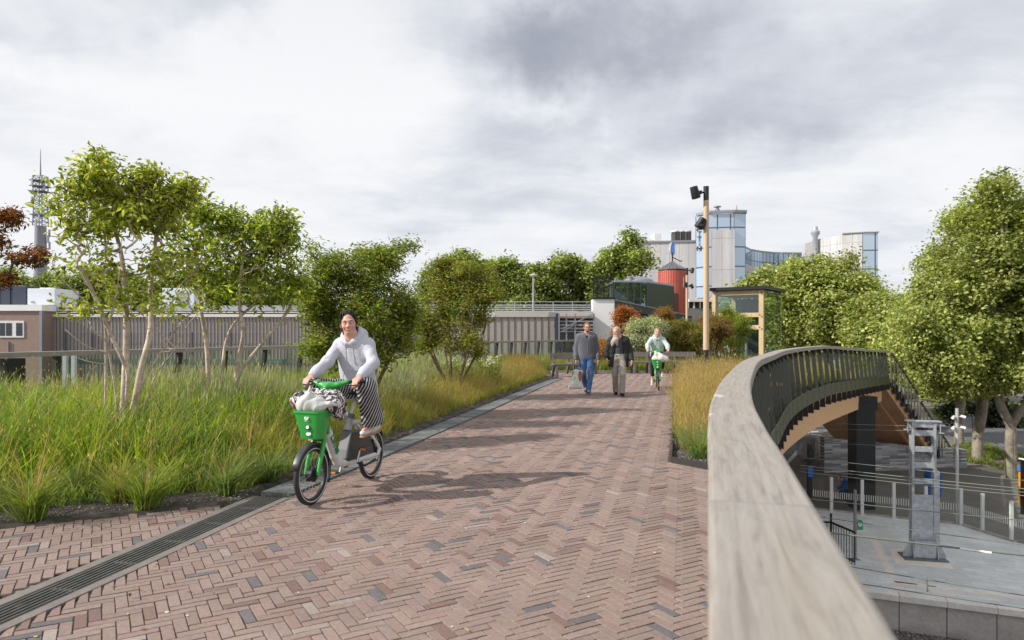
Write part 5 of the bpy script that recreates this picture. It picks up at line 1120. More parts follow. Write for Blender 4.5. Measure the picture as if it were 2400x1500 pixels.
# ---- banded wall beneath the staircase, crowd barriers, far terrace
def under():
    sm = bpy.data.materials.new('banded_stone'); sm.use_nodes = True; t = NT(sm.node_tree); p = t.n['Principled BSDF']; o = t.n.new('ShaderNodeTexCoord').outputs['Object']
    br = t.n.new('ShaderNodeTexBrick'); t.l.new(t.mapv(o, rot=(R(90), 0, 0)), br.inputs[0]); br.inputs['Scale'].default_value = 1; br.inputs['Brick Width'].default_value = .9; br.inputs['Row Height'].default_value = .085; br.inputs['Mortar Size'].default_value = .003; br.inputs['Bias'].default_value = .0
    br.inputs['Color1'].default_value = (.50, .50, .49, 1); br.inputs['Color2'].default_value = (.14, .14, .15, 1); br.inputs['Mortar'].default_value = (.10, .10, .10, 1); t.l.new(br.outputs[0], p.inputs['Base Color']); p.inputs['Roughness'].default_value = .7
    a = G(1932, 1108); L = 8.0
    o_ = MB(); o_.add([(0, 0, 0), (L, 1.2, 0), (L, 1.7, 0), (0, .5, 0), (0, 0, 1.75), (L, 1.2, .95), (L, 1.7, .95), (0, .5, 1.75)], [(3, 2, 1, 0), (4, 5, 6, 7), (0, 1, 5, 4), (1, 2, 6, 5), (2, 3, 7, 6), (3, 0, 4, 7)])
    w_ = o_.build('banded_wall', sm); w_.location = a; tag(w_, 'low wall of thin grey and white stone courses under the staircase', 'wall')
    c = G(1912, 1080); t = empty('crowd_barrier', c, 0, '', ''); gm = mat('barrier_steel', (.32, .32, .33), .45, .6)
    t['label'] = 'stack of grey steel crowd barriers parked beside the banded wall'; t['category'] = 'crowd barriers'
    for k in range(8):
        m = MB(); x = -.5+k*.13; y = k*.10
        m.tube([(x, y, .15), (x, y, 1.1), (x+.1, y+1.6, 1.1), (x+.1, y+1.6, .15), (x, y, .15)], .02, 5)
        for j in range(1, 9): m.tube([(x+.1*j/9, y+1.6*j/9, .15), (x+.1*j/9, y+1.6*j/9, 1.1)], .009, 4)
        m.bar((x-.22, y+.1, .03), (x+.22, y+.1, .03), .05, .03); m.build('barrier', gm, t)
    for j in range(12):
        m = MB(); m.tube([(-.62+j*.105, -.04, .12), (-.62+j*.105, -.04, 1.1)], .013, 5); m.build('upright', gm, t)
    # far terrace with chairs and parasol poles
    cols = [(.62, .62, .62), (.10, .38, .62), (.55, .06, .06), (.35, .62, .72), (.8, .8, .78)]; names = ['white', 'blue', 'red', 'pale blue', 'bright white']
    protos = []
    for k, c_ in enumerate(cols):
        t = empty('terrace_chair', (0, 0, 0), 0, 'x', 'chair', 'chairs on the far cafe terrace'); cm = mat('chair_%s' % names[k].replace(' ', '_'), c_, .5)
        m = MB(); m.box((0, 0, .45), (.48, .46, .05)); m.build('seat', cm, t); m = MB(); m.box((0, .22, .75), (.48, .05, .42)); m.build('backrest', cm, t)
        for sx in (-1, 1):
            for sy in (-1, 1): m = MB(); m.bar((sx*.21, sy*.2, 0), (sx*.19, sy*.18, .45), .04, .04); m.build('leg', cm, t)
        protos.append(t)
    i = 0; used = set()
    for r in range(3):
        for j in range(9):
            k = [0, 1, 2, 1, 3, 0, 4, 2, 3][(j+r*2) % 9]; x = 2142+j*11.5+r*4+rng.uniform(-3, 3); y = 924-r*6+rng.uniform(-.8, .8); p = G(x, y)
            if k not in used: o_ = protos[k]; used.add(k)
            else: o_ = copy_tree(protos[k])
            o_.location = p; o_.rotation_euler = (0, 0, rng.uniform(-1.5, 1.5)); o_['label'] = '%s cafe chair among the cluttered chairs of the far terrace' % names[k]
            o_['group'] = '%s chairs on the far cafe terrace' % names[k]
    for k, (x, lb) in enumerate([(2172, 'leftmost white parasol pole on the far terrace'), (2196, 'second white parasol pole from the left on the far terrace'), (2210, 'third white parasol pole from the left on the far terrace'), (2217, 'rightmost white parasol pole on the far terrace')]):
        p = G(x, 915); t = empty('parasol_pole', p, 0, lb, 'pole', 'parasol poles on the far terrace'); m = MB(); m.tube([(0, 0, 0), (0, 0, 2.9)], .06, 8); m.build('pole', M_white, t); m = MB(); m.tube([(0, 0, 1.7), (0, 0, 2.9), (0, 0, 3.0)], [.10, .20, .04], 8); m.build('folded_cover', M_white, t, smooth=True)
    # long bright shopfronts beyond the terrace
    t = empty('far_pavilion', G(2200, 905), 0, 'low pale pavilion with dark openings behind the far terrace', 'building'); m = MB(); m.box((0, 2, 1.7), (26, 3, 3.4)); m.build('wall', mat('pavilion_grey', (.22, .23, .25), .6, var=(.4, .2)), t)
    for k in range(10): m = MB(); m.box((-11.5+k*2.5, .47, 1.6), (1.7, .08, 2.2)); m.build('window', mat('dark_glass', (.03, .035, .045), .12, spec=.8), t)
    # car-like low railings by the water side
    t = empty('street_railing', G(2205, 965), 0, 'white horizontal street railing in front of the far terrace', 'railing'); m = MB()
    for z in (.35, .75, 1.05): m.bar((-3.2, 0, z), (3.2, .3, z), .06, .06)
    for x in (-3, -1.5, 0, 1.5, 3): m.bar((x, .1, 0), (x, .1, 1.05), .08, .08)
    m.build('bars', M_white, t)
under()

# ================================================================ buildings
def cell_glass(name, col, col2, w_, h_, frame=.05):
    """window wall: panes with dark glazing bars (procedural, object coordinates x,z)"""
    m = bpy.data.materials.new(name); m.use_nodes = True; t = NT(m.node_tree); p = t.n['Principled BSDF']; tc_ = t.n.new('ShaderNodeTexCoord').outputs['UV']
    br = t.n.new('ShaderNodeTexBrick'); t.l.new(tc_, br.inputs[0]); br.offset = 0; br.inputs['Scale'].default_value = 1; br.inputs['Brick Width'].default_value = w_; br.inputs['Row Height'].default_value = h_; br.inputs['Mortar Size'].default_value = frame; br.inputs['Mortar Smooth'].default_value = 0
    br.inputs['Color1'].default_value = tuple(col)+(1,); br.inputs['Color2'].default_value = tuple(col2)+(1,); br.inputs['Mortar'].default_value = (.09, .11, .14, 1); t.l.new(br.outputs[0], p.inputs['Base Color'])
    p.inputs['Roughness'].default_value = .08; p.inputs['Specular IOR Level'].default_value = 1.0; p.inputs['Metallic'].default_value = .35; MATS[name] = m; return m
def wallq(name, m, parent, pts, z0, z1, thick=.3, uv=True):
    """extruded wall along a plan polyline with UVs in metres"""
    me = bpy.data.meshes.new(name); V = []; F = []; U = []; s = 0
    for a, b_ in zip(pts[:-1], pts[1:]):
        a = Vector((a[0], a[1], 0)); b_ = Vector((b_[0], b_[1], 0)); L = (b_-a).length; d = (b_-a)/L; n = Vector((-d.y, d.x, 0))*thick; i = len(V)
        for q in (a, b_): 
            for o in (Vector(), n):
                for z in (z0, z1): V.append(tuple(q+o+Vector((0, 0, z))))
        F += [(i, i+4, i+5, i+1), (i+2, i+3, i+7, i+6), (i+1, i+5, i+7, i+3), (i, i+2, i+6, i+4), (i, i+1, i+3, i+2), (i+4, i+6, i+7, i+5)]
        U += [[(s, z0), (s+L, z0), (s+L, z1), (s, z1)]]+[[(0, 0)]*4]*5; s += L
    me.from_pydata(V, [], F); uvl = me.uv_layers.new(name='UVMap')
    for p_, uu in zip(me.polygons, U):
        for li, c in zip(p_.loop_indices, uu): uvl.data[li].uv = c
    return link(name, me, m, parent)
def office():
    Y = 168.; s = Y/1600; px = lambda x: (x-1200)*s; pz = lambda y: EYE-(y-783)*s
    ox = px(1600); t = empty('office_building', (ox, Y, GZ), 0, 'large white concrete office building with a blue glass tower and a curved wing', 'building')
    panel = bpy.data.materials.new('concrete_panels'); panel.use_nodes = True; q = NT(panel.node_tree); p = q.n['Principled BSDF']; uv = q.n.new('ShaderNodeTexCoord').outputs['UV']; ob = q.n.new('ShaderNodeTexCoord').outputs['Object']
    br = q.n.new('ShaderNodeTexBrick'); q.l.new(uv, br.inputs[0]); br.offset = 0; br.inputs['Scale'].default_value = 1; br.inputs['Brick Width'].default_value = 2.3; br.inputs['Row Height'].default_value = 7.4; br.inputs['Mortar Size'].default_value = .06
    br.inputs['Color1'].default_value = (.60, .585, .58, 1); br.inputs['Color2'].default_value = (.55, .54, .535, 1); br.inputs['Mortar'].default_value = (.34, .335, .34, 1)
    c = q.mix(1, br.outputs[0], q.ramp(q.noise(q.mapv(ob, scale=(1, 1, .12)), .55, 6, .65), [(.35, (.82, .82, .83)), (.6, (1.04, 1.04, 1.04))]), 'MULTIPLY'); q.l.new(c, p.inputs['Base Color']); p.inputs['Roughness'].default_value = .8
    gl = cell_glass('blue_glass', (.42, .52, .64), (.50, .60, .70), 3.0, 4.6, .16); gl2 = cell_glass('blue_glass_bars', (.28, .42, .58), (.42, .56, .70), 1.5, 3.3, .13)
    roofm = mat('parapet_grey', (.26, .27, .29), .6)
    def W(nm, m, pts, y0, y1, th=.5): return wallq(nm, m, t, [(px(x)-ox, yy-Y) for x, yy in pts], pz(y0)-GZ, pz(y1)-GZ, th)
    # left block: front wall and roof
    W('front_wall', panel, [(1502, Y), (1626, Y-2)], 835, 568); W('side_wall', panel, [(1738, Y+8), (1740, Y+2)], 835, 520)
    m = MB(); m.prism([(px(1502)-ox, .2), (px(1626)-ox, -1.8), (px(1626)-ox, 20), (px(1505)*(Y+20)/Y-ox, 20)], 0, pz(570)-GZ); m.build('rear_block', M_conc, t)
    W('parapet', roofm, [(1501, Y-.3), (1627, Y-2.3)], 569.5, 565.5)
    # glass tower
    W('tower_glass', gl, [(1624, Y-2.6), (1645, Y-6), (1698, Y-7)], 700, 512); W('tower_glass', gl, [(1698, Y-7), (1726, Y-6.6), (1738, Y-1)], 700, 508)
    W('core_wall', panel, [(1650, Y-6.7), (1699, Y-7.4)], 703, 549, .5); W('tower_foot', panel, [(1624, Y-2.2), (1652, Y-6.4), (1699, Y-7)], 835, 700, .4)
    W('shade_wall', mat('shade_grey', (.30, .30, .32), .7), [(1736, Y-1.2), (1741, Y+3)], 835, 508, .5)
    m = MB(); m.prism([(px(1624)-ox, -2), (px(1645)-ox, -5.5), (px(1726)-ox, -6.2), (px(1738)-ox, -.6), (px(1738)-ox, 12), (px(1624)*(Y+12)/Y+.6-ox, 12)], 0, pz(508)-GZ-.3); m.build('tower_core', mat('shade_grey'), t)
    W('parapet', roofm, [(1623, Y-3), (1645, Y-6.6), (1698, Y-7.7), (1727, Y-7.3), (1740, Y-1)], 511, 505, .8)
    # curved wing
    cv = [(1739, Y-1), (1765, Y+6), (1800, Y+12), (1840, Y+16), (1885, Y+19), (1960, Y+20)]
    yt = 571; W('wing_glass', gl2, cv, 612, 574); W('wing_wall', panel, cv, 835, 612); W('parapet', roofm, cv, 574, 569, .8)
    m = MB()
    for k, x in enumerate((1742, 1756, 1771, 1786)):
        Yk = Y+2+k*2.4; cc = (px(x)*Yk/Y-ox, Yk-Y-1.2)
        w_ = MB(); w_.box((cc[0]+.5, cc[1]-.3+1, pz(648)-GZ-2.0), (1.5, .6, 4.2), rz=.35); w_.build('window', mat('dark_glass'), t)
    m = MB(); m.prism([(px(1743)-ox, 10), (px(1800)-ox, 15.5), (px(1960)-ox, 23), (px(1960)-ox, 30), (px(1743)-ox, 30)], 0, pz(575)-GZ-.2); m.build('rear_block', M_conc, t)
    # right block
    W('right_block', panel, [(1956, Y+10), (1983, Y+2)], 835, 548); W('right_block', panel, [(1983, Y+2), (2021, Y)], 835, 545.5); W('right_glass', gl, [(2021, Y), (2055, Y-.5), (2062, Y+3)], 835, 545.5)
    m = MB(); m.prism([(px(1957)-ox, 10.6), (px(1983)-ox, 2.6), (px(2055)-ox, .2), (px(2061)-ox, 3), (px(2058)-ox, 18), (px(1960)-ox, 18)], 0, pz(546)-GZ-.3); m.build('rear_block', M_conc, t)
    W('parapet', roofm, [(1982, Y+1.7), (2021, Y-.3), (2056, Y-.9), (2063, Y+3)], 546, 543.6, .5)
    # roof plant
    def rb(nm, x0, x1, y0, y1, m_, dy=6, dep=4): m = MB(); m.box(((px(x0)+px(x1))/2-ox, dy, (pz(y0)+pz(y1))/2-GZ), (px(x1)-px(x0), dep, pz(y1)-pz(y0))); return m.build(nm, m_, t, bevel=.05)
    rb('roof_unit', 1520, 1539, 570, 555, M_white); rb('roof_unit', 1541, 1558, 566, 541, M_white); rb('roof_unit', 1540, 1560, 571, 562, M_grey)
    c_ = rb('cooling_unit', 1584, 1623, 566, 541, mat('louvre_dark', (.06, .055, .055), .6, var=(1, .2)), 3)
    m = MB()
    for k in range(3): m.lathe([(1.3, 0), (1.3, .35), (1.1, .45)], 14, Matrix.Translation(Vector((px(1590+k*13)-ox, 3, pz(540.6)-GZ))))
    m.build('fan_rings', M_white, c_)
    for k in range(1, 3): m = MB(); m.box((px(1584+k*13)-ox, .95, (pz(566)+pz(541))/2-GZ), (.12, .1, pz(541)-pz(566))); m.build('divider', M_grey, c_)
    m = MB(); m.lathe([(.55, 0), (.55, .9), (.35, .95), (.35, 1.3), (.9, 1.35), (.9, 1.55), (.2, 1.6)], 12, Matrix.Translation(Vector((px(1670)-ox, -4, pz(505.5)-GZ)))); m.build('roof_vent', M_grey, t, smooth=True)
    m = MB(); m.box((px(1714)-ox, -4, pz(504)-GZ), (1.6, 1.2, .5)).tube([(px(1714)-ox, -4, pz(503)-GZ), (px(1714)-ox, -4, pz(489)-GZ)], [.22, .10], 6); m.build('mast', mat('red_white', (.42, .30, .28), .6), t)
    m = MB(); m.lathe([(.62, 0), (.62, 6.5), (1.1, 7.3), (1.1, 7.9), (.7, 8.2), (.5, 9.2)], 14, Matrix.Translation(Vector((px(1949)-ox, 9, pz(605)-GZ)))); m.build('chimney', M_galv, t, smooth=True)
    # vertical lettering on the narrow side of the tower
    for k, (yy, ch) in enumerate([(524, 'l'), (534, 'B'), (545, 'C'), (556, 'i'), (566, 'T'), (577, 'i'), (588, 'N')]):
        text_mesh('letter', ch, 1.7, Matrix.Translation(Vector((px(1628.5)-ox, -3.9, pz(yy)-GZ))) @ Matrix.Rotation(R(-30), 4, 'Z') @ Matrix.Rotation(R(90), 4, 'X'), M_black, t, .03)
office()
def midground():
    # white parapet wall and long dark fascia with glass pavilion
    Y = 52; a = P(1390, 800, Y); wb = empty('bridge_abutment', (a.x, Y, GZ), 0, 'blank white wall carrying a mesh fence, at the start of the long dark balcony', 'wall'); s = Y/1600
    m = MB(); m.box(((1440-1390)*s/2, .6, (EYE+(783-700)*s-GZ)/2), ((1440-1390)*s, 1.2, EYE+(783-700)*s-GZ)); m.build('white_wall', mat('bright_white', (.85, .85, .84), .6, var=(.5, .04)), wb)
    m = MB(); m.box((50*s/2, .55, EYE+(783-699)*s-GZ), (50*s+.1, 1.35, .12)); m.build('coping', M_black, wb)
    zt = EYE+(783-700)*s-GZ; m = MB()
    for x in (0.05, .35, .85, 1.25, 1.6): m.bar((x, .3, zt), (x, .3, zt+54*s), .05, .05)
    m.bar((0, .3, zt+54*s), (1.63, .3, zt+54*s), .04, .04); m.build('fence_posts', M_black, wb)
    m = MB(); m.box((.82, .3, zt+27*s), (1.6, .02, 54*s)); m.build('mesh_panel', glass_mat('fence_mesh', (.55, .56, .55), .2, .02, .4), wb)
    db = empty('balcony_deck', (P(1440, 720, 54).x, 54, GZ), 0, 'long dark balcony running to the right behind the shrubs', 'balcony'); L0 = db.location.copy()
    A = P(1442, 704, 54); B = P(1622, 741, 66); C_ = P(1442, 724, 54); D = P(1622, 757, 66); n = Vector((.25, 1.0, 0))*1.2
    # keep it level in the world: extrude two level boards
    m = MB(); m.add([A-L0, B-L0, D-L0, C_-L0, A+n-L0, B+n-L0, D+n-L0, C_+n-L0], [(3, 2, 1, 0), (4, 5, 6, 7), (0, 1, 5, 4), (1, 2, 6, 5), (2, 3, 7, 6), (3, 0, 4, 7)]); m.build('fascia', mat('dark_fascia', (.045, .047, .05), .6, var=(1, .15)), db)
    q = Vector((0, 0, .06)); m = MB(); m.add([A-L0-n*.03, B-L0-n*.03, B-L0-n*.03+q, A-L0-n*.03+q, A+n-L0, B+n-L0, B+n-L0+q, A+n-L0+q], [(3, 2, 1, 0), (4, 5, 6, 7), (0, 1, 5, 4), (1, 2, 6, 5), (2, 3, 7, 6), (3, 0, 4, 7)]); m.build('coping', M_galv, db)
    m = MB(); m.box((3.4, 4.5, 2.6), (6.5, 2.0, 5.2)); m.build('lower_wall', mat('lower_dark', (.07, .07, .075), .7), db)
    # glass pavilion
    Y = 58; s = Y/1600; a = P(1440, 735, Y); gpv = empty('glass_pavilion', (a.x, Y, GZ), 0, 'rooftop glass pavilion with a dark green end wall', 'pavilion'); z0 = EYE+(783-712)*s-GZ-.6; z1 = EYE+(783-661)*s-GZ; wd = 80*s
    Mw = mat('frame_dark', (.04, .05, .06), .5)
    m = MB(); m.prism([(0, 0), (wd, .6), (wd+3.4, 5.2), (0, 5)], z1, z1+.16); m.build('roof', mat('roof_pale', (.34, .42, .45), .5), gpv)
    m = MB(); m.prism([(0.02, .02), (wd-.02, .62), (wd-.02, .68), (.02, .08)], z0, z1); m.build('glass_front', glass_mat('pavilion_glass', (.52, .62, .64), .9, .12), gpv)
    m = MB(); m.prism([(wd, .6), (wd+3.4, 5.2), (wd+3.2, 5.3), (wd-.14, .7)], z0-1.6, z1); m.build('end_wall', mat('pavilion_green', (.045, .06, .035), .6), gpv)
    m = MB(); m.prism([(0.1, 3.2), (wd, 3.4), (wd, 3.6), (0.1, 3.4)], z0, z1-.3); m.build('inner_wall', mat('pavilion_inner', (.42, .46, .48), .6), gpv)
    for k in range(6): m = MB(); x = k*wd/5; m.box((x, .03+x*.19, (z0+z1)/2), (.07, .07, z1-z0)); m.build('mullion', Mw, gpv)
    m = MB(); m.prism([(0, -.02), (wd, .58), (wd, .62), (0, .02)], z0+.9, z0+.96); m.build('transom', Mw, gpv)
    m = MB(); m.prism([(0, .1), (wd, .7), (wd+1.4, 5), (0, 4.8)], 0, z0); m.build('base', mat('lower_dark'), gpv)
    m = MB(); m.lathe([(1.4, 0), (1.3, .2), (.8, .42), (.02, .52)], 18, Matrix.Translation(Vector((wd*.85, 2.5, z1+.16)))); m.build('roof_dome', M_grey, gpv, smooth=True)
    m = MB(); m.lathe([(.22, 0), (.22, .32), (.28, .34), (.28, .44), (.01, .46)], 12, Matrix.Translation(Vector((wd*.55, 1.5, z1+.16)))); m.build('roof_vent', M_grey, gpv, smooth=True)
    # louvre block
    Y = 64; s = Y/1600; a = P(1556, 735, Y); lb = empty('louvre_block', (a.x, Y, GZ), 0, 'block with blue-grey louvred panels and red posts beneath the red tank', 'building'); z1 = EYE+(783-682)*s-GZ; z0 = EYE+(783-724)*s-GZ-.5
    m = MB(); m.prism([(0, 0), (51*s, 3.0), (51*s, 6), (0, 5)], 0, z1-.05); m.build('body', mat('louvre_blue', (.12, .15, .19), .5, var=(1.5, .2)), lb)
    for k in range(8): m = MB(); u = k/7; m.box((51*s*u, 3.0*u-.06, (z0+z1)/2), (.10, .10, z1-z0)); m.build('post', mat('dark_red', (.20, .05, .04), .6), lb)
    for k in range(7):
        m = MB()
        for j in range(11): u = (k+.5)/7; z = z0+(z1-z0)*(j+.5)/11; m.box((51*s*u, 3.0*u-.03, z), (51*s/7*.8, .05, .07), rz=math.atan2(3.0, 51*s))
        m.build('louvre', mat('louvre_lite', (.22, .27, .34), .4, .3), lb)
    # red tank with conical cap
    Y = 72; s = Y/1600; c = P(1576, 700, Y); r = 32*s; tk = empty('red_tank', (c.x, Y, GZ), 0, 'round red ribbed tank with a conical grey roof and a blue vane', 'tank'); zt = EYE+(783-636)*s-GZ
    m = MB(); m.lathe([(r, 0), (r, zt), (r-.05, zt+.02)], 40, Matrix.Identity(4)); m.build('drum', mat('tank_red', (.56, .14, .09), .55, var=(1.2, .12)), tk, smooth=True)
    m = MB()
    for k in range(36): a_ = 2*math.pi*k/36; m.box((r*1.005*math.cos(a_), r*1.005*math.sin(a_), zt*.5), (.05, .07, zt-.02), rz=a_)
    m.build('ribs', mat('tank_red2', (.46, .10, .07), .55), tk)
    m = MB(); m.lathe([(r*1.04, zt+.10), (r*1.04, zt+.16), (.12, zt+22*s), (.10, zt+.2)], 24); m.build('cone_roof', mat('cone_grey', (.13, .13, .14), .6, .2), tk)
    m = MB()
    for k in range(12): a_ = 2*math.pi*k/12; m.bar((r*1.05*math.cos(a_), r*1.05*math.sin(a_), zt+.18), (.12*math.cos(a_), .12*math.sin(a_), zt+22.6*s), .05, .05)
    for k in range(8): a_ = 2*math.pi*k/8; m.bar((r*.9*math.cos(a_), r*.9*math.sin(a_), zt), (r*.95*math.cos(a_), r*.95*math.sin(a_), zt+.14), .06, .06)
    m.build('roof_ribs', M_grey, tk)
    m = MB(); m.tube([(0, 0, zt+20*s), (0, 0, zt+44*s)], .07, 8); m.tube([(.02, 0, zt+33*s), (18*s*1.1, 0, zt+23*s), (19.5*s*1.1, 0, zt+23.5*s), (20*s*1.1, 0, zt+26.5*s)], .05, 6); m.build('vane_mast', M_black, tk)
    m = MB(); m.prism([(-.16, 38*s), (.16, 38*s), (.24, 42*s), (.24, 66*s), (.12, 70*s), (-.10, 70*s), (-.22, 64*s)], -.05, .05, Matrix.Translation(Vector((0, 0, zt))) @ Matrix.Rotation(R(90), 4, 'X')); v_ = m.build('vane', mat('vane_blue', (.10, .24, .60), .5), tk)
    m = MB(); m.prism([(-.36, 50*s), (-.22, 44*s), (-.16, 60*s), (-.06, 68*s), (-.26, 66*s)], -.08, .08, Matrix.Translation(Vector((0, 0, zt))) @ Matrix.Rotation(R(90), 4, 'X')); m.build('vane_edge', M_white, v_)
    m = MB(); m.box((17*s*1.05, -r*.75, zt-27*s), (.22, .2, 24*s)); m.build('white_batten', M_white, tk)
    # low glazed gallery between tank and lift
    Y = 76; s = Y/1600; a = P(1615, 704, Y); gl_ = empty('glazed_gallery', (a.x, Y, GZ), 0, 'low glazed gallery with a white roof edge left of the timber lift tower', 'building'); wd = 70*s; z1 = EYE+(783-704)*s-GZ; z0 = z1-18*s
    m = MB(); m.box((wd/2, 1.5, z1), (wd, 3, .3)); m.build('roof', M_white, gl_); m = MB(); m.box((wd/2, 1.7, z0/2), (wd, 2.6, z0)); m.build('base', M_grey, gl_)
    m = MB(); m.box((wd/2, .5, (z0+z1)/2), (wd, .05, z1-z0)); m.build('glass', mat('dark_glass'), gl_)
    for k in range(6): m = MB(); m.box((wd*k/5, .4, (z0+z1)/2), (.14, .14, z1-z0)); m.build('column', M_white, gl_)
midground()
def lift_tower():
    B = Vector((16.1, 44.0, -.6)); ab = Vector((-.803, .596, 0)); bc = Vector((.596, .803, 0)); La, Lb = 3.07, 3.86; z1 = EYE+(783-679)/1600*44+.0
    t = empty('lift_tower', B, 0, 'open timber lift tower with glass walls and a dark flat roof', 'lift tower'); tm = mat('pale_timber', (.56, .42, .22), .6, var=(1.3, .14), fine=(10, .08), stretch=(1, 1, .3)); z1 -= B.z
    def q(u, v, z): return ab*(La*u)+bc*(Lb*v)+Vector((0, 0, z))
    for u in (0, 1):
        for v in (0, 1): m = MB(); m.bar(q(u, v, -1), q(u, v, z1), .30, .30, up=ab); m.build('column', tm, t, bevel=.01)
    zs = [z1-.16, z1-1.62, z1-2.42]
    for z in zs:
        for a_, b_ in (((0, 0), (1, 0)), ((0, 1), (1, 1)), ((0, 0), (0, 1)), ((1, 0), (1, 1))): m = MB(); A = q(*a_, z); Bq = q(*b_, z); d = (Bq-A).normalized(); m.bar(A+d*.15, Bq-d*.15, .28, .28); m.build('beam', tm, t, bevel=.01)
    m = MB(); e = .12; m.add([q(-e, -e, z1+.02), q(1+e*.6, -e, z1+.02), q(1+e*.6, 1+e, z1+.02), q(-e, 1+e, z1+.02), q(-e, -e, z1+.22), q(1+e*.6, -e, z1+.22), q(1+e*.6, 1+e, z1+.22), q(-e, 1+e, z1+.22)], [(3, 2, 1, 0), (4, 5, 6, 7), (0, 1, 5, 4), (1, 2, 6, 5), (2, 3, 7, 6), (3, 0, 4, 7)]); m.build('roof', M_black, t)
    gg = glass_mat('lift_glass', (.66, .80, .72), .9, .10)
    m = MB(); m.bar(q(-.06, .02, z1/2), q(-.06, .98, z1/2), .02, z1-.1); m.build('glass_wall', gg, t); m = MB(); m.bar(q(.05, -.03, z1-.9), q(.95, -.03, z1-.9), .02, 1.3); m.build('glass_wall', gg, t)
    m = MB(); m.bar(q(.5, .5, 0), q(.5, .5, z1-.5), 1.2, 1.2); m.build('lift_shaft', mat('shaft_glass', (.06, .09, .09), .2, .1, var=(1, .3)), t)
    for k in range(3): m = MB(); z = z1-3.2+k*.8; m.bar(q(-.02, .25, z-.5), q(-.02, .8, z+.35), .10, .22); m.build('brace', tm, t)
    for u in (.62, .28): m = MB(); m.bar(q(u, -.12, -1), q(u, -.12, 1.6), .16, .10); m.build('door_post', M_grey, t)
    for (u, v) in ((0.05, -.04), (.93, -.04)):
        for z in zs: m = MB(); m.tube([q(u, v, z)+Vector((0, -.14, 0)), q(u, v, z)+Vector((0, -.2, 0))], .05, 8); m.build('bolt', M_grey, t)
lift_tower()
def shed():
    Y = 50.; s = Y/1600; px = lambda x: (x-1200)*s; pz = lambda y: EYE-(y-783)*s-GZ; ox = px(700)
    t = empty('long_shed', (ox, Y, GZ), 0, 'long low shed clad in grey-beige upright sheets behind the left railing', 'building')
    clad = bpy.data.materials.new('sheet_cladding'); clad.use_nodes = True; q = NT(clad.node_tree); p = q.n['Principled BSDF']; ob = q.n.new('ShaderNodeTexCoord').outputs['Object']
    c = q.ramp(q.noise(ob, .8, 5, .6), [(.3, (.34, .305, .265)), (.7, (.41, .37, .325))]); q.l.new(c, p.inputs['Base Color']); p.inputs['Roughness'].default_value = .75; p.inputs['Metallic'].default_value = .1
    sd = mat('seam_dark', (.10, .10, .12), .6); wb_ = mat('white_band', (.74, .70, .66), .6, var=(.6, .05)); pale = mat('fascia_blue', (.44, .47, .52), .5, var=(.6, .08)); dk = mat('shadow_gap', (.05, .04, .04), .8)
    def bx(nm, x0, x1, y0, y1, m_, dy=0, dep=1.0, par=t): m = MB(); m.box(((px(x0)+px(x1))/2-ox, dy+dep/2, (pz(y0)+pz(y1))/2), (px(x1)-px(x0), dep, abs(pz(y1)-pz(y0)))); return m.build(nm, m_, par)
    bx('cladding', 98, 1300, 1010, 743, clad, 0, 12)
    m = MB(); x = 100
    while x < 1300:
        w_ = .035 if x < 1100 else .055; m.box((px(x)-ox, -.015, pz(876)), (w_, .05, pz(743)-pz(1010))); x += 8.2 if x < 1000 else 15.7
    m.build('seams', sd, t)
    bx('white_band', 98, 1160, 743, 736, wb_, -.15, .5); bx('eave_gap', 100, 1160, 736, 733, dk, .2, .3); bx('eave_strip', 104, 1160, 733.2, 731.8, wb_, -.05, .4); bx('eave_gap', 100, 1160, 731.8, 729, dk, .2, .3); bx('fascia', 100, 700, 729, 716, pale, 0, 2)
    bx('fascia', 700, 1390, 743, 732, mat('fascia_grey', (.50, .47, .43), .6, var=(.6, .05)), -.12, .6)
    bx('roof_slab', 100, 1390, 733, 730.5, M_conc, 0, 11)
    m = MB()
    for yy in (728.5, 724, 719, 714): m.box((px(1040)-ox, .8, pz(yy)), (px(1395)-px(690), .10, .055))
    m.build('roof_rails', mat('rail_white', (.62, .64, .68), .45, .3), t)
    for x in list(range(700, 1390, 46)): m = MB(); m.bar((px(x)-ox, .8, pz(731)), (px(x)-ox, .8, pz(706)), .06, .06); m.build('roof_post', M_galv, t)
    m = MB(); m.box((px(1030)-ox, .8, pz(706)), (px(1386)-px(670), .05, .05)); m.build('guard_rail', M_galv, t)
    for x in (160, 224, 313, 405, 455, 545, 635): m = MB(); m.box((px(x)-ox, -.35, (pz(778)+pz(830))/2), (.07, .1, pz(778)-pz(830))); m.build('lamp_post', sd, t)
    m = MB(); m.box((px(400)-ox, -.35, pz(778)), (px(640)-px(160), .03, .03)); m.build('guard_wire', M_grey, t)
    # lower band of windows seen through the glass railing
    bx('window_band', 110, 690, 852, 842, mat('greenish_band', (.12, .16, .14), .4), -.06, .2)
    for x in (172, 192): bx('white_column', x-7, x+1, 1010, 826, mat('pale_column', (.85, .86, .86), .5), -.9, .3)
    # dark stair opening at its right end
    so = empty('open_stairwell', (px(1345), Y-1, GZ), 0, 'dark open stairwell with steel stairs at the right end of the long shed', 'stairwell'); ox2 = px(1345)
    def b2(nm, x0, x1, y0, y1, m_, dy=0, dep=.2): m = MB(); m.box(((px(x0)+px(x1))/2-ox2, dy+dep/2, (pz(y0)+pz(y1))/2), (px(x1)-px(x0), dep, abs(pz(y1)-pz(y0)))); return m.build(nm, m_, so)
    b2('back_wall', 1300, 1392, 1010, 735, mat('stair_dark', (.035, .037, .045), .6), 1.0, .5); b2('left_post', 1300, 1308, 1010, 735, mat('navy_steel', (.03, .045, .07), .5), 0, .3)
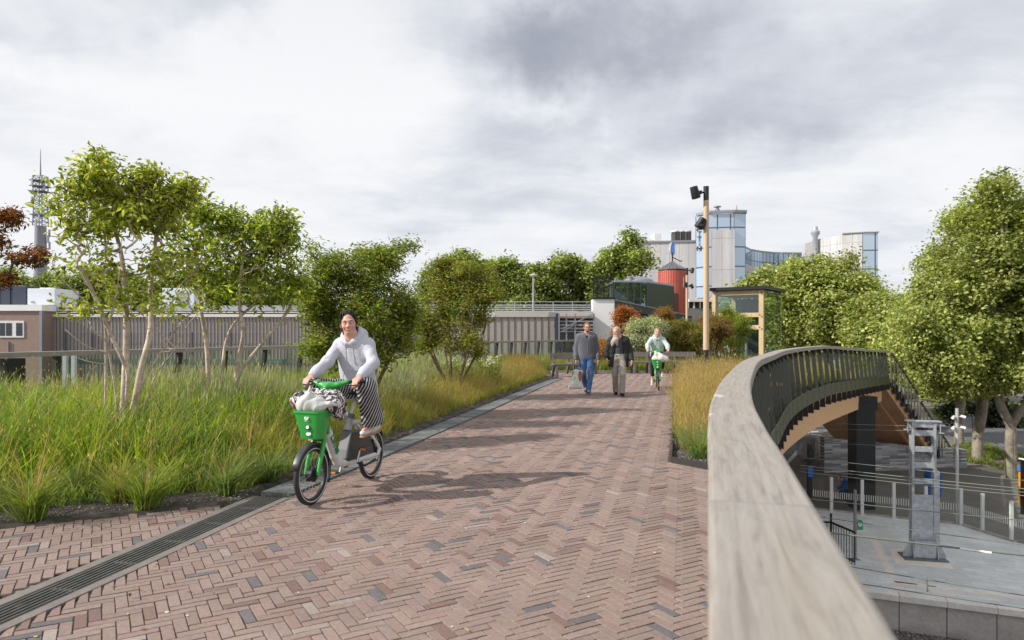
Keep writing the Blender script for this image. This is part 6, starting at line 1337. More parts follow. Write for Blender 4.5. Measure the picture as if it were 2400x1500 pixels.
    for k, (yy, h) in enumerate([(741, 5), (752, 3), (760, 4), (768, 4), (776, 2)]): b2('slab', 1308, 1390, yy, yy+h, mat('slab_grey', (.34, .34, .33), .7), .4-.1*k, .3)
    for x in (1308, 1325, 1345, 1388): m = MB(); m.bar((px(x)-ox2, 0, pz(800)), (px(x)-ox2, 0, pz(736)), .1, .1); m.build('post', M_grey, so)
    m = MB(); m.bar((px(1309)-ox2, -.1, pz(744)), (px(1389)-ox2, -.1, pz(744)), .05, .08); m.build('beam', mat('rust_beam', (.33, .14, .08), .6), so)
    m = MB(); m.bar((px(1316)-ox2, -.1, pz(770)), (px(1386)-ox2, -.1, pz(737)), .08, .08).bar((px(1312)-ox2, -.1, pz(778)), (px(1340)-ox2, -.1, pz(764)), .06, .06); m.build('stair_string', M_grey, so)
    # brick annex at the left
    Y2 = 48.6; ax = (0-1200)*Y2/1600; t2 = empty('brick_annex', (ax, Y2, GZ), 0, 'brown brick annex with a white roof edge and white-framed windows at the left', 'building'); s2 = Y2/1600; p2 = lambda x: (x-1200)*s2-ax; z2 = lambda y: EYE-(y-783)*s2-GZ
    bm_ = bpy.data.materials.new('annex_brick'); bm_.use_nodes = True; q = NT(bm_.node_tree); p = q.n['Principled BSDF']; ob = q.n.new('ShaderNodeTexCoord').outputs['Object']
    br = q.n.new('ShaderNodeTexBrick'); q.l.new(q.mapv(ob, rot=(R(90), 0, 0)), br.inputs[0]); br.inputs['Scale'].default_value = 1; br.inputs['Brick Width'].default_value = .22; br.inputs['Row Height'].default_value = .075; br.inputs['Mortar Size'].default_value = .009
    br.inputs['Color1'].default_value = (.31, .205, .165, 1); br.inputs['Color2'].default_value = (.26, .17, .135, 1); br.inputs['Mortar'].default_value = (.33, .27, .23, 1); q.l.new(br.outputs[0], p.inputs['Base Color']); p.inputs['Roughness'].default_value = .85
    def b3(nm, x0, x1, y0, y1, m_, dy=0, dep=.2, par=t2): m = MB(); m.box(((p2(x0)+p2(x1))/2, dy+dep/2, (z2(y0)+z2(y1))/2), (p2(x1)-p2(x0), dep, abs(z2(y1)-z2(y0)))); return m.build(nm, m_, par)
    b3('brick_wall', -260, 96, 1010, 728.5, bm_, 0, 10); b3('roof_edge', -262, 101, 728.5, 714.5, mat('bright_white'), -.12, 10.4); b3('corner_trim', 94, 100.5, 1010, 728.6, M_grey, -.10, .2)
    for x0, x1 in ((-60, -8), (-2, 57)):
        f = b3('window', x0, x1, 791, 752, M_white, -.06, .12)
        for a_, c_ in ((.05, .26), (.30, .53), (.70, .95)): w_ = x1-x0; b3('pane', x0+w_*a_, x0+w_*c_, 787, 757, mat('dark_glass'), -.075, .04, f)
    b3('downpipe', 20, 22, 1010, 800, M_grey, -.1, .1)
    def roofbox(nm, cat, x0, x1, y0, y1, Yb, dep, m_, lb):
        c = P((x0+x1)/2, y0, Yb); sb = Yb/1600; tt = empty(nm, (c.x, Yb, c.z), 0, lb, cat); m = MB(); m.box((0, dep/2, (y0-y1)*sb/2), ((x1-x0)*sb, dep, (y0-y1)*sb)); m.build('housing', m_, tt, bevel=.04); return tt, sb
    tt, sb = roofbox('roof_enclosure', 'roof box', -60, 62, 715, 669.5, 51, 3, mat('navy_sheet', (.035, .045, .075), .5, var=(1, .12)), 'dark navy roof enclosure on the brick annex at the left edge')
    for x in (-1.1, -.1, .75): m = MB(); m.box((x, -.02, .72), (.03, .04, 1.44)); m.build('panel_seam', M_black, tt)
    tt, sb = roofbox('ventilation_unit', 'roof unit', 64, 129, 715, 676, 51, 2, mat('unit_white', (.66, .68, .74), .5, var=(1, .05)), 'white ventilation unit on the roof beside the navy enclosure')
    m = MB(); m.prism([(1.03, .1), (1.65, .5), (1.65, 1.8), (1.03, 1.9)], 0, 1.14); m.build('side_duct', mat('unit_white'), tt)
    for x in (-.4, .15): m = MB(); m.lathe([(.28, 0), (.28, .10), (.2, .12)], 14, Matrix.Translation(Vector((x, .9, 1.24)))); m.build('fan', M_white, tt)
    for x, z in ((-.62, .22), (.55, .35)): m = MB(); m.box((x, -.02, z), (.25, .06, .10)); m.build('bracket', M_grey, tt)
    tt, sb = roofbox('roof_unit', 'roof unit', 380, 455, 716, 675, 52, 2, mat('unit_white'), 'pale roof unit half hidden behind the stems of the tallest small tree')
    for k, z in enumerate((.3, .6, .9)): m = MB(); m.box((.3, -.03, z), (.9, .05, .12)); m.build('grille', M_grey, tt)
    # roof lamp
    c = P(1250, 729, 49.5); tt = empty('roof_lamp', c, 0, 'slim grey lamp with a pale saucer head standing on the roof of the long shed', 'lamp'); h = (729-648)*49.5/1600
    m = MB(); m.tube([(0, 0, 0), (0, 0, h)], [.07, .05], 10); m.build('pole', M_galv, tt, smooth=True); m = MB(); m.lathe([(.03, 0), (.10, .02), (.16, .08), (.30, .13), (.30, .17), (.10, .23), (.02, .26)], 18, Matrix.Translation(Vector((0, 0, h-.05)))); m.build('lamp_head', mat('lamp_pale', (.62, .60, .56), .4), tt, smooth=True)
shed()
def towers():
    Y = 230.; c = P(95, 783, Y); t = empty('antenna_tower', (c.x, Y, GZ), 0, 'tall thin telecom tower with antennas on the horizon at the left', 'tower'); s = Y/1600; z = lambda y: EYE-(y-783)*s-GZ; gm = mat('tower_steel', (.20, .22, .27), .6, .3)
    def lat(z0, z1, w0, w1, n):
        m = MB()
        for k in range(n):
            a, b_ = z0+(z1-z0)*k/n, z0+(z1-z0)*(k+1)/n; wa, wb_ = w0+(w1-w0)*k/n, w0+(w1-w0)*(k+1)/n
            ca = [(-wa, -wa), (wa, -wa), (wa, wa), (-wa, wa)]; cb = [(-wb_, -wb_), (wb_, -wb_), (wb_, wb_), (-wb_, wb_)]
            for i in range(4):
                j = (i+1) % 4; m.bar((*ca[i], a), (*cb[i], b_), .26, .26); m.bar((*ca[i], a), (*cb[j], b_), .15, .15); m.bar((*cb[i], b_), (*cb[j], b_), .15, .15)
        return m
    m = MB(); m.tube([(0, 0, 0), (0, 0, z(530))], [2.4, 1.7], 14); m.build('shaft', mat('tower_grey', (.24, .25, .28), .7), t, smooth=True)
    lat(z(530), z(450), 1.6, 1.2, 8).build('lattice', gm, t); lat(z(450), z(413), 1.5, 1.5, 3).build('top_cage', gm, t)
    for yy in (505, 450, 438, 425): m = MB(); m.prism([(-2.4, -2.2), (2.4, -2.2), (2.4, 2.2), (-2.4, 2.2)], z(yy), z(yy)+.25); m.build('platform_deck', gm, t)
    for k in range(12): a = k*2.4; yy = [560, 540, 525, 545, 470, 440, 425, 430, 575, 565, 515, 480][k]; m = MB(); m.box((2.6*math.cos(a), 2.6*math.sin(a), z(yy)), (.5, .4, 2.6)); m.build('antenna_panel', M_galv, t)
    m = MB(); m.tube([(0, 0, z(413)), (0, 0, z(380)), (0, 0, z(350))], [.28, .16, .08], 6); m.build('spike', gm, t)
    Y = 260.; s = Y/1600; c = P(1037, 783, Y); t = empty('domed_tower', (c.x, Y, GZ), 0, 'distant tower with a small green copper dome above the trees', 'tower'); z = lambda y: EYE-(y-783)*s-GZ
    m = MB(); m.lathe([(2.0, 0), (2.0, z(633)), (1.7, z(633)), (1.7, z(624)), (2.1, z(624)), (2.1, z(623))], 16); m.build('drum', mat('dome_stone', (.20, .18, .16), .8), t)
    m = MB(); m.lathe([(1.75, z(623)), (1.65, z(620)), (1.3, z(616.5)), (.7, z(614)), (.25, z(613)), (.2, z(611)), (.02, z(610))], 18); m.build('dome', mat('copper_green', (.14, .26, .22), .6), t, smooth=True)
    m = MB(); m.tube([(0, 0, z(611)), (0, 0, z(603))], .09, 5); m.bar((-.5, 0, z(604.5)), (.5, 0, z(604.5)), .15, .15); m.build('finial', M_grey, t)
towers()
# ================================================================ lamp poles and benches
def lamp(px, Y, ytop, ybase, yw0, yw1, label, spots, r):
    s = Y/1600; c = P(px, ybase, Y); zb = float(deck_z(c.x)); t = empty('lamp_pole', (c.x, Y, zb), 0, label, 'lamp pole', 'tall lamp poles with pale timber shafts'); z = lambda y: EYE-(y-783)*s-zb
    wd = mat('pole_timber', (.56, .41, .26), .55, var=(2, .10), fine=(12, .05), stretch=(3, 3, .3)); bk = mat('pole_black', (.022, .023, .024), .5, .2)
    m = MB(); m.tube([(0, 0, -.02), (0, 0, z(yw1))], [r*1.04]*2, 20); m.build('foot', bk, t, smooth=True)
    m = MB(); m.tube([(0, 0, z(yw1)), (0, 0, z(yw0))], [r, r*.93], 20); m.build('shaft', wd, t, smooth=True)
    m = MB(); m.tube([(0, 0, z(yw0)), (0, 0, z(ytop))], [r*.93]*2, 20); m.build('top_sleeve', bk, t, smooth=True)
    for dx, y, az, tilt, L in spots:
        sp = Vector((dx*s, -.04, z(y))); sd = 1 if dx > 0 else -1
        m = MB(); m.tube([(0, 0, sp.z+.0), (sp.x*.55, -.02, sp.z+.02)], .028, 8); m.box((sp.x*.5, -.02, sp.z+.01), (.07, .06, .11)); a = m.build('bracket', bk, t)
        M_ = Matrix.Translation(sp) @ Matrix.Rotation(az, 4, 'Z') @ Matrix.Rotation(tilt, 4, 'Y')
        m = MB(); m.lathe([(.001, L/2), (.125*L/.36, L/2), (.135*L/.36, L*.45), (.115*L/.36, -L/2), (.03, -L*.54), (.001, -L*.54)], 22, M_); m.build('spotlight', bk, t, smooth=True)
    return t
lamp(1655, 20.7, 437, 905, 470, 820, 'nearest and tallest lamp pole, in the right bed beside the railing', [(-27, 452, 0, 2.9, .36), (-14, 523, -.3, 3.7, .33), (-9, 527, .5, 3.9, .27)], .088)
lamp(1610, 45, 628, 843, 645, 804, 'second lamp pole, behind the benches in front of the red tank', [(12, 634, 0, .15, .34), (-3, 667, 0, 3.1, .30), (11, 671, 0, -.5, .30)], .088)
lamp(1741, 57, 668, 830, 680, 808, 'farthest lamp pole, standing in front of the timber lift tower', [(10, 674, 0, -.2, .36), (3, 700, 0, 3.2, .26)], .088)
def bench(p0, p1, label, arm=False, legs=(.12, .55, .9)):
    """bench along p0->p1 (front edge of seat); back on the far side"""
    p0 = Vector((*p0, 0)); p1 = Vector((*p1, 0)); d = p1-p0; L = d.length; t = empty('park_bench', p0, math.atan2(d.y, d.x), label, 'bench', 'heavy timber benches around the paved square')
    bw = mat('bench_timber', (.135, .115, .105), .75, var=(3, .25), fine=(20, .15), stretch=(.3, 4, 4))
    for k in range(4): m = MB(); m.box((L/2, .06+k*.115, .44+.004*(k % 2)), (L, .108, .055)); m.build('seat_plank', bw, t, bevel=.006)
    m = MB(); m.box((L/2, .56, .735), (L, .045, .21), rot=Matrix.Rotation(-.2, 3, 'X')); m.build('backrest', bw, t, bevel=.006)
    for u in legs:
        x = L*u
        for a, b_ in (((x, .05, .41), (x-.02, -.04, 0)), ((x, .42, .41), (x, .60, 0))): m = MB(); m.bar(a, b_, .075, .085, up=(1, 0, 0)); m.build('leg', bw, t)
        m = MB(); m.bar((x, .05, .385), (x, .45, .385), .07, .07); m.build('cross_bar', bw, t); m = MB(); m.bar((x, .42, .36), (x, .585, .80), .07, .07, up=(1, 0, 0)); m.build('back_support', bw, t)
    return t
bench((1.50, 24.5), (2.55, 23.0+1.7), 'short timber bench at the left, set at an angle beside the walking man', legs=(.12, .88)).rotation_euler = (0, 0, .22)
bench((2.30, 26.1), (3.45, 26.7), 'timber bench half hidden between the two walking men', legs=(.1, .85))
bench((4.05, 26.75), (5.55, 26.75), 'long timber bench directly behind the far cyclist, left one of the pair', legs=(.12, .5, .9))
bench((5.62, 26.75), (7.35, 26.75), 'long timber bench ending at the front lamp pole, right one of the pair', legs=(.07, .5, .92))

# ================================================================ sculpting by distance fields
def smin(a, b, k):
    if k <= 0: return np.minimum(a, b)
    h = np.maximum(k-np.abs(a-b), 0)/k; return np.minimum(a, b)-h*h*k*.25
class SDF:
    def __init__(s, res): s.h = res; s.p = []
    def cone(s, a, b, ra, rb, k=.03, flat=None, op='u'): s.p.append(('c', np.array(a, float), np.array(b, float), ra, rb, k, flat, op)); return s
    def chain(s, pts, rs, k=.03, flat=None):
        for i in range(len(pts)-1): s.cone(pts[i], pts[i+1], rs[i], rs[i+1], k, flat)
        return s
    def ell(s, c, r, k=.03, rot=None, op='u'): s.p.append(('e', np.array(c, float), np.array(r, float), np.array(rot) if rot is not None else np.eye(3), None, k, None, op)); return s
    def cut(s, c, n, rad): s.p.append(('h', np.array(c, float), np.array(n, float)/np.linalg.norm(n), rad, None, 0, None, 'h')); return s
    def build(s, wrinkle=None):
        lo = np.full(3, 1e9); hi = np.full(3, -1e9)
        for q in s.p:
            if q[7] != 'u': continue
            if q[0] == 'c': r = max(q[3], q[4])*(q[6][1] if q[6] else 1) if q[6] and q[6][1] > 1 else max(q[3], q[4]); lo = np.minimum(lo, np.minimum(q[1], q[2])-r); hi = np.maximum(hi, np.maximum(q[1], q[2])+r)
            else: r = max(q[2]); lo = np.minimum(lo, q[1]-r); hi = np.maximum(hi, q[1]+r)
        h = s.h; lo -= 4*h; hi += 4*h; n = np.ceil((hi-lo)/h).astype(int)+1; F = np.full(n, 0.2, np.float32); ax = [lo[i]+h*np.arange(n[i]) for i in range(3)]
        for q in s.p:
            k = q[5]; 
            if q[0] == 'c': r = max(q[3], q[4])*(max(1, q[6][1]) if q[6] else 1)+k+3*h; l2 = np.minimum(q[1], q[2])-r; h2 = np.maximum(q[1], q[2])+r
            elif q[0] == 'e': r = max(q[2])+k+3*h; l2 = q[1]-r; h2 = q[1]+r
            else: r = q[3]; l2 = q[1]-r; h2 = q[1]+r
            i0 = np.clip(((l2-lo)/h).astype(int), 0, n-1); i1 = np.clip(((h2-lo)/h).astype(int)+2, 1, n)
            if np.any(i1 <= i0): continue
            sl_ = tuple(slice(a, b) for a, b in zip(i0, i1)); X, Y, Z = np.meshgrid(*[ax[i][i0[i]:i1[i]] for i in range(3)], indexing='ij'); Pt = np.stack([X, Y, Z], -1)
            if q[0] == 'c':
                ab = q[2]-q[1]; L2 = max(ab@ab, 1e-12); t = np.clip(((Pt-q[1])@ab)/L2, 0, 1); v = Pt-(q[1]+t[..., None]*ab)
                if q[6]: dr = np.array(q[6][0], float); dr /= np.linalg.norm(dr); cpt = v@dr; v = v+cpt[..., None]*dr*(1/q[6][1]-1)
                D = np.linalg.norm(v, axis=-1)-(q[3]+(q[4]-q[3])*t)
            elif q[0] == 'e':
                v = (Pt-q[1])@q[3]; g = np.linalg.norm(v/q[2], axis=-1); D = (g-1)*min(q[2])*np.where(g > 1, 1, 1)
                g2 = np.linalg.norm(v/(q[2]**2), axis=-1)+1e-9; D = g*(g-1)/g2
            else:
                D = (Pt-q[1])@q[2]; ins = np.linalg.norm(Pt-q[1], axis=-1) < q[3]; F[sl_] = np.where(ins, np.maximum(F[sl_], D), F[sl_]); continue
            D = D.astype(np.float32)
            if q[7] == 'u': F[sl_] = smin(F[sl_], D, k)
            else: F[sl_] = -smin(-F[sl_], D, k)
        if wrinkle is not None:
            X, Y, Z = np.meshgrid(*ax, indexing='ij'); F = F+wrinkle(X, Y, Z).astype(np.float32)
        S = F < 0; nx, ny, nz = n; c = np.zeros((nx-1, ny-1, nz-1), np.int8)
        for dx in (0, 1):
            for dy in (0, 1):
                for dz in (0, 1): c += S[dx:nx-1+dx, dy:ny-1+dy, dz:nz-1+dz]
        act = (c > 0) & (c < 8); I = np.argwhere(act); idx = -np.ones(act.shape, np.int32); idx[act] = np.arange(len(I)); cor = {}
        for dx in (0, 1):
            for dy in (0, 1):
                for dz in (0, 1): cor[(dx, dy, dz)] = F[I[:, 0]+dx, I[:, 1]+dy, I[:, 2]+dz]
        acc = np.zeros((len(I), 3)); cnt = np.zeros(len(I))
        for a in cor:
            for axx in range(3):
                if a[axx] == 0:
                    b = list(a); b[axx] = 1; b = tuple(b); fa, fb = cor[a], cor[b]; x = (fa < 0) != (fb < 0); t = np.where(x, fa/(fa-fb+1e-12), 0); p = np.zeros((len(I), 3)); p[:] = a; p[:, axx] += t; acc += p*x[:, None]; cnt += x
        V = lo+(I+acc/cnt[:, None])*h; Fs = []
        for axx in range(3):
            sa = [slice(None)]*3; sb = [slice(None)]*3; sa[axx] = slice(0, n[axx]-1); sb[axx] = slice(1, n[axx]); A, B = S[tuple(sa)], S[tuple(sb)]; E_ = np.argwhere(A != B)
            o1, o2 = (axx+1) % 3, (axx+2) % 3; ok = (E_[:, o1] > 0) & (E_[:, o2] > 0) & (E_[:, o1] < n[o1]-1) & (E_[:, o2] < n[o2]-1); E_ = E_[ok]
            if not len(E_): continue
            q = []
            for d1, d2 in ((1, 1), (0, 1), (0, 0), (1, 0)): e = E_.copy(); e[:, o1] -= d1; e[:, o2] -= d2; q.append(idx[e[:, 0], e[:, 1], e[:, 2]])
            q = np.stack(q, 1); fl = ~A[E_[:, 0], E_[:, 1], E_[:, 2]]; q[fl] = q[fl][:, ::-1]; Fs.append(q)
        return V, np.concatenate(Fs)
    def obj(s, name, m, parent=None, org=(0, 0, 0), wrinkle=None, colfn=None):
        V, F = s.build(wrinkle); V = V-np.array(org); col = None if colfn is None else colfn(V+np.array(org))
        me = npmesh(name, V, F.reshape(-1), 4, col); return link(name, me, m, parent, smooth=True)
def nv(v): v = np.array(v, float); return v/np.linalg.norm(v)
def folds(seed, amp, freq, axis=(0, 0, 1)):
    r = np.random.default_rng(seed); K = [(nv(r.normal(0, 1, 3)+np.array(axis)*r.uniform(-1.5, 1.5)), r.uniform(.6, 1.8)*freq, r.uniform(0, 6)) for _ in range(5)]
    def f(X, Y, Z):
        w1 = np.sin(X*freq*.7+Y*freq*.5+1.3)*.8; a = 0
        for d, fr, ph in K: a = a+np.sin((X*d[0]+Y*d[1]+Z*d[2])*fr+ph+w1)
        return a*amp/2.2
    return f
def creases(seed, amp, freq):
    r = np.random.default_rng(seed); K = [(nv((r.normal(0, 1), r.normal(0, .6), r.normal(0, .55))), r.uniform(.7, 1.5)*freq, r.uniform(0, 6), nv(r.normal(0, 1, 3))) for _ in range(4)]
    def f(X, Y, Z):
        a = 0
        for d, fr, ph, e in K:
            u = np.sin((X*d[0]+Y*d[1]+Z*d[2])*fr*2+ph+1.6*np.sin((X*e[0]+Y*e[1]+Z*e[2])*fr*.8+ph)); a = a+(1-np.abs(u))**2*(.5+.5*np.sin((X*e[1]+Y*e[2]+Z*e[0])*fr*.7+ph))
        return a*amp/2-amp*.3
    return f
SKIN = bpy.data.materials.new('skin'); SKIN.use_nodes = True
_p = SKIN.node_tree.nodes['Principled BSDF']; _a = SKIN.node_tree.nodes.new('ShaderNodeAttribute'); _a.attribute_name = 'col'; SKIN.node_tree.links.new(_a.outputs['Color'], _p.inputs['Base Color']); _p.inputs['Roughness'].default_value = .5; _p.inputs['Subsurface Weight'].default_value = .12; _p.inputs['Subsurface Radius'].default_value = (.012, .005, .003)
def hand(S, wrist, d, palm_n, thumb_side, curl, res_r=.0085, grip=None, k=.006):
    """d: direction wrist->knuckles, palm_n: normal pointing out of the palm, thumb_side: direction the thumb leaves"""
    w = np.array(wrist, float); d = nv(d); pn = nv(palm_n); ts = nv(np.array(thumb_side)-np.dot(thumb_side, d)*d)
    kn = w+d*.085
    for i in (-1, -.33, .33, 1): S.cone(w+ts*i*.014, kn+ts*i*.027, .017, .0135, .014)
    for i, L in zip((1.05, .35, -.35, -1.05), (.072, .08, .074, .058)):
        b = kn+ts*i*.0215; a = curl; p1 = b+(d*math.cos(a*.6)+pn*math.sin(a*.6))*L*.46; a2 = a*1.5; p2 = p1+(d*math.cos(a2)+pn*math.sin(a2))*L*.33; a3 = a*2.2; p3 = p2+(d*math.cos(a3)+pn*math.sin(a3))*L*.26
        S.cone(b, p1, res_r*1.1, res_r, k).cone(p1, p2, res_r, res_r*.93, k*.6).cone(p2, p3, res_r*.93, res_r*.8, k*.6)
    tb = w+d*.022+ts*.024; t1 = tb+(d*.7+ts*.75+pn*.35)*.030; t2 = t1+(d*.85+ts*.15+pn*.65*(.6+curl))*.030; t3 = t2+(d*.6-ts*.1+pn*.9)*.022
    S.cone(tb, t1, .015, .012, .012).cone(t1, t2, .0118, .0105, k).cone(t2, t3, .0105, .009, k)
def person(J, o):
    """J: joints in world coordinates; o: options. Returns the top-level person (body mesh) with hair and clothing as children"""
    res = o.get('res', .007); B = SDF(res); org = np.array(J['origin']); H = np.array(J['head']); f = nv(J['face']); up0 = nv(J.get('headup', (0, 0, 1))); r_ = nv(np.cross(f, up0)); up = np.cross(r_, f); hs = o.get('hs', 1.0); w = o.get('w', 1.0)
    def hp(x, y, z): return H+(r_*x+f*y+up*z)*hs            # x: to the person's right, y: forward, z: up (head centre at eye height)
    Rm = np.stack([r_, f, up], 1)
    # head
    B.ell(hp(0, -.015, .030), np.array((.076, .094, .088))*hs, .02, Rm).ell(hp(0, .010, -.035), np.array((.056, .074, .082))*hs, .03, Rm).ell(hp(0, .050, -.092), np.array((.026, .024, .018))*hs, .03, Rm)
    for sx in (-1, 1):
        B.ell(hp(sx*.040, .060, -.032), np.array((.021, .018, .02))*hs, .03, Rm); B.ell(hp(sx*.078, -.012, -.012), np.array((.009, .017, .030))*hs, .006, Rm)
    B.cone(hp(-.034, .079, .022), hp(.034, .079, .022), .010*hs, .010*hs, .02)
    for sx in (-1, 1): B.ell(hp(sx*.031, .090, .000), np.array((.016, .012, .010))*hs, .010, Rm, op='s')
    for sx in (-1, 1): B.cone(hp(sx*.019, .0815, .0085), hp(sx*.044, .0765, .0075), .0062*hs, .0055*hs, .004).cone(hp(sx*.020, .0810, -.0105), hp(sx*.043, .0765, -.0095), .0055*hs, .005*hs, .004)
    B.cone(hp(0, .083, .008), hp(0, .100, -.030), .0075*hs, .0125*hs, .012).ell(hp(.011, .090, -.034), np.array((.009,)*3)*hs, .008).ell(hp(-.011, .090, -.034), np.array((.009,)*3)*hs, .008)
    B.cone(hp(-.019, .082, -.058), hp(.019, .082, -.058), .0065*hs, .0065*hs, .006).cone(hp(-.016, .080, -.067), hp(.016, .080, -.067), .007*hs, .007*hs, .006)
    nk = np.array(J['neck']); B.cone(hp(0, -.025, -.06), nk, .052*hs, .060*hs, .03)
    # torso and limbs under the clothing (one continuous surface)
    sl_, sr = np.array(J['shoL']), np.array(J['shoR']); ch = (sl_+sr)/2; pel = np.array(J['pelvis']); fr = nv(J['front'])
    ml = o.get('thin', .80)
    B.cone(nk, ch*.75+pel*.25, .07, .115*w*ml, .05).cone(ch*.75+pel*.25, pel, .115*w*ml, .12*w*ml, .05, (fr, .8)).cone(sl_, sr, .055*ml, .055*ml, .05)
    for s_ in 'LR':
        sh, el, wr = (np.array(J[k+s_]) for k in ('sho', 'elb', 'wri')); B.cone(sh, el, .050*ml, .040*ml, .03).cone(el, wr, .040*ml, .026, .02)
        hp_, kn, an, to = (np.array(J[k+s_]) for k in ('hip', 'kne', 'ank', 'toe')); B.cone(hp_, kn, .080*ml, .055*ml, .04).cone(kn, kn*.6+an*.4, .055*ml, .052*ml, .02).cone(kn*.6+an*.4, an, .050*ml, .036, .02).cone(an, to, .036, .026, .02)
        d, pn, ts, cu = J['hand'+s_]; hand(B, wr, d, pn, ts, cu, .0092 if res > .0065 else .0085)
    sk = np.array(o.get('skin', (.62, .36, .27)))
    def colfn(V):
        C = np.tile(sk, (len(V), 1)); L = (V-H)@Rm/hs
        m = (np.abs(L[:, 0]) < .024) & (np.abs(L[:, 2]+.0625) < .0115-np.abs(L[:, 0])*.25) & (L[:, 1] > .06); C[m] = np.array(o.get('lips', (.42, .14, .12)))
        ck = np.exp(-(((np.abs(L[:, 0])-.042)/.018)**2+((L[:, 2]+.035)/.02)**2))*(L[:, 1] > .03); C = C*(1-ck[:, None]*np.array((.04, .20, .20)))
        sh_ = (np.abs(np.abs(L[:, 0])-.031) < .017) & (np.abs(L[:, 2]-.001) < .009) & (L[:, 1] > .05); C[sh_] = sk*np.array((.62, .50, .48))
        if o.get('stubble'): m = (L[:, 2] < -.03) & (L[:, 1] > -.01) & (np.abs(L).max(1) < .16); C[m] = C[m]*.5+np.array(o['stubble'])*.5
        return C
    b = B.obj(o.get('name', 'person'), SKIN, None, org, colfn=colfn); b.location = org
    tag(b, o['label'], 'person')
    # eyes, brows, smile
    ew = mat('eye_white', (.75, .73, .70), .3); ei = mat('iris', tuple(o.get('iris', (.05, .035, .025))), .2); bw = mat('brow_%s' % o['key'], o.get('brow', o['haircol']), .8)
    for sx in (-1, 1):
        e = MB(); c = hp(sx*.031, .0735, .000)-org; M_ = Matrix.Translation(Vector(c)); e.lathe([(.0112*hs*math.sin(a), .0112*hs*math.cos(a)) for a in np.linspace(.01, 3.13, 9)], 12, M_); ey = e.build('eye', ew, b, smooth=True)
        i = MB(); c2 = hp(sx*.031, .0798, -.0005)-org; i.lathe([(.0062*hs*math.sin(a), .0062*hs*math.cos(a)) for a in np.linspace(.01, 3.13, 7)], 10, Matrix.Translation(Vector(c2))); i.build('iris', ei, ey, smooth=True)
        m = MB(); m.tube([Vector(hp(sx*x, y, z)-org) for x, y, z in ((.014, .0905, .021), (.030, .0905, .0265), (.049, .079, .020))], [.0035*hs, .0042*hs, .002*hs], 6); m.build('eyebrow', bw, b)
    if o.get('smile', True): m = MB(); m.tube([Vector(hp(x, y, z)-org) for x, y, z in ((-.022, .076, -.0575), (-.012, .0862, -.0622), (0, .0880, -.0636), (.012, .0862, -.0622), (.022, .076, -.0575))], [.0012, .0026*hs, .003*hs, .0026*hs, .0012], 6); m.build('teeth', ew, b)
    if o.get('glasses'):
        g = MB()
        for sx in (-1, 1):
            pts = [Vector(hp(sx*.033+.026*math.cos(a), .098-.006*abs(math.cos(a)), -.001+.018*math.sin(a))-org) for a in np.linspace(0, 2*math.pi, 17)]; g.tube(pts, .0022, 5); g.tube([Vector(hp(sx*.058, .092, .004)-org), Vector(hp(sx*.082, -.01, .004)-org)], .002, 5)
        g.tube([Vector(hp(-.008, .099, .004)-org), Vector(hp(.008, .099, .004)-org)], .002, 5); g.build('glasses', M_black, b)
    # hair
    hm = bpy.data.materials.new('hair_%s' % o['key']); hm.use_nodes = True; t = NT(hm.node_tree); p = t.n['Principled BSDF']; ob = t.n.new('ShaderNodeTexCoord').outputs['Object']; hc = np.array(o['haircol'])
    nz = t.noise(t.mapv(ob, scale=(1, 1, .12)), 260, 3, .6); t.l.new(t.ramp(nz, [(.35, tuple(hc*.55)), (.65, tuple(np.clip(hc*1.6, 0, 1)))]), p.inputs['Base Color']); p.inputs['Roughness'].default_value = .62; p.inputs['Specular IOR Level'].default_value = .25
    bu = t.n.new('ShaderNodeBump'); bu.inputs['Strength'].default_value = .6; bu.inputs['Distance'].default_value = .004; t.l.new(nz, bu.inputs['Height']); t.l.new(bu.outputs[0], p.inputs['Normal'])
    Hs = SDF(min(res, .007)); o['hair'](Hs, hp, Rm, hs); Hs.obj('hair', hm, b, org, creases(3, .006, 45))
    if 'beard' in o: Bs = SDF(min(res, .008)); o['beard'](Bs, hp, Rm, hs); bm2 = mat('beard_%s' % o['key'], o['beardcol'], .8, var=(60, .3), stretch=(1, 1, .2)); Bs.obj('beard', bm2, b, org, folds(5, .004, 45, (0, 0, 1)))
    if o.get('strands'):
        m = MB(); rs = np.random.default_rng(5)
        for k in range(64):
            a0 = rs.uniform(-1.45, 1.45); pts = []
            for u in np.linspace(0, 1, 7):
                th = R(8)+u*R(118); x = .088*math.sin(a0)*math.cos(th*.35)*(1-.55*u); yy = .082*math.cos(th)-.012*u-.030; z = .058+.086*math.sin(th)*(.55+.45*math.cos(a0))-.12*u*u+.013*math.sin(k*2.3)
                pts.append(Vector(hp(x, yy+.012*math.sin(k*1.7+u*3), z+rs.normal(0, .0012))-org))
            m.tube(pts, [.0015, .005, .006, .006, .005, .004, .0015], 5)
        for sx, yy in ((-1, .045), (1, .045), (1, .02), (-1, .01)): m.tube([Vector(hp(sx*.060, yy, .055)-org), Vector(hp(sx*.079, yy-.01, .015)-org), Vector(hp(sx*.076, yy-.005, -.03)-org)], [.004, .004, .001], 5)
        m.build('hair_locks', hm, b, smooth=True)
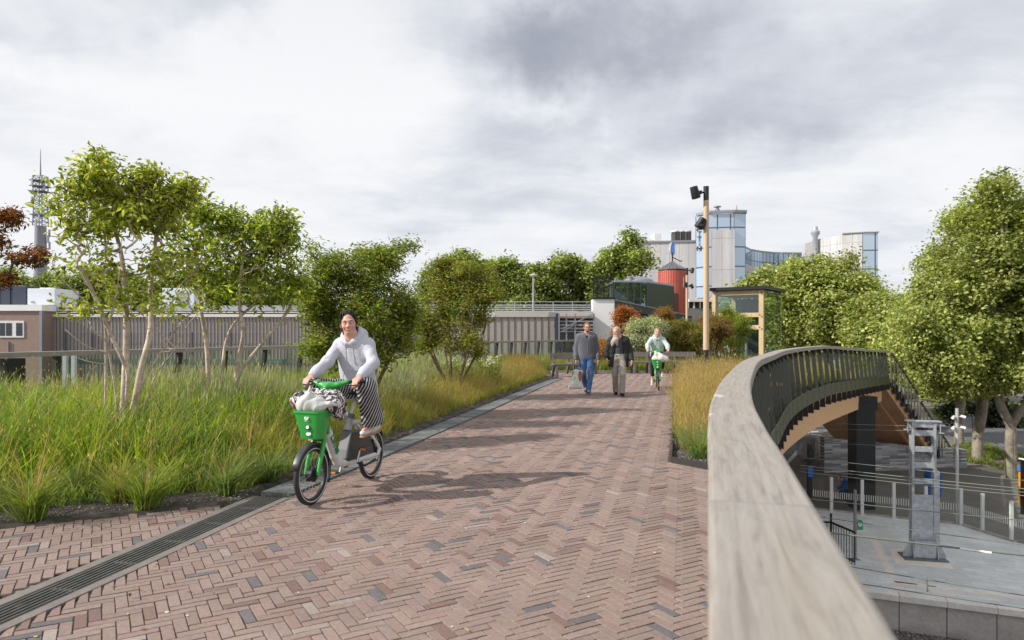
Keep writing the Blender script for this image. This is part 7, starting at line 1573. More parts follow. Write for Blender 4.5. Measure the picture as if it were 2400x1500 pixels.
    # garments
    for gname, gm, fn, wr in o['garments']:
        S = SDF(o.get('gres', res)); fn(S, J); go = S.obj(gname, gm, b, org, wr)
        if gname in ('hoodie', 'fleece_jacket'):
            from mathutils.bvhtree import BVHTree
            me = go.data; bv = BVHTree.FromPolygons([v.co[:] for v in me.vertices], [p_.vertices[:] for p_ in me.polygons]); frv = Vector(fr); ud = (Vector(ch)-Vector(pel)).normalized(); lt = frv.cross(ud).normalized(); c0 = Vector(J['neck'])-Vector(org)
            def proj(u, v, lift=.003):
                p0 = c0+lt*u-ud*v+frv*.5; hit = bv.ray_cast(p0, -frv); return (hit[0]+frv*lift) if hit[0] is not None else p0-frv*.4
            if gname == 'fleece_jacket':
                m = MB(); m.tube([proj(0, .13+.42*t, .001) for t in np.linspace(0, 1, 14)], .0045, 5); m.build('zip', M_grey, go, smooth=True); continue
            for sx, L in ((-.035, .20), (.040, .16)): m = MB(); m.tube([proj(sx*(1+.25*t), .075+L*t) for t in np.linspace(0, 1, 7)], [.0035]*6+[.0055], 6); m.build('drawstring', SHOEW, go, smooth=True)
            q = [(-.13, .47), (-.115, .40), (-.075, .34), (.075, .34), (.115, .40), (.13, .47)]; pts = []
            for a_, b_ in zip(q[:-1], q[1:]): pts += [proj(a_[0]+(b_[0]-a_[0])*t, a_[1]+(b_[1]-a_[1])*t, .001) for t in (0, .33, .66)]
            m = MB(); m.tube(pts, .004, 5); m.build('pocket_seam', gm, go, smooth=True)
    for s_ in 'LR':
        an, to = np.array(J['ank'+s_]), np.array(J['toe'+s_]); dd = nv(to-an); fl = np.array(J.get('solen', (0, 0, -1)), float); fl = nv(fl-np.dot(fl, dd)*dd)
        q_ = o.get('shs', 1.0); S = SDF(min(res, .007)); heel = an+fl*.052-dd*.045; S.cone(heel+fl*-.018, an+fl*.03+dd*.03, .036*q_, .040*q_, .03).cone(an+fl*.03+dd*.03, to+fl*.018+dd*.02, .040*q_, .034*q_, .03, (fl, .8)).cone(an+fl*.02-dd*.01, an-fl*.035-dd*.012, .038*q_, .042*q_, .02); S.cut(an+fl*.078, fl, .4)
        sh_ = S.obj('shoe', o['shoe'], b, org)
        S = SDF(min(res, .007)); S.cone(heel+fl*.022, an+fl*.068+dd*.03, .040*q_, .041*q_, .02, (fl, .45)).cone(an+fl*.068+dd*.03, to+fl*.050+dd*.025, .041*q_, .037*q_, .02, (fl, .45)); S.cut(an+fl*.088, fl, .4); S.obj('sole', o.get('sole', M_white), sh_, org)
    return b
# ================================================================ the hire bicycle
LIME = mat('hire_green', (.035, .36, .060), .38, var=(3, .06), coat=.3); BWH = mat('frame_white', (.66, .66, .65), .38, var=(7, .10), coat=.2)
RUB = mat('tyre_rubber', (.030, .030, .032), .75, var=(12, .25), bump=(60, .3)); SIL = mat('silver_paint', (.13, .135, .14), .5, .0); DKP = mat('dark_casing', (.045, .048, .05), .42, .1, var=(5, .15)); CHR = mat('alloy', (.5, .5, .5), .3, .9)
def bicycle(loc, heading, label, steer=0.0):
    """local frame: x forward, y to the rider's left, z up; origin on the ground under the bottom bracket. s measured from the front contact backwards -> x = .60 - s"""
    t = empty('hire_bicycle', loc, heading, label, 'bicycle', 'green and white hire bicycles'); X = lambda s_: .60-s_
    RW = .272
    def wheel(s_, nm, hubr):
        M_ = Matrix.Translation(Vector((X(s_), 0, RW))) @ Matrix.Rotation(R(90), 4, 'X')
        g = empty(nm, (0, 0, 0)); g.parent = t; 
        m = MB(); n = 56
        prof = [(RW-.026+.026*math.cos(a), .024*math.sin(a)) for a in np.linspace(0, 2*math.pi, 12, endpoint=False)]; m.lathe(prof, n, M_, close=True); m.build('tyre', RUB, g, smooth=True)
        m = MB(); m.lathe([(RW-.048, -.013), (RW-.060, -.010), (RW-.060, .010), (RW-.048, .013)], n, M_, close=True); m.build('rim', mat('rim_black', (.03, .03, .03), .4, .4), g, smooth=True)
        for sy in (-1, 1): m = MB(); m.lathe([(RW-.034, sy*.0235), (RW-.030, sy*.0252), (RW-.034, sy*.0258), (RW-.038, sy*.0245)], n, M_, close=True); m.build('reflective_ring', mat('reflector_grey', (.62, .64, .66), .3), g)
        m = MB(); m.lathe([(.001, -.045), (.018, -.045), (.020, -.034), (hubr, -.030), (hubr, .030), (.020, .034), (.018, .045), (.001, .045)], 24, M_); m.build('hub', M_black, g, smooth=True)
        m = MB()
        for k in range(28):
            a = 2*math.pi*k/28; b_ = a+(.5 if k % 2 else -.5)*.9; sy = 1 if k % 4 < 2 else -1; p = M_ @ Vector((hubr*.85*math.cos(b_), hubr*.85*math.sin(b_), sy*.026)); q = M_ @ Vector(((RW-.058)*math.cos(a), (RW-.058)*math.sin(a), 0)); m.tube([p, q], .0014, 4, cap=False)
        m.build('spokes', CHR, g)
        return g
    wheel(0, 'front_wheel', .062); wheel(1.17, 'rear_wheel', .045)
    def fender(s_, a0, a1, nm): 
        m = MB(); pr = []; n = 18
        V = []; F = []
        for i in range(n+1):
            a = a0+(a1-a0)*i/n
            for (dr, y) in ((.006, -.036), (.020, -.028), (.026, 0), (.020, .028), (.006, .036)): V.append((X(s_)+(RW+dr)*math.cos(a), y, RW+(RW+dr)*math.sin(a)))
        for i in range(n):
            for k in range(4): F.append((i*5+k, i*5+k+1, (i+1)*5+k+1, (i+1)*5+k))
        m.add(V, F); o = m.build(nm, DKP, t, smooth=True); so = o.modifiers.new('t', 'SOLIDIFY'); so.thickness = .004
    fender(0, R(20), R(205), 'mudguard'); fender(1.17, R(-5), R(150), 'mudguard')
    # fork
    m = MB(); 
    for sy in (-1, 1): m.tube([(X(.0), sy*.062, RW), (X(.045), sy*.064, .40), (X(.10), sy*.060, .52), (X(.135), sy*.045, .585)], [.017, .019, .022, .024], 10)
    m.tube([(X(.13), -.055, .585), (X(.13), .055, .585)], .028, 10).tube([(X(.13), 0, .57), (X(.175), 0, .68)], .028, 10); m.build('fork', LIME, t, smooth=True)
    m = MB(); m.tube([(X(.165), 0, .65), (X(.27), 0, .92)], [.038, .036], 14); m.build('head_tube', BWH, t, smooth=True)
    m = MB(); m.tube([(X(.27), 0, .90), (X(.315), 0, 1.04)], [.034, .040], 12); m.build('stem', LIME, t, smooth=True)
    # main beam: down tube, bottom bend, lower rail and the rear loop
    S = SDF(.008); q = [(X(.20), 0, .715), (X(.28), 0, .60), (X(.40), 0, .385), (X(.46), 0, .315), (X(.56), 0, .285), (X(.72), 0, .270)]
    S.chain(q, [.052, .052, .048, .050, .046, .040], .02, ((0, 1, 0), .85))
    q = [(X(.72), 0, .262), (X(.98), 0, .262), (X(1.22), 0, .262), (X(1.262), 0, .30), (X(1.22), 0, .355), (X(1.10), 0, .46), (X(.965), 0, .575), (X(.90), 0, .635), (X(.82), 0, .655), (X(.745), 0, .655)]
    for sy in (-1, 1):
        S.chain([(a, sy*.045 if i > 0 else 0, c) for i, (a, b_, c) in enumerate(q[:9])]+[q[9]], [.034, .026, .026, .024, .022, .022, .022, .022, .022, .024], .015)
    S.obj('frame', BWH, t)
    # battery casing
    m = MB(); m.prism([(X(.545), .315), (X(.57), .40), (X(.655), .585), (X(.94), .555), (X(1.01), .50), (X(1.19), .33), (X(1.17), .285), (X(.60), .285)], -.052, .052, Matrix.Rotation(R(90), 4, 'X')); cs = m.build('battery_casing', DKP, t, bevel=.016)
    m = MB(); m.prism([(X(.53), .32), (X(.56), .41), (X(.648), .590), (X(.672), .590), (X(.60), .43), (X(.565), .32)], -.056, .056, Matrix.Rotation(R(90), 4, 'X')); m.build('casing_edge', SIL, t, bevel=.012)
    m = MB(); m.tube([(X(.655), 0, .585), (X(.725), 0, .735)], [.040, .036], 14); m.build('seat_tube', mat('pale_silver', (.40, .41, .43), .4, .3), t, smooth=True)
    m = MB(); m.tube([(X(.705), 0, .70), (X(.722), 0, .74)], .045, 14).tube([(X(.69), .06, .71), (X(.70), -.05, .715)], .008, 6); m.build('seat_clamp', SIL, t, smooth=True)
    m = MB(); m.tube([(X(.715), 0, .72), (X(.835), 0, .925)], .016, 12); m.build('seat_post', CHR, t, smooth=True)
    S = SDF(.008); S.cone((X(.74), 0, .948), (X(.86), 0, .955), .028, .055, .03, ((0, 0, 1), .55)).cone((X(.86), .0, .955), (X(.95), 0, .965), .06, .085, .03, ((0, 0, 1), .5)); S.obj('saddle', M_black, t)
    # cranks and pedals
    def crank(sy, a, nm):
        c = Vector((X(.715), sy*.075, .275)); e = c+Vector((math.cos(a)*.125, sy*.015, math.sin(a)*.125)); m = MB(); m.tube([c, (c+e)/2+Vector((0, sy*.004, 0)), e], [.016, .013, .012], 8); cr = m.build('crank', CHR, t, smooth=True)
        m = MB(); m.box(e+Vector((0, sy*.055, 0)), (.085, .095, .022)); pd = m.build('pedal', DKP, cr, bevel=.006)
        for dx in (-.040, .040): m = MB(); m.box(e+Vector((dx*1.1, sy*.055, 0)), (.006, .06, .016)); m.build('reflector', mat('amber', (.75, .28, .03), .3), pd)
    crank(1, R(105), 'c'); crank(-1, R(-75+10), 'c')
    m = MB(); m.lathe([(.001, -.016), (.075, -.012), (.078, 0), (.075, .012), (.001, .016)], 28, Matrix.Translation(Vector((X(.715), -.055, .275))) @ Matrix.Rotation(R(90), 4, 'X')); m.build('chain_guard', DKP, t, smooth=True)
    m = MB(); m.tube([(X(.72), -.06, .31), (X(1.16), -.055, .29)], .008, 5).tube([(X(.72), -.06, .235), (X(1.16), -.055, .25)], .008, 5); m.build('chain', M_black, t)
    m = MB(); m.tube([(X(.80), .03, .24), (X(.86), .09, .20), (X(1.05), .11, .235)], [.012, .011, .012], 7); m.build('kickstand', M_black, t)
    m = MB()
    for sy in (-1, 1): m.tube([(X(1.17), sy*.055, RW), (X(1.20), sy*.045, .33)], .016, 6).tube([(X(1.17), sy*.055, RW), (X(1.09), sy*.048, .46)], .012, 6)
    m.build('dropout', M_black, t)
    # handlebar
    S = SDF(.008); S.chain([(X(.345), -.17, 1.085), (X(.325), -.09, 1.065), (X(.31), -.03, 1.050), (X(.31), .03, 1.050), (X(.325), .09, 1.068), (X(.345), .17, 1.095)], [.022, .030, .036, .036, .030, .022], .02); S.cone((X(.31), 0, 1.05), (X(.30), 0, 1.00), .042, .040, .03).cone((X(.30), 0, 1.06), (X(.245), 0, 1.045), .032, .026, .02)
    S.obj('handlebar_cover', LIME, t)
    for sy in (-1, 1):
        m = MB(); m.tube([(X(.345), sy*.17, 1.09), (X(.372), sy*.23, 1.098), (X(.40), sy*.32, 1.10)], [.016, .017, .018], 10); m.build('grip', M_black, t, smooth=True)
        m = MB(); m.tube([(X(.325), sy*.165, 1.08), (X(.28), sy*.19, 1.065), (X(.33), sy*.30, 1.065)], [.006, .006, .005], 6); m.build('brake_lever', M_black, t)
    m = MB(); m.lathe([(.001, 0), (.022, 0), (.022, .02), (.001, .026)], 14, Matrix.Translation(Vector((X(.31), -.12, 1.095)))); m.build('bell', CHR, t, smooth=True)
    m = MB(); m.tube([(X(.32), -.11, 1.06), (X(.20), -.13, 1.0), (X(.19), -.05, .90), (X(.20), 0, .80)], .0045, 5).tube([(X(.32), .10, 1.06), (X(.21), .12, .99), (X(.20), .04, .88)], .0045, 5); m.build('cable', M_black, t)
    # basket: an open tapered tub
    def ring(z, f): 
        x0, x1, y = X(-.095)-(1-f)*.06, X(.155)+(1-f)*.05, .150*(.64+.36*f); pts = []
        cx, hx = (x0+x1)/2, (x0-x1)/2; 
        for k in range(32):
            a = 2*math.pi*k/32; e = .42; ca, sa = math.cos(a), math.sin(a); pts.append((cx+hx*math.copysign(abs(ca)**e, ca), y*math.copysign(abs(sa)**e, sa), z))
        return pts
    m = MB(); R_ = [ring(.60, 0), ring(.61, .06), ring(.72, .45), ring(.835, .93), ring(.84, 1.06), ring(.862, 1.08)]; inn = [[(p[0]*.965+X(.03)*.035, p[1]*.95, p[2]) for p in rr] for rr in (R_[5], R_[3], R_[1])]; inn[2] = [(a, b_, c+.01) for a, b_, c in inn[2]]
    allr = R_+inn; V = sum(allr, []); F = []
    for i in range(len(allr)-1):
        for k in range(32): F.append((i*32+k, i*32+(k+1) % 32, (i+1)*32+(k+1) % 32, (i+1)*32+k))
    F.append(tuple(reversed(range(32)))); F.append(tuple((len(allr)-1)*32+k for k in range(32))); m.add(V, F); bk = m.build('basket', LIME, t, smooth=True)
    m = MB(); m.box((X(.17), 0, .72), (.03, .16, .20)); m.build('basket_mount', LIME, t, bevel=.005)
    # emblem, lamp and sticker on the front face of the basket
    def face(yc, zc, r, m_, par, nm, sc=(1, 1), th=.004, off=0):
        f = (zc-.60)/.26; xx = X(-.095)-(1-f)*.06+.0015+off; M_ = Matrix.Translation(Vector((xx, yc, zc))) @ Matrix.Rotation(R(90-13), 4, 'Y'); q_ = MB(); q_.lathe([(.0005, 0), (r, 0), (r, th), (.0005, th)], 24, M_ @ Matrix.Diagonal((sc[0], sc[1], 1, 1))); return q_.build(nm, m_, par), M_
    e1, M1 = face(0, .80, .021, M_white, bk, 'emblem')
    for k in range(6): a = k*math.pi/3; m = MB(); m.bar(M1 @ Vector((.004*math.cos(a), .004*math.sin(a), .005)), M1 @ Vector((.015*math.cos(a), .015*math.sin(a), .005)), .0025, .002, up=(1, 0, 0)); m.build('emblem_segment', LIME, e1)
    m = MB(); m.box((X(-.095)-.018, 0, .770), (.004, .052, .004)); m.build('emblem_line', M_white, bk)
    face(0, .712, .026, M_black, bk, 'front_light'); face(0, .712, .016, mat('lens', (.75, .77, .8), .1, spec=.8), bk, 'front_light_lens', off=.004); face(0, .650, .016, mat('lens'), bk, 'reflector', (1, 1.6), off=.001)
    # writing
    gmat = mat('logo_green', (.015, .20, .035), .4); dirv = Vector((X(.40)-X(.25), 0, .40-.645)).normalized(); upv = Vector((-dirv.z, 0, dirv.x)); 
    ang = math.atan2(dirv.z, dirv.x)
    # on the rider's left side the word runs down the tube
    for side in (1,):
        xa = Vector((dirv.x, 0, dirv.z)); ya = Vector((0, side, 0)).cross(xa); M_ = Matrix.Translation(Vector((X(.34), side*.0475, .505))) @ Matrix((( xa.x, ya.x, 0, 0), (0, 0, side, 0), (xa.z, ya.z, 0, 0), (0, 0, 0, 1)))
        text_mesh('logo', 'Lime', .118, M_, gmat, t, .002, .95)
    M_ = Matrix.Translation(Vector((X(.90), .0545, .530))) @ Matrix(((-1, 0, 0, 0), (0, 0, 1, 0), (0, 1, 0, 0), (0, 0, 0, 1)))
    text_mesh('logo', 'Lime', .042, M_ @ Matrix.Translation(Vector((-.040, 0, 0))), mat('logo_bright', (.05, .60, .10), .4), cs, .001); text_mesh('logo', 'Bike', .042, M_ @ Matrix.Translation(Vector((.042, 0, 0))), M_white, cs, .001)
    m = MB(); m.box((X(.925), .0535, .500), (.035, .002, .006)); m.build('small_print', mat('logo_bright'), cs)
    return t
hd1 = math.atan2(-.966, -.263); F1 = Vector((-1.82, 6.2, 0)); h1 = Vector((math.cos(hd1), math.sin(hd1), 0)); l1 = Vector((-h1.y, h1.x, 0))
bicycle(F1-h1*.60, hd1, 'green and white hire bicycle in front, its green basket loaded with two bags')
def bp(F, h, l): return lambda s_, y, z: np.array(F-h*s_+l*y+Vector((0, 0, z)))
# ---------------------------------------------------------------- bags in the baskets
def bags(B, n, big=True):
    pm = bpy.data.materials.new('patterned_bag_%d' % n); pm.use_nodes = True; t = NT(pm.node_tree); p = t.n['Principled BSDF']; ob = t.n.new('ShaderNodeTexCoord').outputs['Object']
    nz = t.noise(ob, 7, 2, .5, 2.4); c = t.ramp(nz, [(0, (.02, .02, .025)), (.47, (.66, .64, .62)), (.55, (.03, .03, .04)), (.60, (.36, .05, .07)), (.655, (.02, .02, .03)), (.70, (.66, .62, .55))], 'CONSTANT'); t.l.new(c, p.inputs['Base Color']); p.inputs['Roughness'].default_value = .6
    pl = mat('white_plastic', (.70, .72, .71), .35, trans=.18, fine=(20, .04))
    if big:
        S = SDF(.008); o = B(.06, 0, .86); S.cone(B(.06, -.16, .93), B(.08, .0, .93), .085, .095, .05).cone(B(.08, 0, .93), B(.12, .16, .93), .095, .10, .05).cone(B(.10, .16, .93), B(.14, .21, .83), .095, .07, .04).cone(B(.06, -.10, .97), B(.12, .06, 1.0), .05, .05, .04).cone(B(.15, .20, .98), B(.22, .10, 1.02), .02, .015, .02)
        ob_ = S.obj('shoulder_bag', pm, None, o, creases(11, .022, 16)); ob_.location = o; tag(ob_, 'stuffed black, white and red patterned cloth bag in the front basket of the near bicycle', 'bag')
        S = SDF(.007); o = B(-.02, 0, .84); S.cone(B(-.01, -.06, .905), B(.0, .06, .91), .080, .084, .05).cone(B(-.05, -.02, .96), B(-.05, .00, 1.0), .05, .028, .05).cone(B(-.05, .0, 1.0), B(-.05, .015, 1.06), .020, .007, .02).cone(B(-.02, .08, .90), B(.0, .19, .925), .035, .02, .04).cone(B(.0, .19, .925), B(.03, .235, .91), .02, .008, .02)
        ob_ = S.obj('carrier_bag', pl, None, o, creases(21, .016, 15)); ob_.location = o; tag(ob_, 'thin white plastic carrier bag on top of the patterned bag in the near basket', 'bag')
    else:
        S = SDF(.009); o = B(.0, 0, .86); S.cone(B(.0, -.08, .87), B(.0, .08, .87), .095, .10, .05).cone(B(-.03, .10, .90), B(-.02, .20, .86), .09, .085, .05).cone(B(-.02, -.06, .98), B(.0, -.08, 1.05), .06, .03, .04).cone(B(-.02, .06, .98), B(.0, .0, 1.04), .05, .02, .04)
        ob_ = S.obj('carrier_bag', mat('cream_plastic', (.68, .64, .58), .4, trans=.15), None, o, creases(22, .018, 22)); ob_.location = o; tag(ob_, 'bulging cream carrier bag in the basket of the far bicycle', 'bag')
B1 = bp(F1, h1, l1); bags(B1, 1)
# ---------------------------------------------------------------- clothing materials
HOOD = mat('hoodie_grey', (.56, .57, .63), .9, var=(30, .06), bump=(350, .35)); 
STR = bpy.data.materials.new('striped_trousers'); STR.use_nodes = True
t_ = NT(STR.node_tree); ob_ = t_.n.new('ShaderNodeTexCoord').outputs['Object']; wv = t_.n.new('ShaderNodeTexWave'); wv.wave_type = 'BANDS'; wv.bands_direction = 'DIAGONAL'
t_.l.new(t_.mapv(ob_, rot=(0, R(-62), R(15)), scale=(1, 1, 1)), wv.inputs[0]); wv.inputs['Scale'].default_value = 14; wv.inputs['Distortion'].default_value = 1.6; wv.inputs['Detail'].default_value = 2
t_.l.new(t_.ramp(wv.outputs[1], [(.0, (.012, .012, .022)), (.60, (.012, .012, .022)), (.72, (.50, .49, .49))]), t_.n['Principled BSDF'].inputs['Base Color']); t_.n['Principled BSDF'].inputs['Roughness'].default_value = .85
SHOEW = mat('shoe_white', (.62, .58, .56), .6, var=(20, .15)); GUM = mat('gum_sole', (.35, .20, .12), .6)
def top_garment(rt, ra, re, rw, drop=.0, flat=.78, hood=True, cuff=True, wide=1.0, hem=None):
    def fn(S, J):
        sl_, sr, pel, nk, fr = (np.array(J[k]) for k in ('shoL', 'shoR', 'pelvis', 'neck', 'front')); ch = (sl_+sr)/2; ud = nv(ch-pel); fr = nv(fr); low = pel-ud*drop; lat = nv(sr-sl_)
        for u in (-1, 1): S.cone(ch+lat*u*.085*wide-ud*.04, pel+lat*u*.075*wide, rt, rt*1.0, .06, (fr, flat)); S.cone(pel+lat*u*.075*wide, low+lat*u*.08*wide, rt, rt*.98, .05, (fr, flat))
        S.cone(ch-ud*.06, low, rt*1.08, rt*1.1, .06, (fr, flat)); S.cone(sl_-ud*.01, nk-ud*.035, ra*.92, .070, .05).cone(sr-ud*.01, nk-ud*.035, ra*.92, .070, .05)
        S.cut(low-ud*(hem if hem is not None else .04), -ud, .38)
        for s_ in 'LR':
            sh, el, wr = (np.array(J[k+s_]) for k in ('sho', 'elb', 'wri')); S.cone(sh, el, ra, re, .04).cone(el, el*.35+wr*.65, re, re*.92, .03).cone(el*.35+wr*.65, wr, re*.92, rw, .03)
            dd = nv(wr-el)
            if cuff: S.cone(wr-dd*.05, wr-dd*.005, rw*.98, rw*.9, .01)
            S.cut(wr+dd*.004, dd, .06)
        H = np.array(J['head']); 
        if hood:
            c = nk+ud*.022; n2 = nv(ud*.72+fr*.70)
            a = nv(np.cross(n2, fr)); b_ = np.cross(n2, a); pts = [c+(a*math.cos(t)+b_*math.sin(t))*.092-fr*.004 for t in np.linspace(0, 2*math.pi, 15)]
            for p, q in zip(pts[:-1], pts[1:]): S.cone(p, q, .030, .030, .02)
            S.cone(nk-fr*.10+ud*.035+lat*.075, nk-fr*.10+ud*.035-lat*.075, .050, .050, .04).cone(nk-fr*.11-ud*.03+lat*.04, nk-fr*.11-ud*.03-lat*.04, .055, .055, .05)
            S.cone(nk+ud*.02-fr*.0, nk+ud*.20, .060, .075, .006, op='s').cone(nk+fr*.07-ud*.035, nk+fr*.10+ud*.08, .026, .055, .012, op='s')
        else:
            a = nv(np.cross(ud, fr)); b_ = np.cross(ud, a)
            for tt in np.linspace(R(35), R(325), 12):
                p = nk+(fr*math.cos(tt)*-1*-1+a*math.sin(tt))*.070; S.cone(p-ud*.02, p+ud*.03, .014, .012, .012)
            S.cone(nk+fr*.05-ud*.07, nk+ud*.2, .035, .075, .01, op='s').cone(nk+fr*.125-ud*.10, nk+fr*.06+ud*.08, .022, .066, .012, op='s')
    return fn
def trousers(rh, rk, ra, cut=.05, flare=0, waist=.02):
    def fn(S, J):
        pel = np.array(J['pelvis']); fr = nv(J['front']); lat = nv(np.array(J['shoR'])-np.array(J['shoL']))
        S.cone(pel-lat*.06, pel+lat*.06, rh*1.2, rh*1.2, .05).cone(pel, pel+nv((np.array(J['shoL'])+np.array(J['shoR']))/2-pel)*waist, rh*1.3, rh*1.25, .05)
        for s_ in 'LR':
            hp_, kn, an = (np.array(J[k+s_]) for k in ('hip', 'kne', 'ank')); d = nv(kn-an); e = an+d*cut; S.cone(hp_, kn, rh, rk, .05).cone(kn, e, rk, ra+flare, .03); S.cut(e-d*.012, -d, .12)
    return fn
def hair_long(S, hp, Rm, hs):
    S.ell(hp(0, -.030, .040), np.array((.086, .098, .092))*hs, .02, Rm); S.cone(hp(0, -.10, .0), hp(.0, -.10, -.09), .055, .045, .03); S.cone(hp(-.055, -.045, -.02), hp(-.052, -.055, -.125), .034, .026, .03).cone(hp(.052, -.05, -.02), hp(.045, -.06, -.11), .032, .024, .03)
    S.cone(hp(.058, .03, .065), hp(.078, -.02, .02), .020, .014, .02).cone(hp(-.060, .03, .062), hp(-.080, -.01, -.01), .018, .010, .02).cone(hp(-.03, .02, .112), hp(.03, .02, .110), .024, .022, .03)
    S.cone(hp(0, .135, .025), hp(0, .115, -.14), .070*hs, .066*hs, .012, op='s').ell(hp(.004, .082, .008), np.array((.062, .06, .084))*hs, .01, Rm, op='s')
# ---------------------------------------------------------------- near rider
def rider(B, o, seat_z=0.0, ups=None):
    hx = o['hx']
    J = dict(origin=B(.86, 0, .93), head=B(*o['headp']), face=o['face'], headup=o.get('headup', (0, 0, 1)), neck=B(*o['neckp']), pelvis=B(.90, 0, 1.0), front=np.array(hx), shoL=B(.79, .165, 1.45), shoR=B(.80, -.165, 1.45))
    J.update(o['J']); return person(J, o)
hx = np.array((h1.x, h1.y, 0)); lx = np.array((l1.x, l1.y, 0))
rider(B1, dict(key='a', label='smiling woman in a pale grey hoodie and striped trousers riding the near bicycle', hx=hx, res=.006, gres=.008, hs=1.02, thin=.74,
    headp=(.70, -.01, 1.655), neckp=(.755, 0, 1.515), face=nv(np.array((.16, -1, .02))), headup=(-.10, 0, 1), haircol=(.022, .015, .012), skin=(.62, .35, .26), brow=(.03, .02, .015), hair=hair_long, strands=True,
    J=dict(elbL=B1(.70, .262, 1.255), elbR=B1(.62, -.20, 1.27), wriL=B1(.445, .25, 1.135), wriR=B1(.445, -.275, 1.135), hipL=B1(.88, .10, .985), hipR=B1(.88, -.10, .985), kneL=B1(.50, .285, 1.045), kneR=B1(.52, -.27, 1.02), ankL=B1(.74, .245, .635), ankR=B1(.60, -.27, .60), toeL=B1(.60, .215, .60), toeR=B1(.46, -.27, .57), solen=(0, .1, -1),
           handL=(hx*.8+np.array((0, 0, -.30)), np.array((0, 0, -1))+hx*.15, -lx, 1.05), handR=(hx*.8+np.array((0, 0, -.30)), np.array((0, 0, -1))+hx*.15, lx, 1.05)),
    shoe=SHOEW, sole=GUM, garments=[('hoodie', HOOD, top_garment(.115, .055, .060, .040, .09, .82, True, wide=1.0, hem=.02), creases(31, .0075, 15)), ('trousers', STR, trousers(.098, .090, .100, .075, .012), folds(33, .006, 24))]))
# second bicycle and rider
hd2 = math.atan2(-.985, -.17); F2 = Vector((4.02, 18.75, 0)); h2 = Vector((math.cos(hd2), math.sin(hd2), 0)); l2 = Vector((-h2.y, h2.x, 0)); B2 = bp(F2, h2, l2)
src = [o for o in COL.objects if o.name.startswith('hire_bicycle')][0]
bk2 = copy_tree(src); bk2.location = F2-h2*.60; bk2.rotation_euler = (R(2), 0, hd2); bk2['label'] = 'green hire bicycle further away, ridden towards the camera with a cream bag in its basket'
bags(B2, 2, False)
def hair_back(S, hp, Rm, hs):
    S.ell(hp(0, -.022, .036), np.array((.082, .096, .088))*hs, .02, Rm); S.ell(hp(0, -.11, .05), np.array((.04, .04, .04)), .02)
    S.cone(hp(0, .135, .02), hp(0, .120, -.14), .075*hs, .070*hs, .012, op='s').ell(hp(0, .075, -.005), np.array((.066, .05, .070))*hs, .01, Rm, op='s')
hx = np.array((h2.x, h2.y, 0)); lx = np.array((l2.x, l2.y, 0)); MINT = mat('hoodie_mint', (.47, .57, .56), .9, var=(25, .06))
rider(B2, dict(key='b', label='woman in a mint hoodie with tied-back fair hair riding the far bicycle', hx=hx, res=.008, gres=.009, hs=1.04, thin=.74, headp=(.72, 0, 1.60), neckp=(.77, 0, 1.46), face=nv((-.10, -1, -.03)), haircol=(.30, .20, .12), skin=(.62, .37, .29), hair=hair_back,
    J=dict(shoL=B2(.80, .16, 1.40), shoR=B2(.80, -.16, 1.40), elbL=B2(.70, .28, 1.22), elbR=B2(.68, -.27, 1.24), wriL=B2(.445, .28, 1.13), wriR=B2(.445, -.28, 1.13), hipL=B2(.88, .09, .985), hipR=B2(.88, -.09, .985), kneL=B2(.56, .14, .80), kneR=B2(.53, -.15, .70), ankL=B2(.70, .13, .46), ankR=B2(.66, -.14, .24), toeL=B2(.56, .13, .42), toeR=B2(.53, -.15, .19),
           handL=(hx*.8+np.array((0, 0, -.30)), np.array((0, 0, -1)), -lx, 1.05), handR=(hx*.8+np.array((0, 0, -.30)), np.array((0, 0, -1)), lx, 1.05)),
    shoe=SHOEW, sole=M_white, garments=[('hoodie', MINT, top_garment(.108, .066, .062, .040, .06, .80, True, hem=.02), creases(41, .007, 15)), ('trousers', mat('black_cloth', (.018, .018, .022), .85), trousers(.088, .062, .050, .14), folds(43, .003, 24))]))
# ---------------------------------------------------------------- the two walking men
def walker(org, H, o):
    org = np.array(org); J = {}
    for k, v in o['J'].items(): J[k] = org+np.array(v)*H if k not in ('front', 'face', 'headup', 'solen') and not k.startswith('hand') else v
    J['origin'] = org; return person(J, o)
FLE = mat('fleece_grey', (.135, .14, .165), .95, var=(30, .08), bump=(300, .4)); JEAN = mat('blue_jeans', (.075, .155, .33), .85, var=(6, .22), fine=(60, .1)); DSH = mat('dark_shoe', (.05, .06, .075), .6)
def hair_short(S, hp, Rm, hs):
    S.ell(hp(0, -.018, .040), np.array((.083, .098, .088))*hs, .02, Rm); S.cone(hp(0, .15, .035), hp(0, .125, -.14), .078*hs, .070*hs, .012, op='s').ell(hp(0, .082, .005), np.array((.068, .06, .086))*hs, .01, Rm, op='s').cone(hp(-.1, -.05, -.11), hp(.1, -.05, -.11), .05, .05, .01, op='s')
def beard_short(S, hp, Rm, hs): S.ell(hp(0, .050, -.085), np.array((.052, .040, .040))*hs, .02, Rm); S.ell(hp(0, .092, -.062), np.array((.024, .018, .012)), .004, Rm, op='s').ell(hp(0, .08, -.02), np.array((.05, .06, .032)), .004, Rm, op='s')
dn = np.array((0, 0, -1.)); fw = np.array((0, -1., 0)); rt = np.array((1., 0, 0))
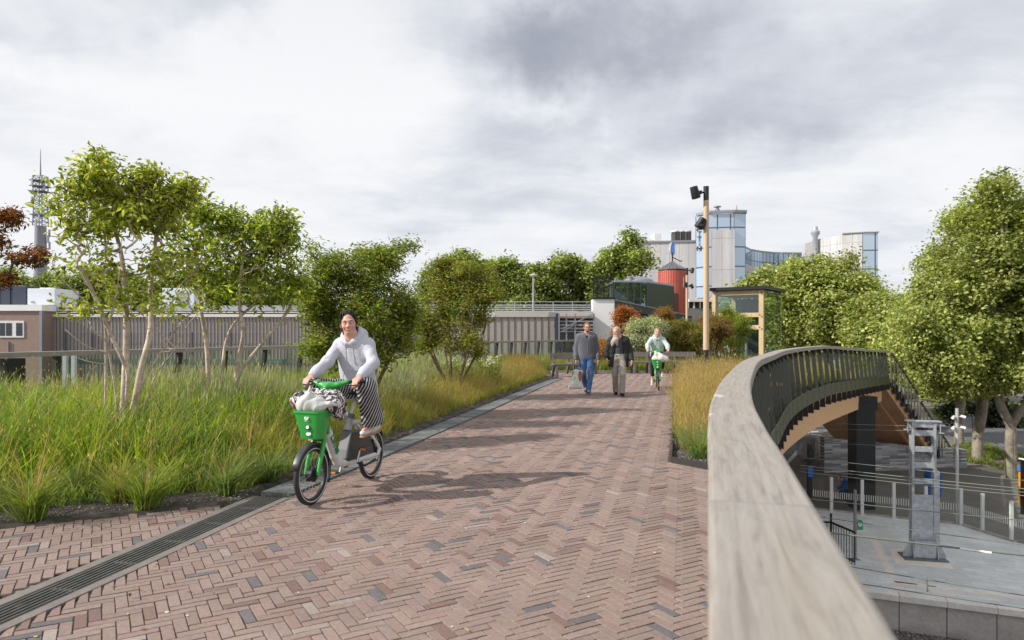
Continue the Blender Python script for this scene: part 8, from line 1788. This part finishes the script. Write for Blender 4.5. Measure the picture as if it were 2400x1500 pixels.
walker((1.93, 17.7, 0), 1.86, dict(key='c', label='man with ginger beard and glasses in a grey fleece and blue jeans', res=.008, gres=.009, hs=1.06, w=1.25, haircol=(.24, .11, .05), skin=(.62, .34, .26), glasses=True, shs=1.22, hair=hair_short, beard=beard_short, beardcol=(.36, .15, .06),
    J=dict(front=fw+rt*.05, face=nv((-.02, -1, .0)), head=(.008, -.02, .925), neck=(.004, .0, .835), shoL=(.105, 0, .800), shoR=(-.105, 0, .800), pelvis=(0, .01, .52), elbL=(.150, .02, .635), elbR=(-.150, .02, .635), wriL=(.160, -.03, .475), wriR=(-.150, -.03, .475), hipL=(.05, 0, .50), hipR=(-.055, 0, .50),
           kneL=(.055, -.05, .28), kneR=(-.045, .0, .285), ankL=(.016, -.095, .052), ankR=(.010, .19, .09), toeL=(.012, -.17, .042), toeR=(.004, .125, .042), handL=(dn+fw*.2, -rt+fw*.3, fw, .45), handR=(dn+fw*.1, rt, fw, 1.0)),
    shoe=DSH, sole=mat('sole_grey', (.22, .22, .22), .7), garments=[('fleece_jacket', FLE, top_garment(.142, .080, .066, .048, .05, .82, False, wide=1.15, hem=.015), creases(51, .008, 13)), ('jeans', JEAN, trousers(.100, .074, .068, -.022, .0), creases(53, .010, 16)), ('t_shirt', mat('navy_shirt', (.02, .02, .035), .9), lambda S, J: S.cone(np.array(J['neck'])+fw*.015-np.array((0, 0, .09)), np.array(J['neck'])-np.array((0, 0, .015)), .085, .062, .02), None)]))
PAR = mat('black_parka', (.016, .018, .018), .75, var=(8, .3), bump=(40, .5)); CHI = mat('beige_chinos', (.34, .31, .28), .85, var=(5, .12)); TS = mat('slate_shirt', (.055, .068, .082), .9, var=(7, .15))
def hair_grey(S, hp, Rm, hs):
    S.ell(hp(0, -.022, .040), np.array((.090, .102, .090))*hs, .02, Rm); S.cone(hp(0, -.09, .02), hp(.0, -.08, -.10), .06, .045, .03); S.cone(hp(0, .15, .035), hp(0, .125, -.14), .076*hs, .070*hs, .012, op='s').ell(hp(0, .082, .01), np.array((.064, .06, .084))*hs, .01, Rm, op='s')
def beard_long(S, hp, Rm, hs):
    S.ell(hp(0, .050, -.085), np.array((.056, .045, .045))*hs, .02, Rm); S.cone(hp(0, .06, -.10), hp(.02, .10, -.20), .052, .060, .04).cone(hp(.02, .10, -.20), hp(.07, .12, -.29), .058, .035, .04).cone(hp(-.04, .08, -.16), hp(-.03, .08, -.30), .045, .025, .04).cone(hp(.07, .12, -.22), hp(.13, .14, -.26), .035, .012, .03)
    S.ell(hp(0, .095, -.062), np.array((.022, .018, .010)), .004, Rm, op='s').ell(hp(0, .085, -.015), np.array((.05, .06, .030)), .004, Rm, op='s')
def parka(S, J):
    sl_, sr, pel, nk = (np.array(J[k]) for k in ('shoL', 'shoR', 'pelvis', 'neck')); ch = (sl_+sr)/2
    for u, sh in ((1, sl_), (-1, sr)):
        a = ch+rt*u*.12-np.array((0, 0, .03)); b_ = pel+rt*u*.175; c = pel+rt*u*.19-np.array((0, 0, .22)); S.cone(a, b_, .105, .090, .05, (fw, 1.0)).cone(b_, c, .090, .070, .05, (fw, 1.5)); S.cut(c-np.array((0, 0, .03)), (0, 0, -1), .22)
    S.cone(ch-fw*.06+rt*.08, pel-fw*.09+rt*.06-np.array((0, 0, .18)), .10, .08, .06).cone(ch-fw*.06-rt*.08, pel-fw*.09-rt*.06-np.array((0, 0, .18)), .10, .08, .06)
    S.cone(ch+fw*.14+rt*-.01, pel+fw*.14-rt*.01-np.array((0, 0, .35)), .085, .13, .02, (rt, .95), op='s')
    S.cone(sl_, nk-np.array((0, 0, .04)), .085, .075, .05).cone(sr, nk-np.array((0, 0, .04)), .085, .075, .05).cone(nk-fw*.09, nk-fw*.10+np.array((0, 0, .05)), .085, .075, .05).cone(nk-fw*.02+rt*.09-np.array((0, 0, .02)), nk+rt*.085+np.array((0, 0, .04)), .04, .03, .03)
    S.cone(nk+np.array((0, 0, -.02))+fw*.03, nk+np.array((0, 0, .25)), .062, .085, .02, op='s')
    for s_ in 'LR':
        sh, el, wr = (np.array(J[k+s_]) for k in ('sho', 'elb', 'wri')); S.cone(sh, el, .092, .080, .04).cone(el, wr, .078, .058, .03); S.cut(wr, nv(wr-el), .07)
walker((2.70, 17.3, 0), 1.77, dict(key='d', label='man with long grey windblown beard in an open black parka and beige trousers, head turned', res=.008, gres=.009, hs=1.08, w=1.1, haircol=(.36, .31, .25), skin=(.60, .31, .25), smile=False, shs=1.22, hair=hair_grey, beard=beard_long, beardcol=(.42, .37, .31), brow=(.3, .26, .22),
    J=dict(front=fw+rt*.05, face=nv((-.62, -.75, -.12)), headup=(-.08, -.05, 1), head=(-.035, -.03, .905), neck=(.005, .01, .825), shoL=(.105, 0, .790), shoR=(-.100, 0, .790), pelvis=(0, .01, .545), elbL=(.170, .03, .640), elbR=(-.165, .02, .640), wriL=(.178, -.06, .500), wriR=(-.175, -.02, .530), hipL=(.05, 0, .52), hipR=(-.055, 0, .52),
           kneL=(.045, -.10, .30), kneR=(-.045, .02, .29), ankL=(.030, -.11, .055), ankR=(-.022, .12, .06), toeL=(.030, -.19, .045), toeR=(-.028, .045, .045), handL=(dn+fw*.25, -rt+fw*.3, fw, .6), handR=(dn+fw*.1+rt*.3, rt, fw, .5)),
    shoe=mat('black_shoe', (.02, .02, .02), .6), sole=mat('sole_black', (.015, .015, .015), .7),
    garments=[('shirt', TS, lambda S, J: (S.cone((np.array(J['shoL'])+np.array(J['shoR']))/2-np.array((0, 0, .06)), np.array(J['pelvis'])+np.array((0, 0, .02)), .128, .132, .05, (fw, .85)), S.cone(np.array(J['neck'])-np.array((0, 0, .05)), np.array(J['neck'])-np.array((0, 0, .01)), .08, .066, .03), S.cut(np.array(J['pelvis'])-np.array((0, 0, .02)), (0, 0, -1), .3)), folds(61, .005, 22)),
              ('trousers', CHI, trousers(.098, .078, .074, -.018, .0), creases(63, .010, 16)), ('parka', PAR, parka, creases(65, .009, 13)),
              ('belt', mat('belt_leather', (.05, .03, .02), .5), lambda S, J: (S.cone(np.array(J['pelvis'])+np.array((0, 0, .03))-rt*.03, np.array(J['pelvis'])+np.array((0, 0, .03))+rt*.03, .138, .138, .02, (fw, .95)), S.cut(np.array(J['pelvis'])+np.array((0, 0, .048)), (0, 0, 1), .4), S.cut(np.array(J['pelvis'])+np.array((0, 0, .012)), (0, 0, -1), .4)), None)]))
# shopping bag carried by the first man
def shopping_bag():
    o = np.array(P(1349, 911, 17.6)); S = SDF(.010); z = np.array((0, 0, 1.)); S.cone(o+z*.05-rt*.13, o+z*.05+rt*.11, .045, .045, .02, (fw, .9)).cone(o+z*.46-rt*.01, o+z*.44+rt*.15, .03, .03, .03, (fw, .9)).cone(o+z*.05-rt*.12, o+z*.46+rt*.0, .05, .03, .05, (fw, .8)).cone(o+z*.05+rt*.11, o+z*.44+rt*.15, .045, .03, .05, (fw, .8)).cone(o+z*.13, o+z*.38+rt*.06, .12, .075, .05, (fw, .45))
    def cf(V): L = V-o; C = np.tile((.72, .72, .69), (len(V), 1)); m = (((L[:, 0]-.115)/.050)**2+((L[:, 2]-.33)/.14)**2 < 1) & (L[:, 1] < .02); C[m] = (.42, .12, .07); m = (((L[:, 0]+.02)/.02)**2+((L[:, 2]-.28)/.05)**2 < 1) & (L[:, 1] < .0); C[m] = (.45, .55, .18); return C
    b = S.obj('shopping_bag', mat('printed_bag', attr=True, rough=.5), None, o, creases(71, .010, 18), cf); b.location = o; tag(b, 'white shopping bag with a red-brown print hanging from the hand of the man in grey', 'bag')
    hnd = np.array((1.93, 17.7, 0))+np.array((-.150, -.03, .475))*1.86+np.array((.005, -.01, -.11)); m = MB()
    for dx in (-.02, .13): m.tube([Vector(o+z*.46+rt*(dx+.02)-o), Vector(hnd+np.array((dx*.15, 0, 0))-o)], [.014, .008], 6, sq=.4)
    m.build('handle', mat('handle_blue', (.04, .26, .52), .5), b)
shopping_bag()
# half hidden person behind the glass fence at street level
def street_person():
    c = np.array(P(1988, 1176, 28.6)); o_ = c.copy(); o_[2] = GZ; J = dict(origin=o_, front=nv((-.8, -.5, 0)), face=nv((-.85, -.4, -.25)), head=o_+np.array((-.35, 0, .98)), neck=o_+np.array((-.22, 0, .88)), shoL=o_+np.array((-.10, -.15, .80)), shoR=o_+np.array((-.12, .15, .80)), pelvis=o_+np.array((.12, 0, .42)),
        elbL=o_+np.array((-.22, -.18, .55)), elbR=o_+np.array((-.22, .18, .55)), wriL=o_+np.array((-.42, -.12, .50)), wriR=o_+np.array((-.42, .12, .50)), hipL=o_+np.array((.10, -.09, .42)), hipR=o_+np.array((.10, .09, .42)), kneL=o_+np.array((-.30, -.12, .48)), kneR=o_+np.array((-.30, .12, .48)), ankL=o_+np.array((-.26, -.12, .08)), ankR=o_+np.array((-.26, .12, .08)), toeL=o_+np.array((-.40, -.12, .05)), toeR=o_+np.array((-.40, .12, .05)),
        handL=((-1, 0, -.3), (0, 0, -1), (0, 1, 0), .5), handR=((-1, 0, -.3), (0, 0, -1), (0, -1, 0), .5))
    person(J, dict(key='e', label='person in a blue jacket sitting low behind the glass fence at street level', res=.011, haircol=(.06, .03, .02), skin=(.62, .34, .26), hair=hair_short, shoe=DSH, thin=.75, garments=[('jacket', mat('jacket_blue', (.03, .12, .38), .8), top_garment(.115, .08, .065, .045, .03, .8, True), folds(81, .005, 24)), ('trousers', mat('black_cloth'), trousers(.09, .07, .06, .05), None)]))
    s = Vector(o_)+Vector((.16, 0, 0)); t = empty('street_stool', s, 0, 'low dark block the person in blue sits on behind the fence', 'seat'); m = MB(); m.box((0, 0, .15), (.42, .42, .30)); m.build('base', M_black, t, bevel=.02); m = MB(); m.box((0, 0, .315), (.46, .46, .03)); m.build('seat', MATS['dull_steel'], t, bevel=.01)
street_person()

# ---------------------------------------------------------------- bits lying on the path
def litter():
    n = 190; t = rng.random(n); Y = rng.uniform(2.2, 20, n); ex = np.interp(Y, EDGE[:, 1], EDGE[:, 0]); X = np.where(rng.random(n) < .6, ex+.05+np.abs(rng.normal(0, .5, n)), rng.uniform(-2, 3, n)); k = inpoly(X, Y, PATHP); X, Y = X[k], Y[k]
    cen = np.stack([X, Y, np.full(len(X), .006)], 1); v, f, nn, c = leaves(cen, .035, [(.34, .24, .10), (.22, .13, .06), (.40, .36, .14), (.16, .11, .07)], width=.5, droop=.02, upb=6); v[:, 2] = np.maximum(v[:, 2], .0045)
    tag(link('fallen_leaves', npmesh('fallen_leaves', v, f, nn, c), leafmat('dry_leaves', .6, .2)), 'small dry leaves scattered along the edge of the brick path', 'leaves', kind='stuff')
    m = MB()
    for x, y, r in ((392, 1436, .014), (440, 1444, .009), (300, 1440, .006), (1231, 1226, .012), (1535, 1296, .010), (1425, 1150, .011), (1371, 1121, .010), (700, 1390, .007), (1060, 1470, .008), (940, 1300, .007), (1380, 1400, .008), (1150, 1215, .008), (860, 1452, .006)):
        Y_ = EYE*1600/(y-783); m.lathe([(r, .003), (r*.8, .006), (.001, .007)], 9, Matrix.Translation(Vector(((x-1200)/1600*Y_, Y_, 0))) @ Matrix.Diagonal((1, .7, 1, 1)))
    m.build('white_specks', mat('speck_white', (.62, .60, .56), .7)); o = bpy.data.objects['white_specks']; tag(o, 'white specks and chewing gum spots trodden onto the bricks', 'specks', kind='stuff')
litter()
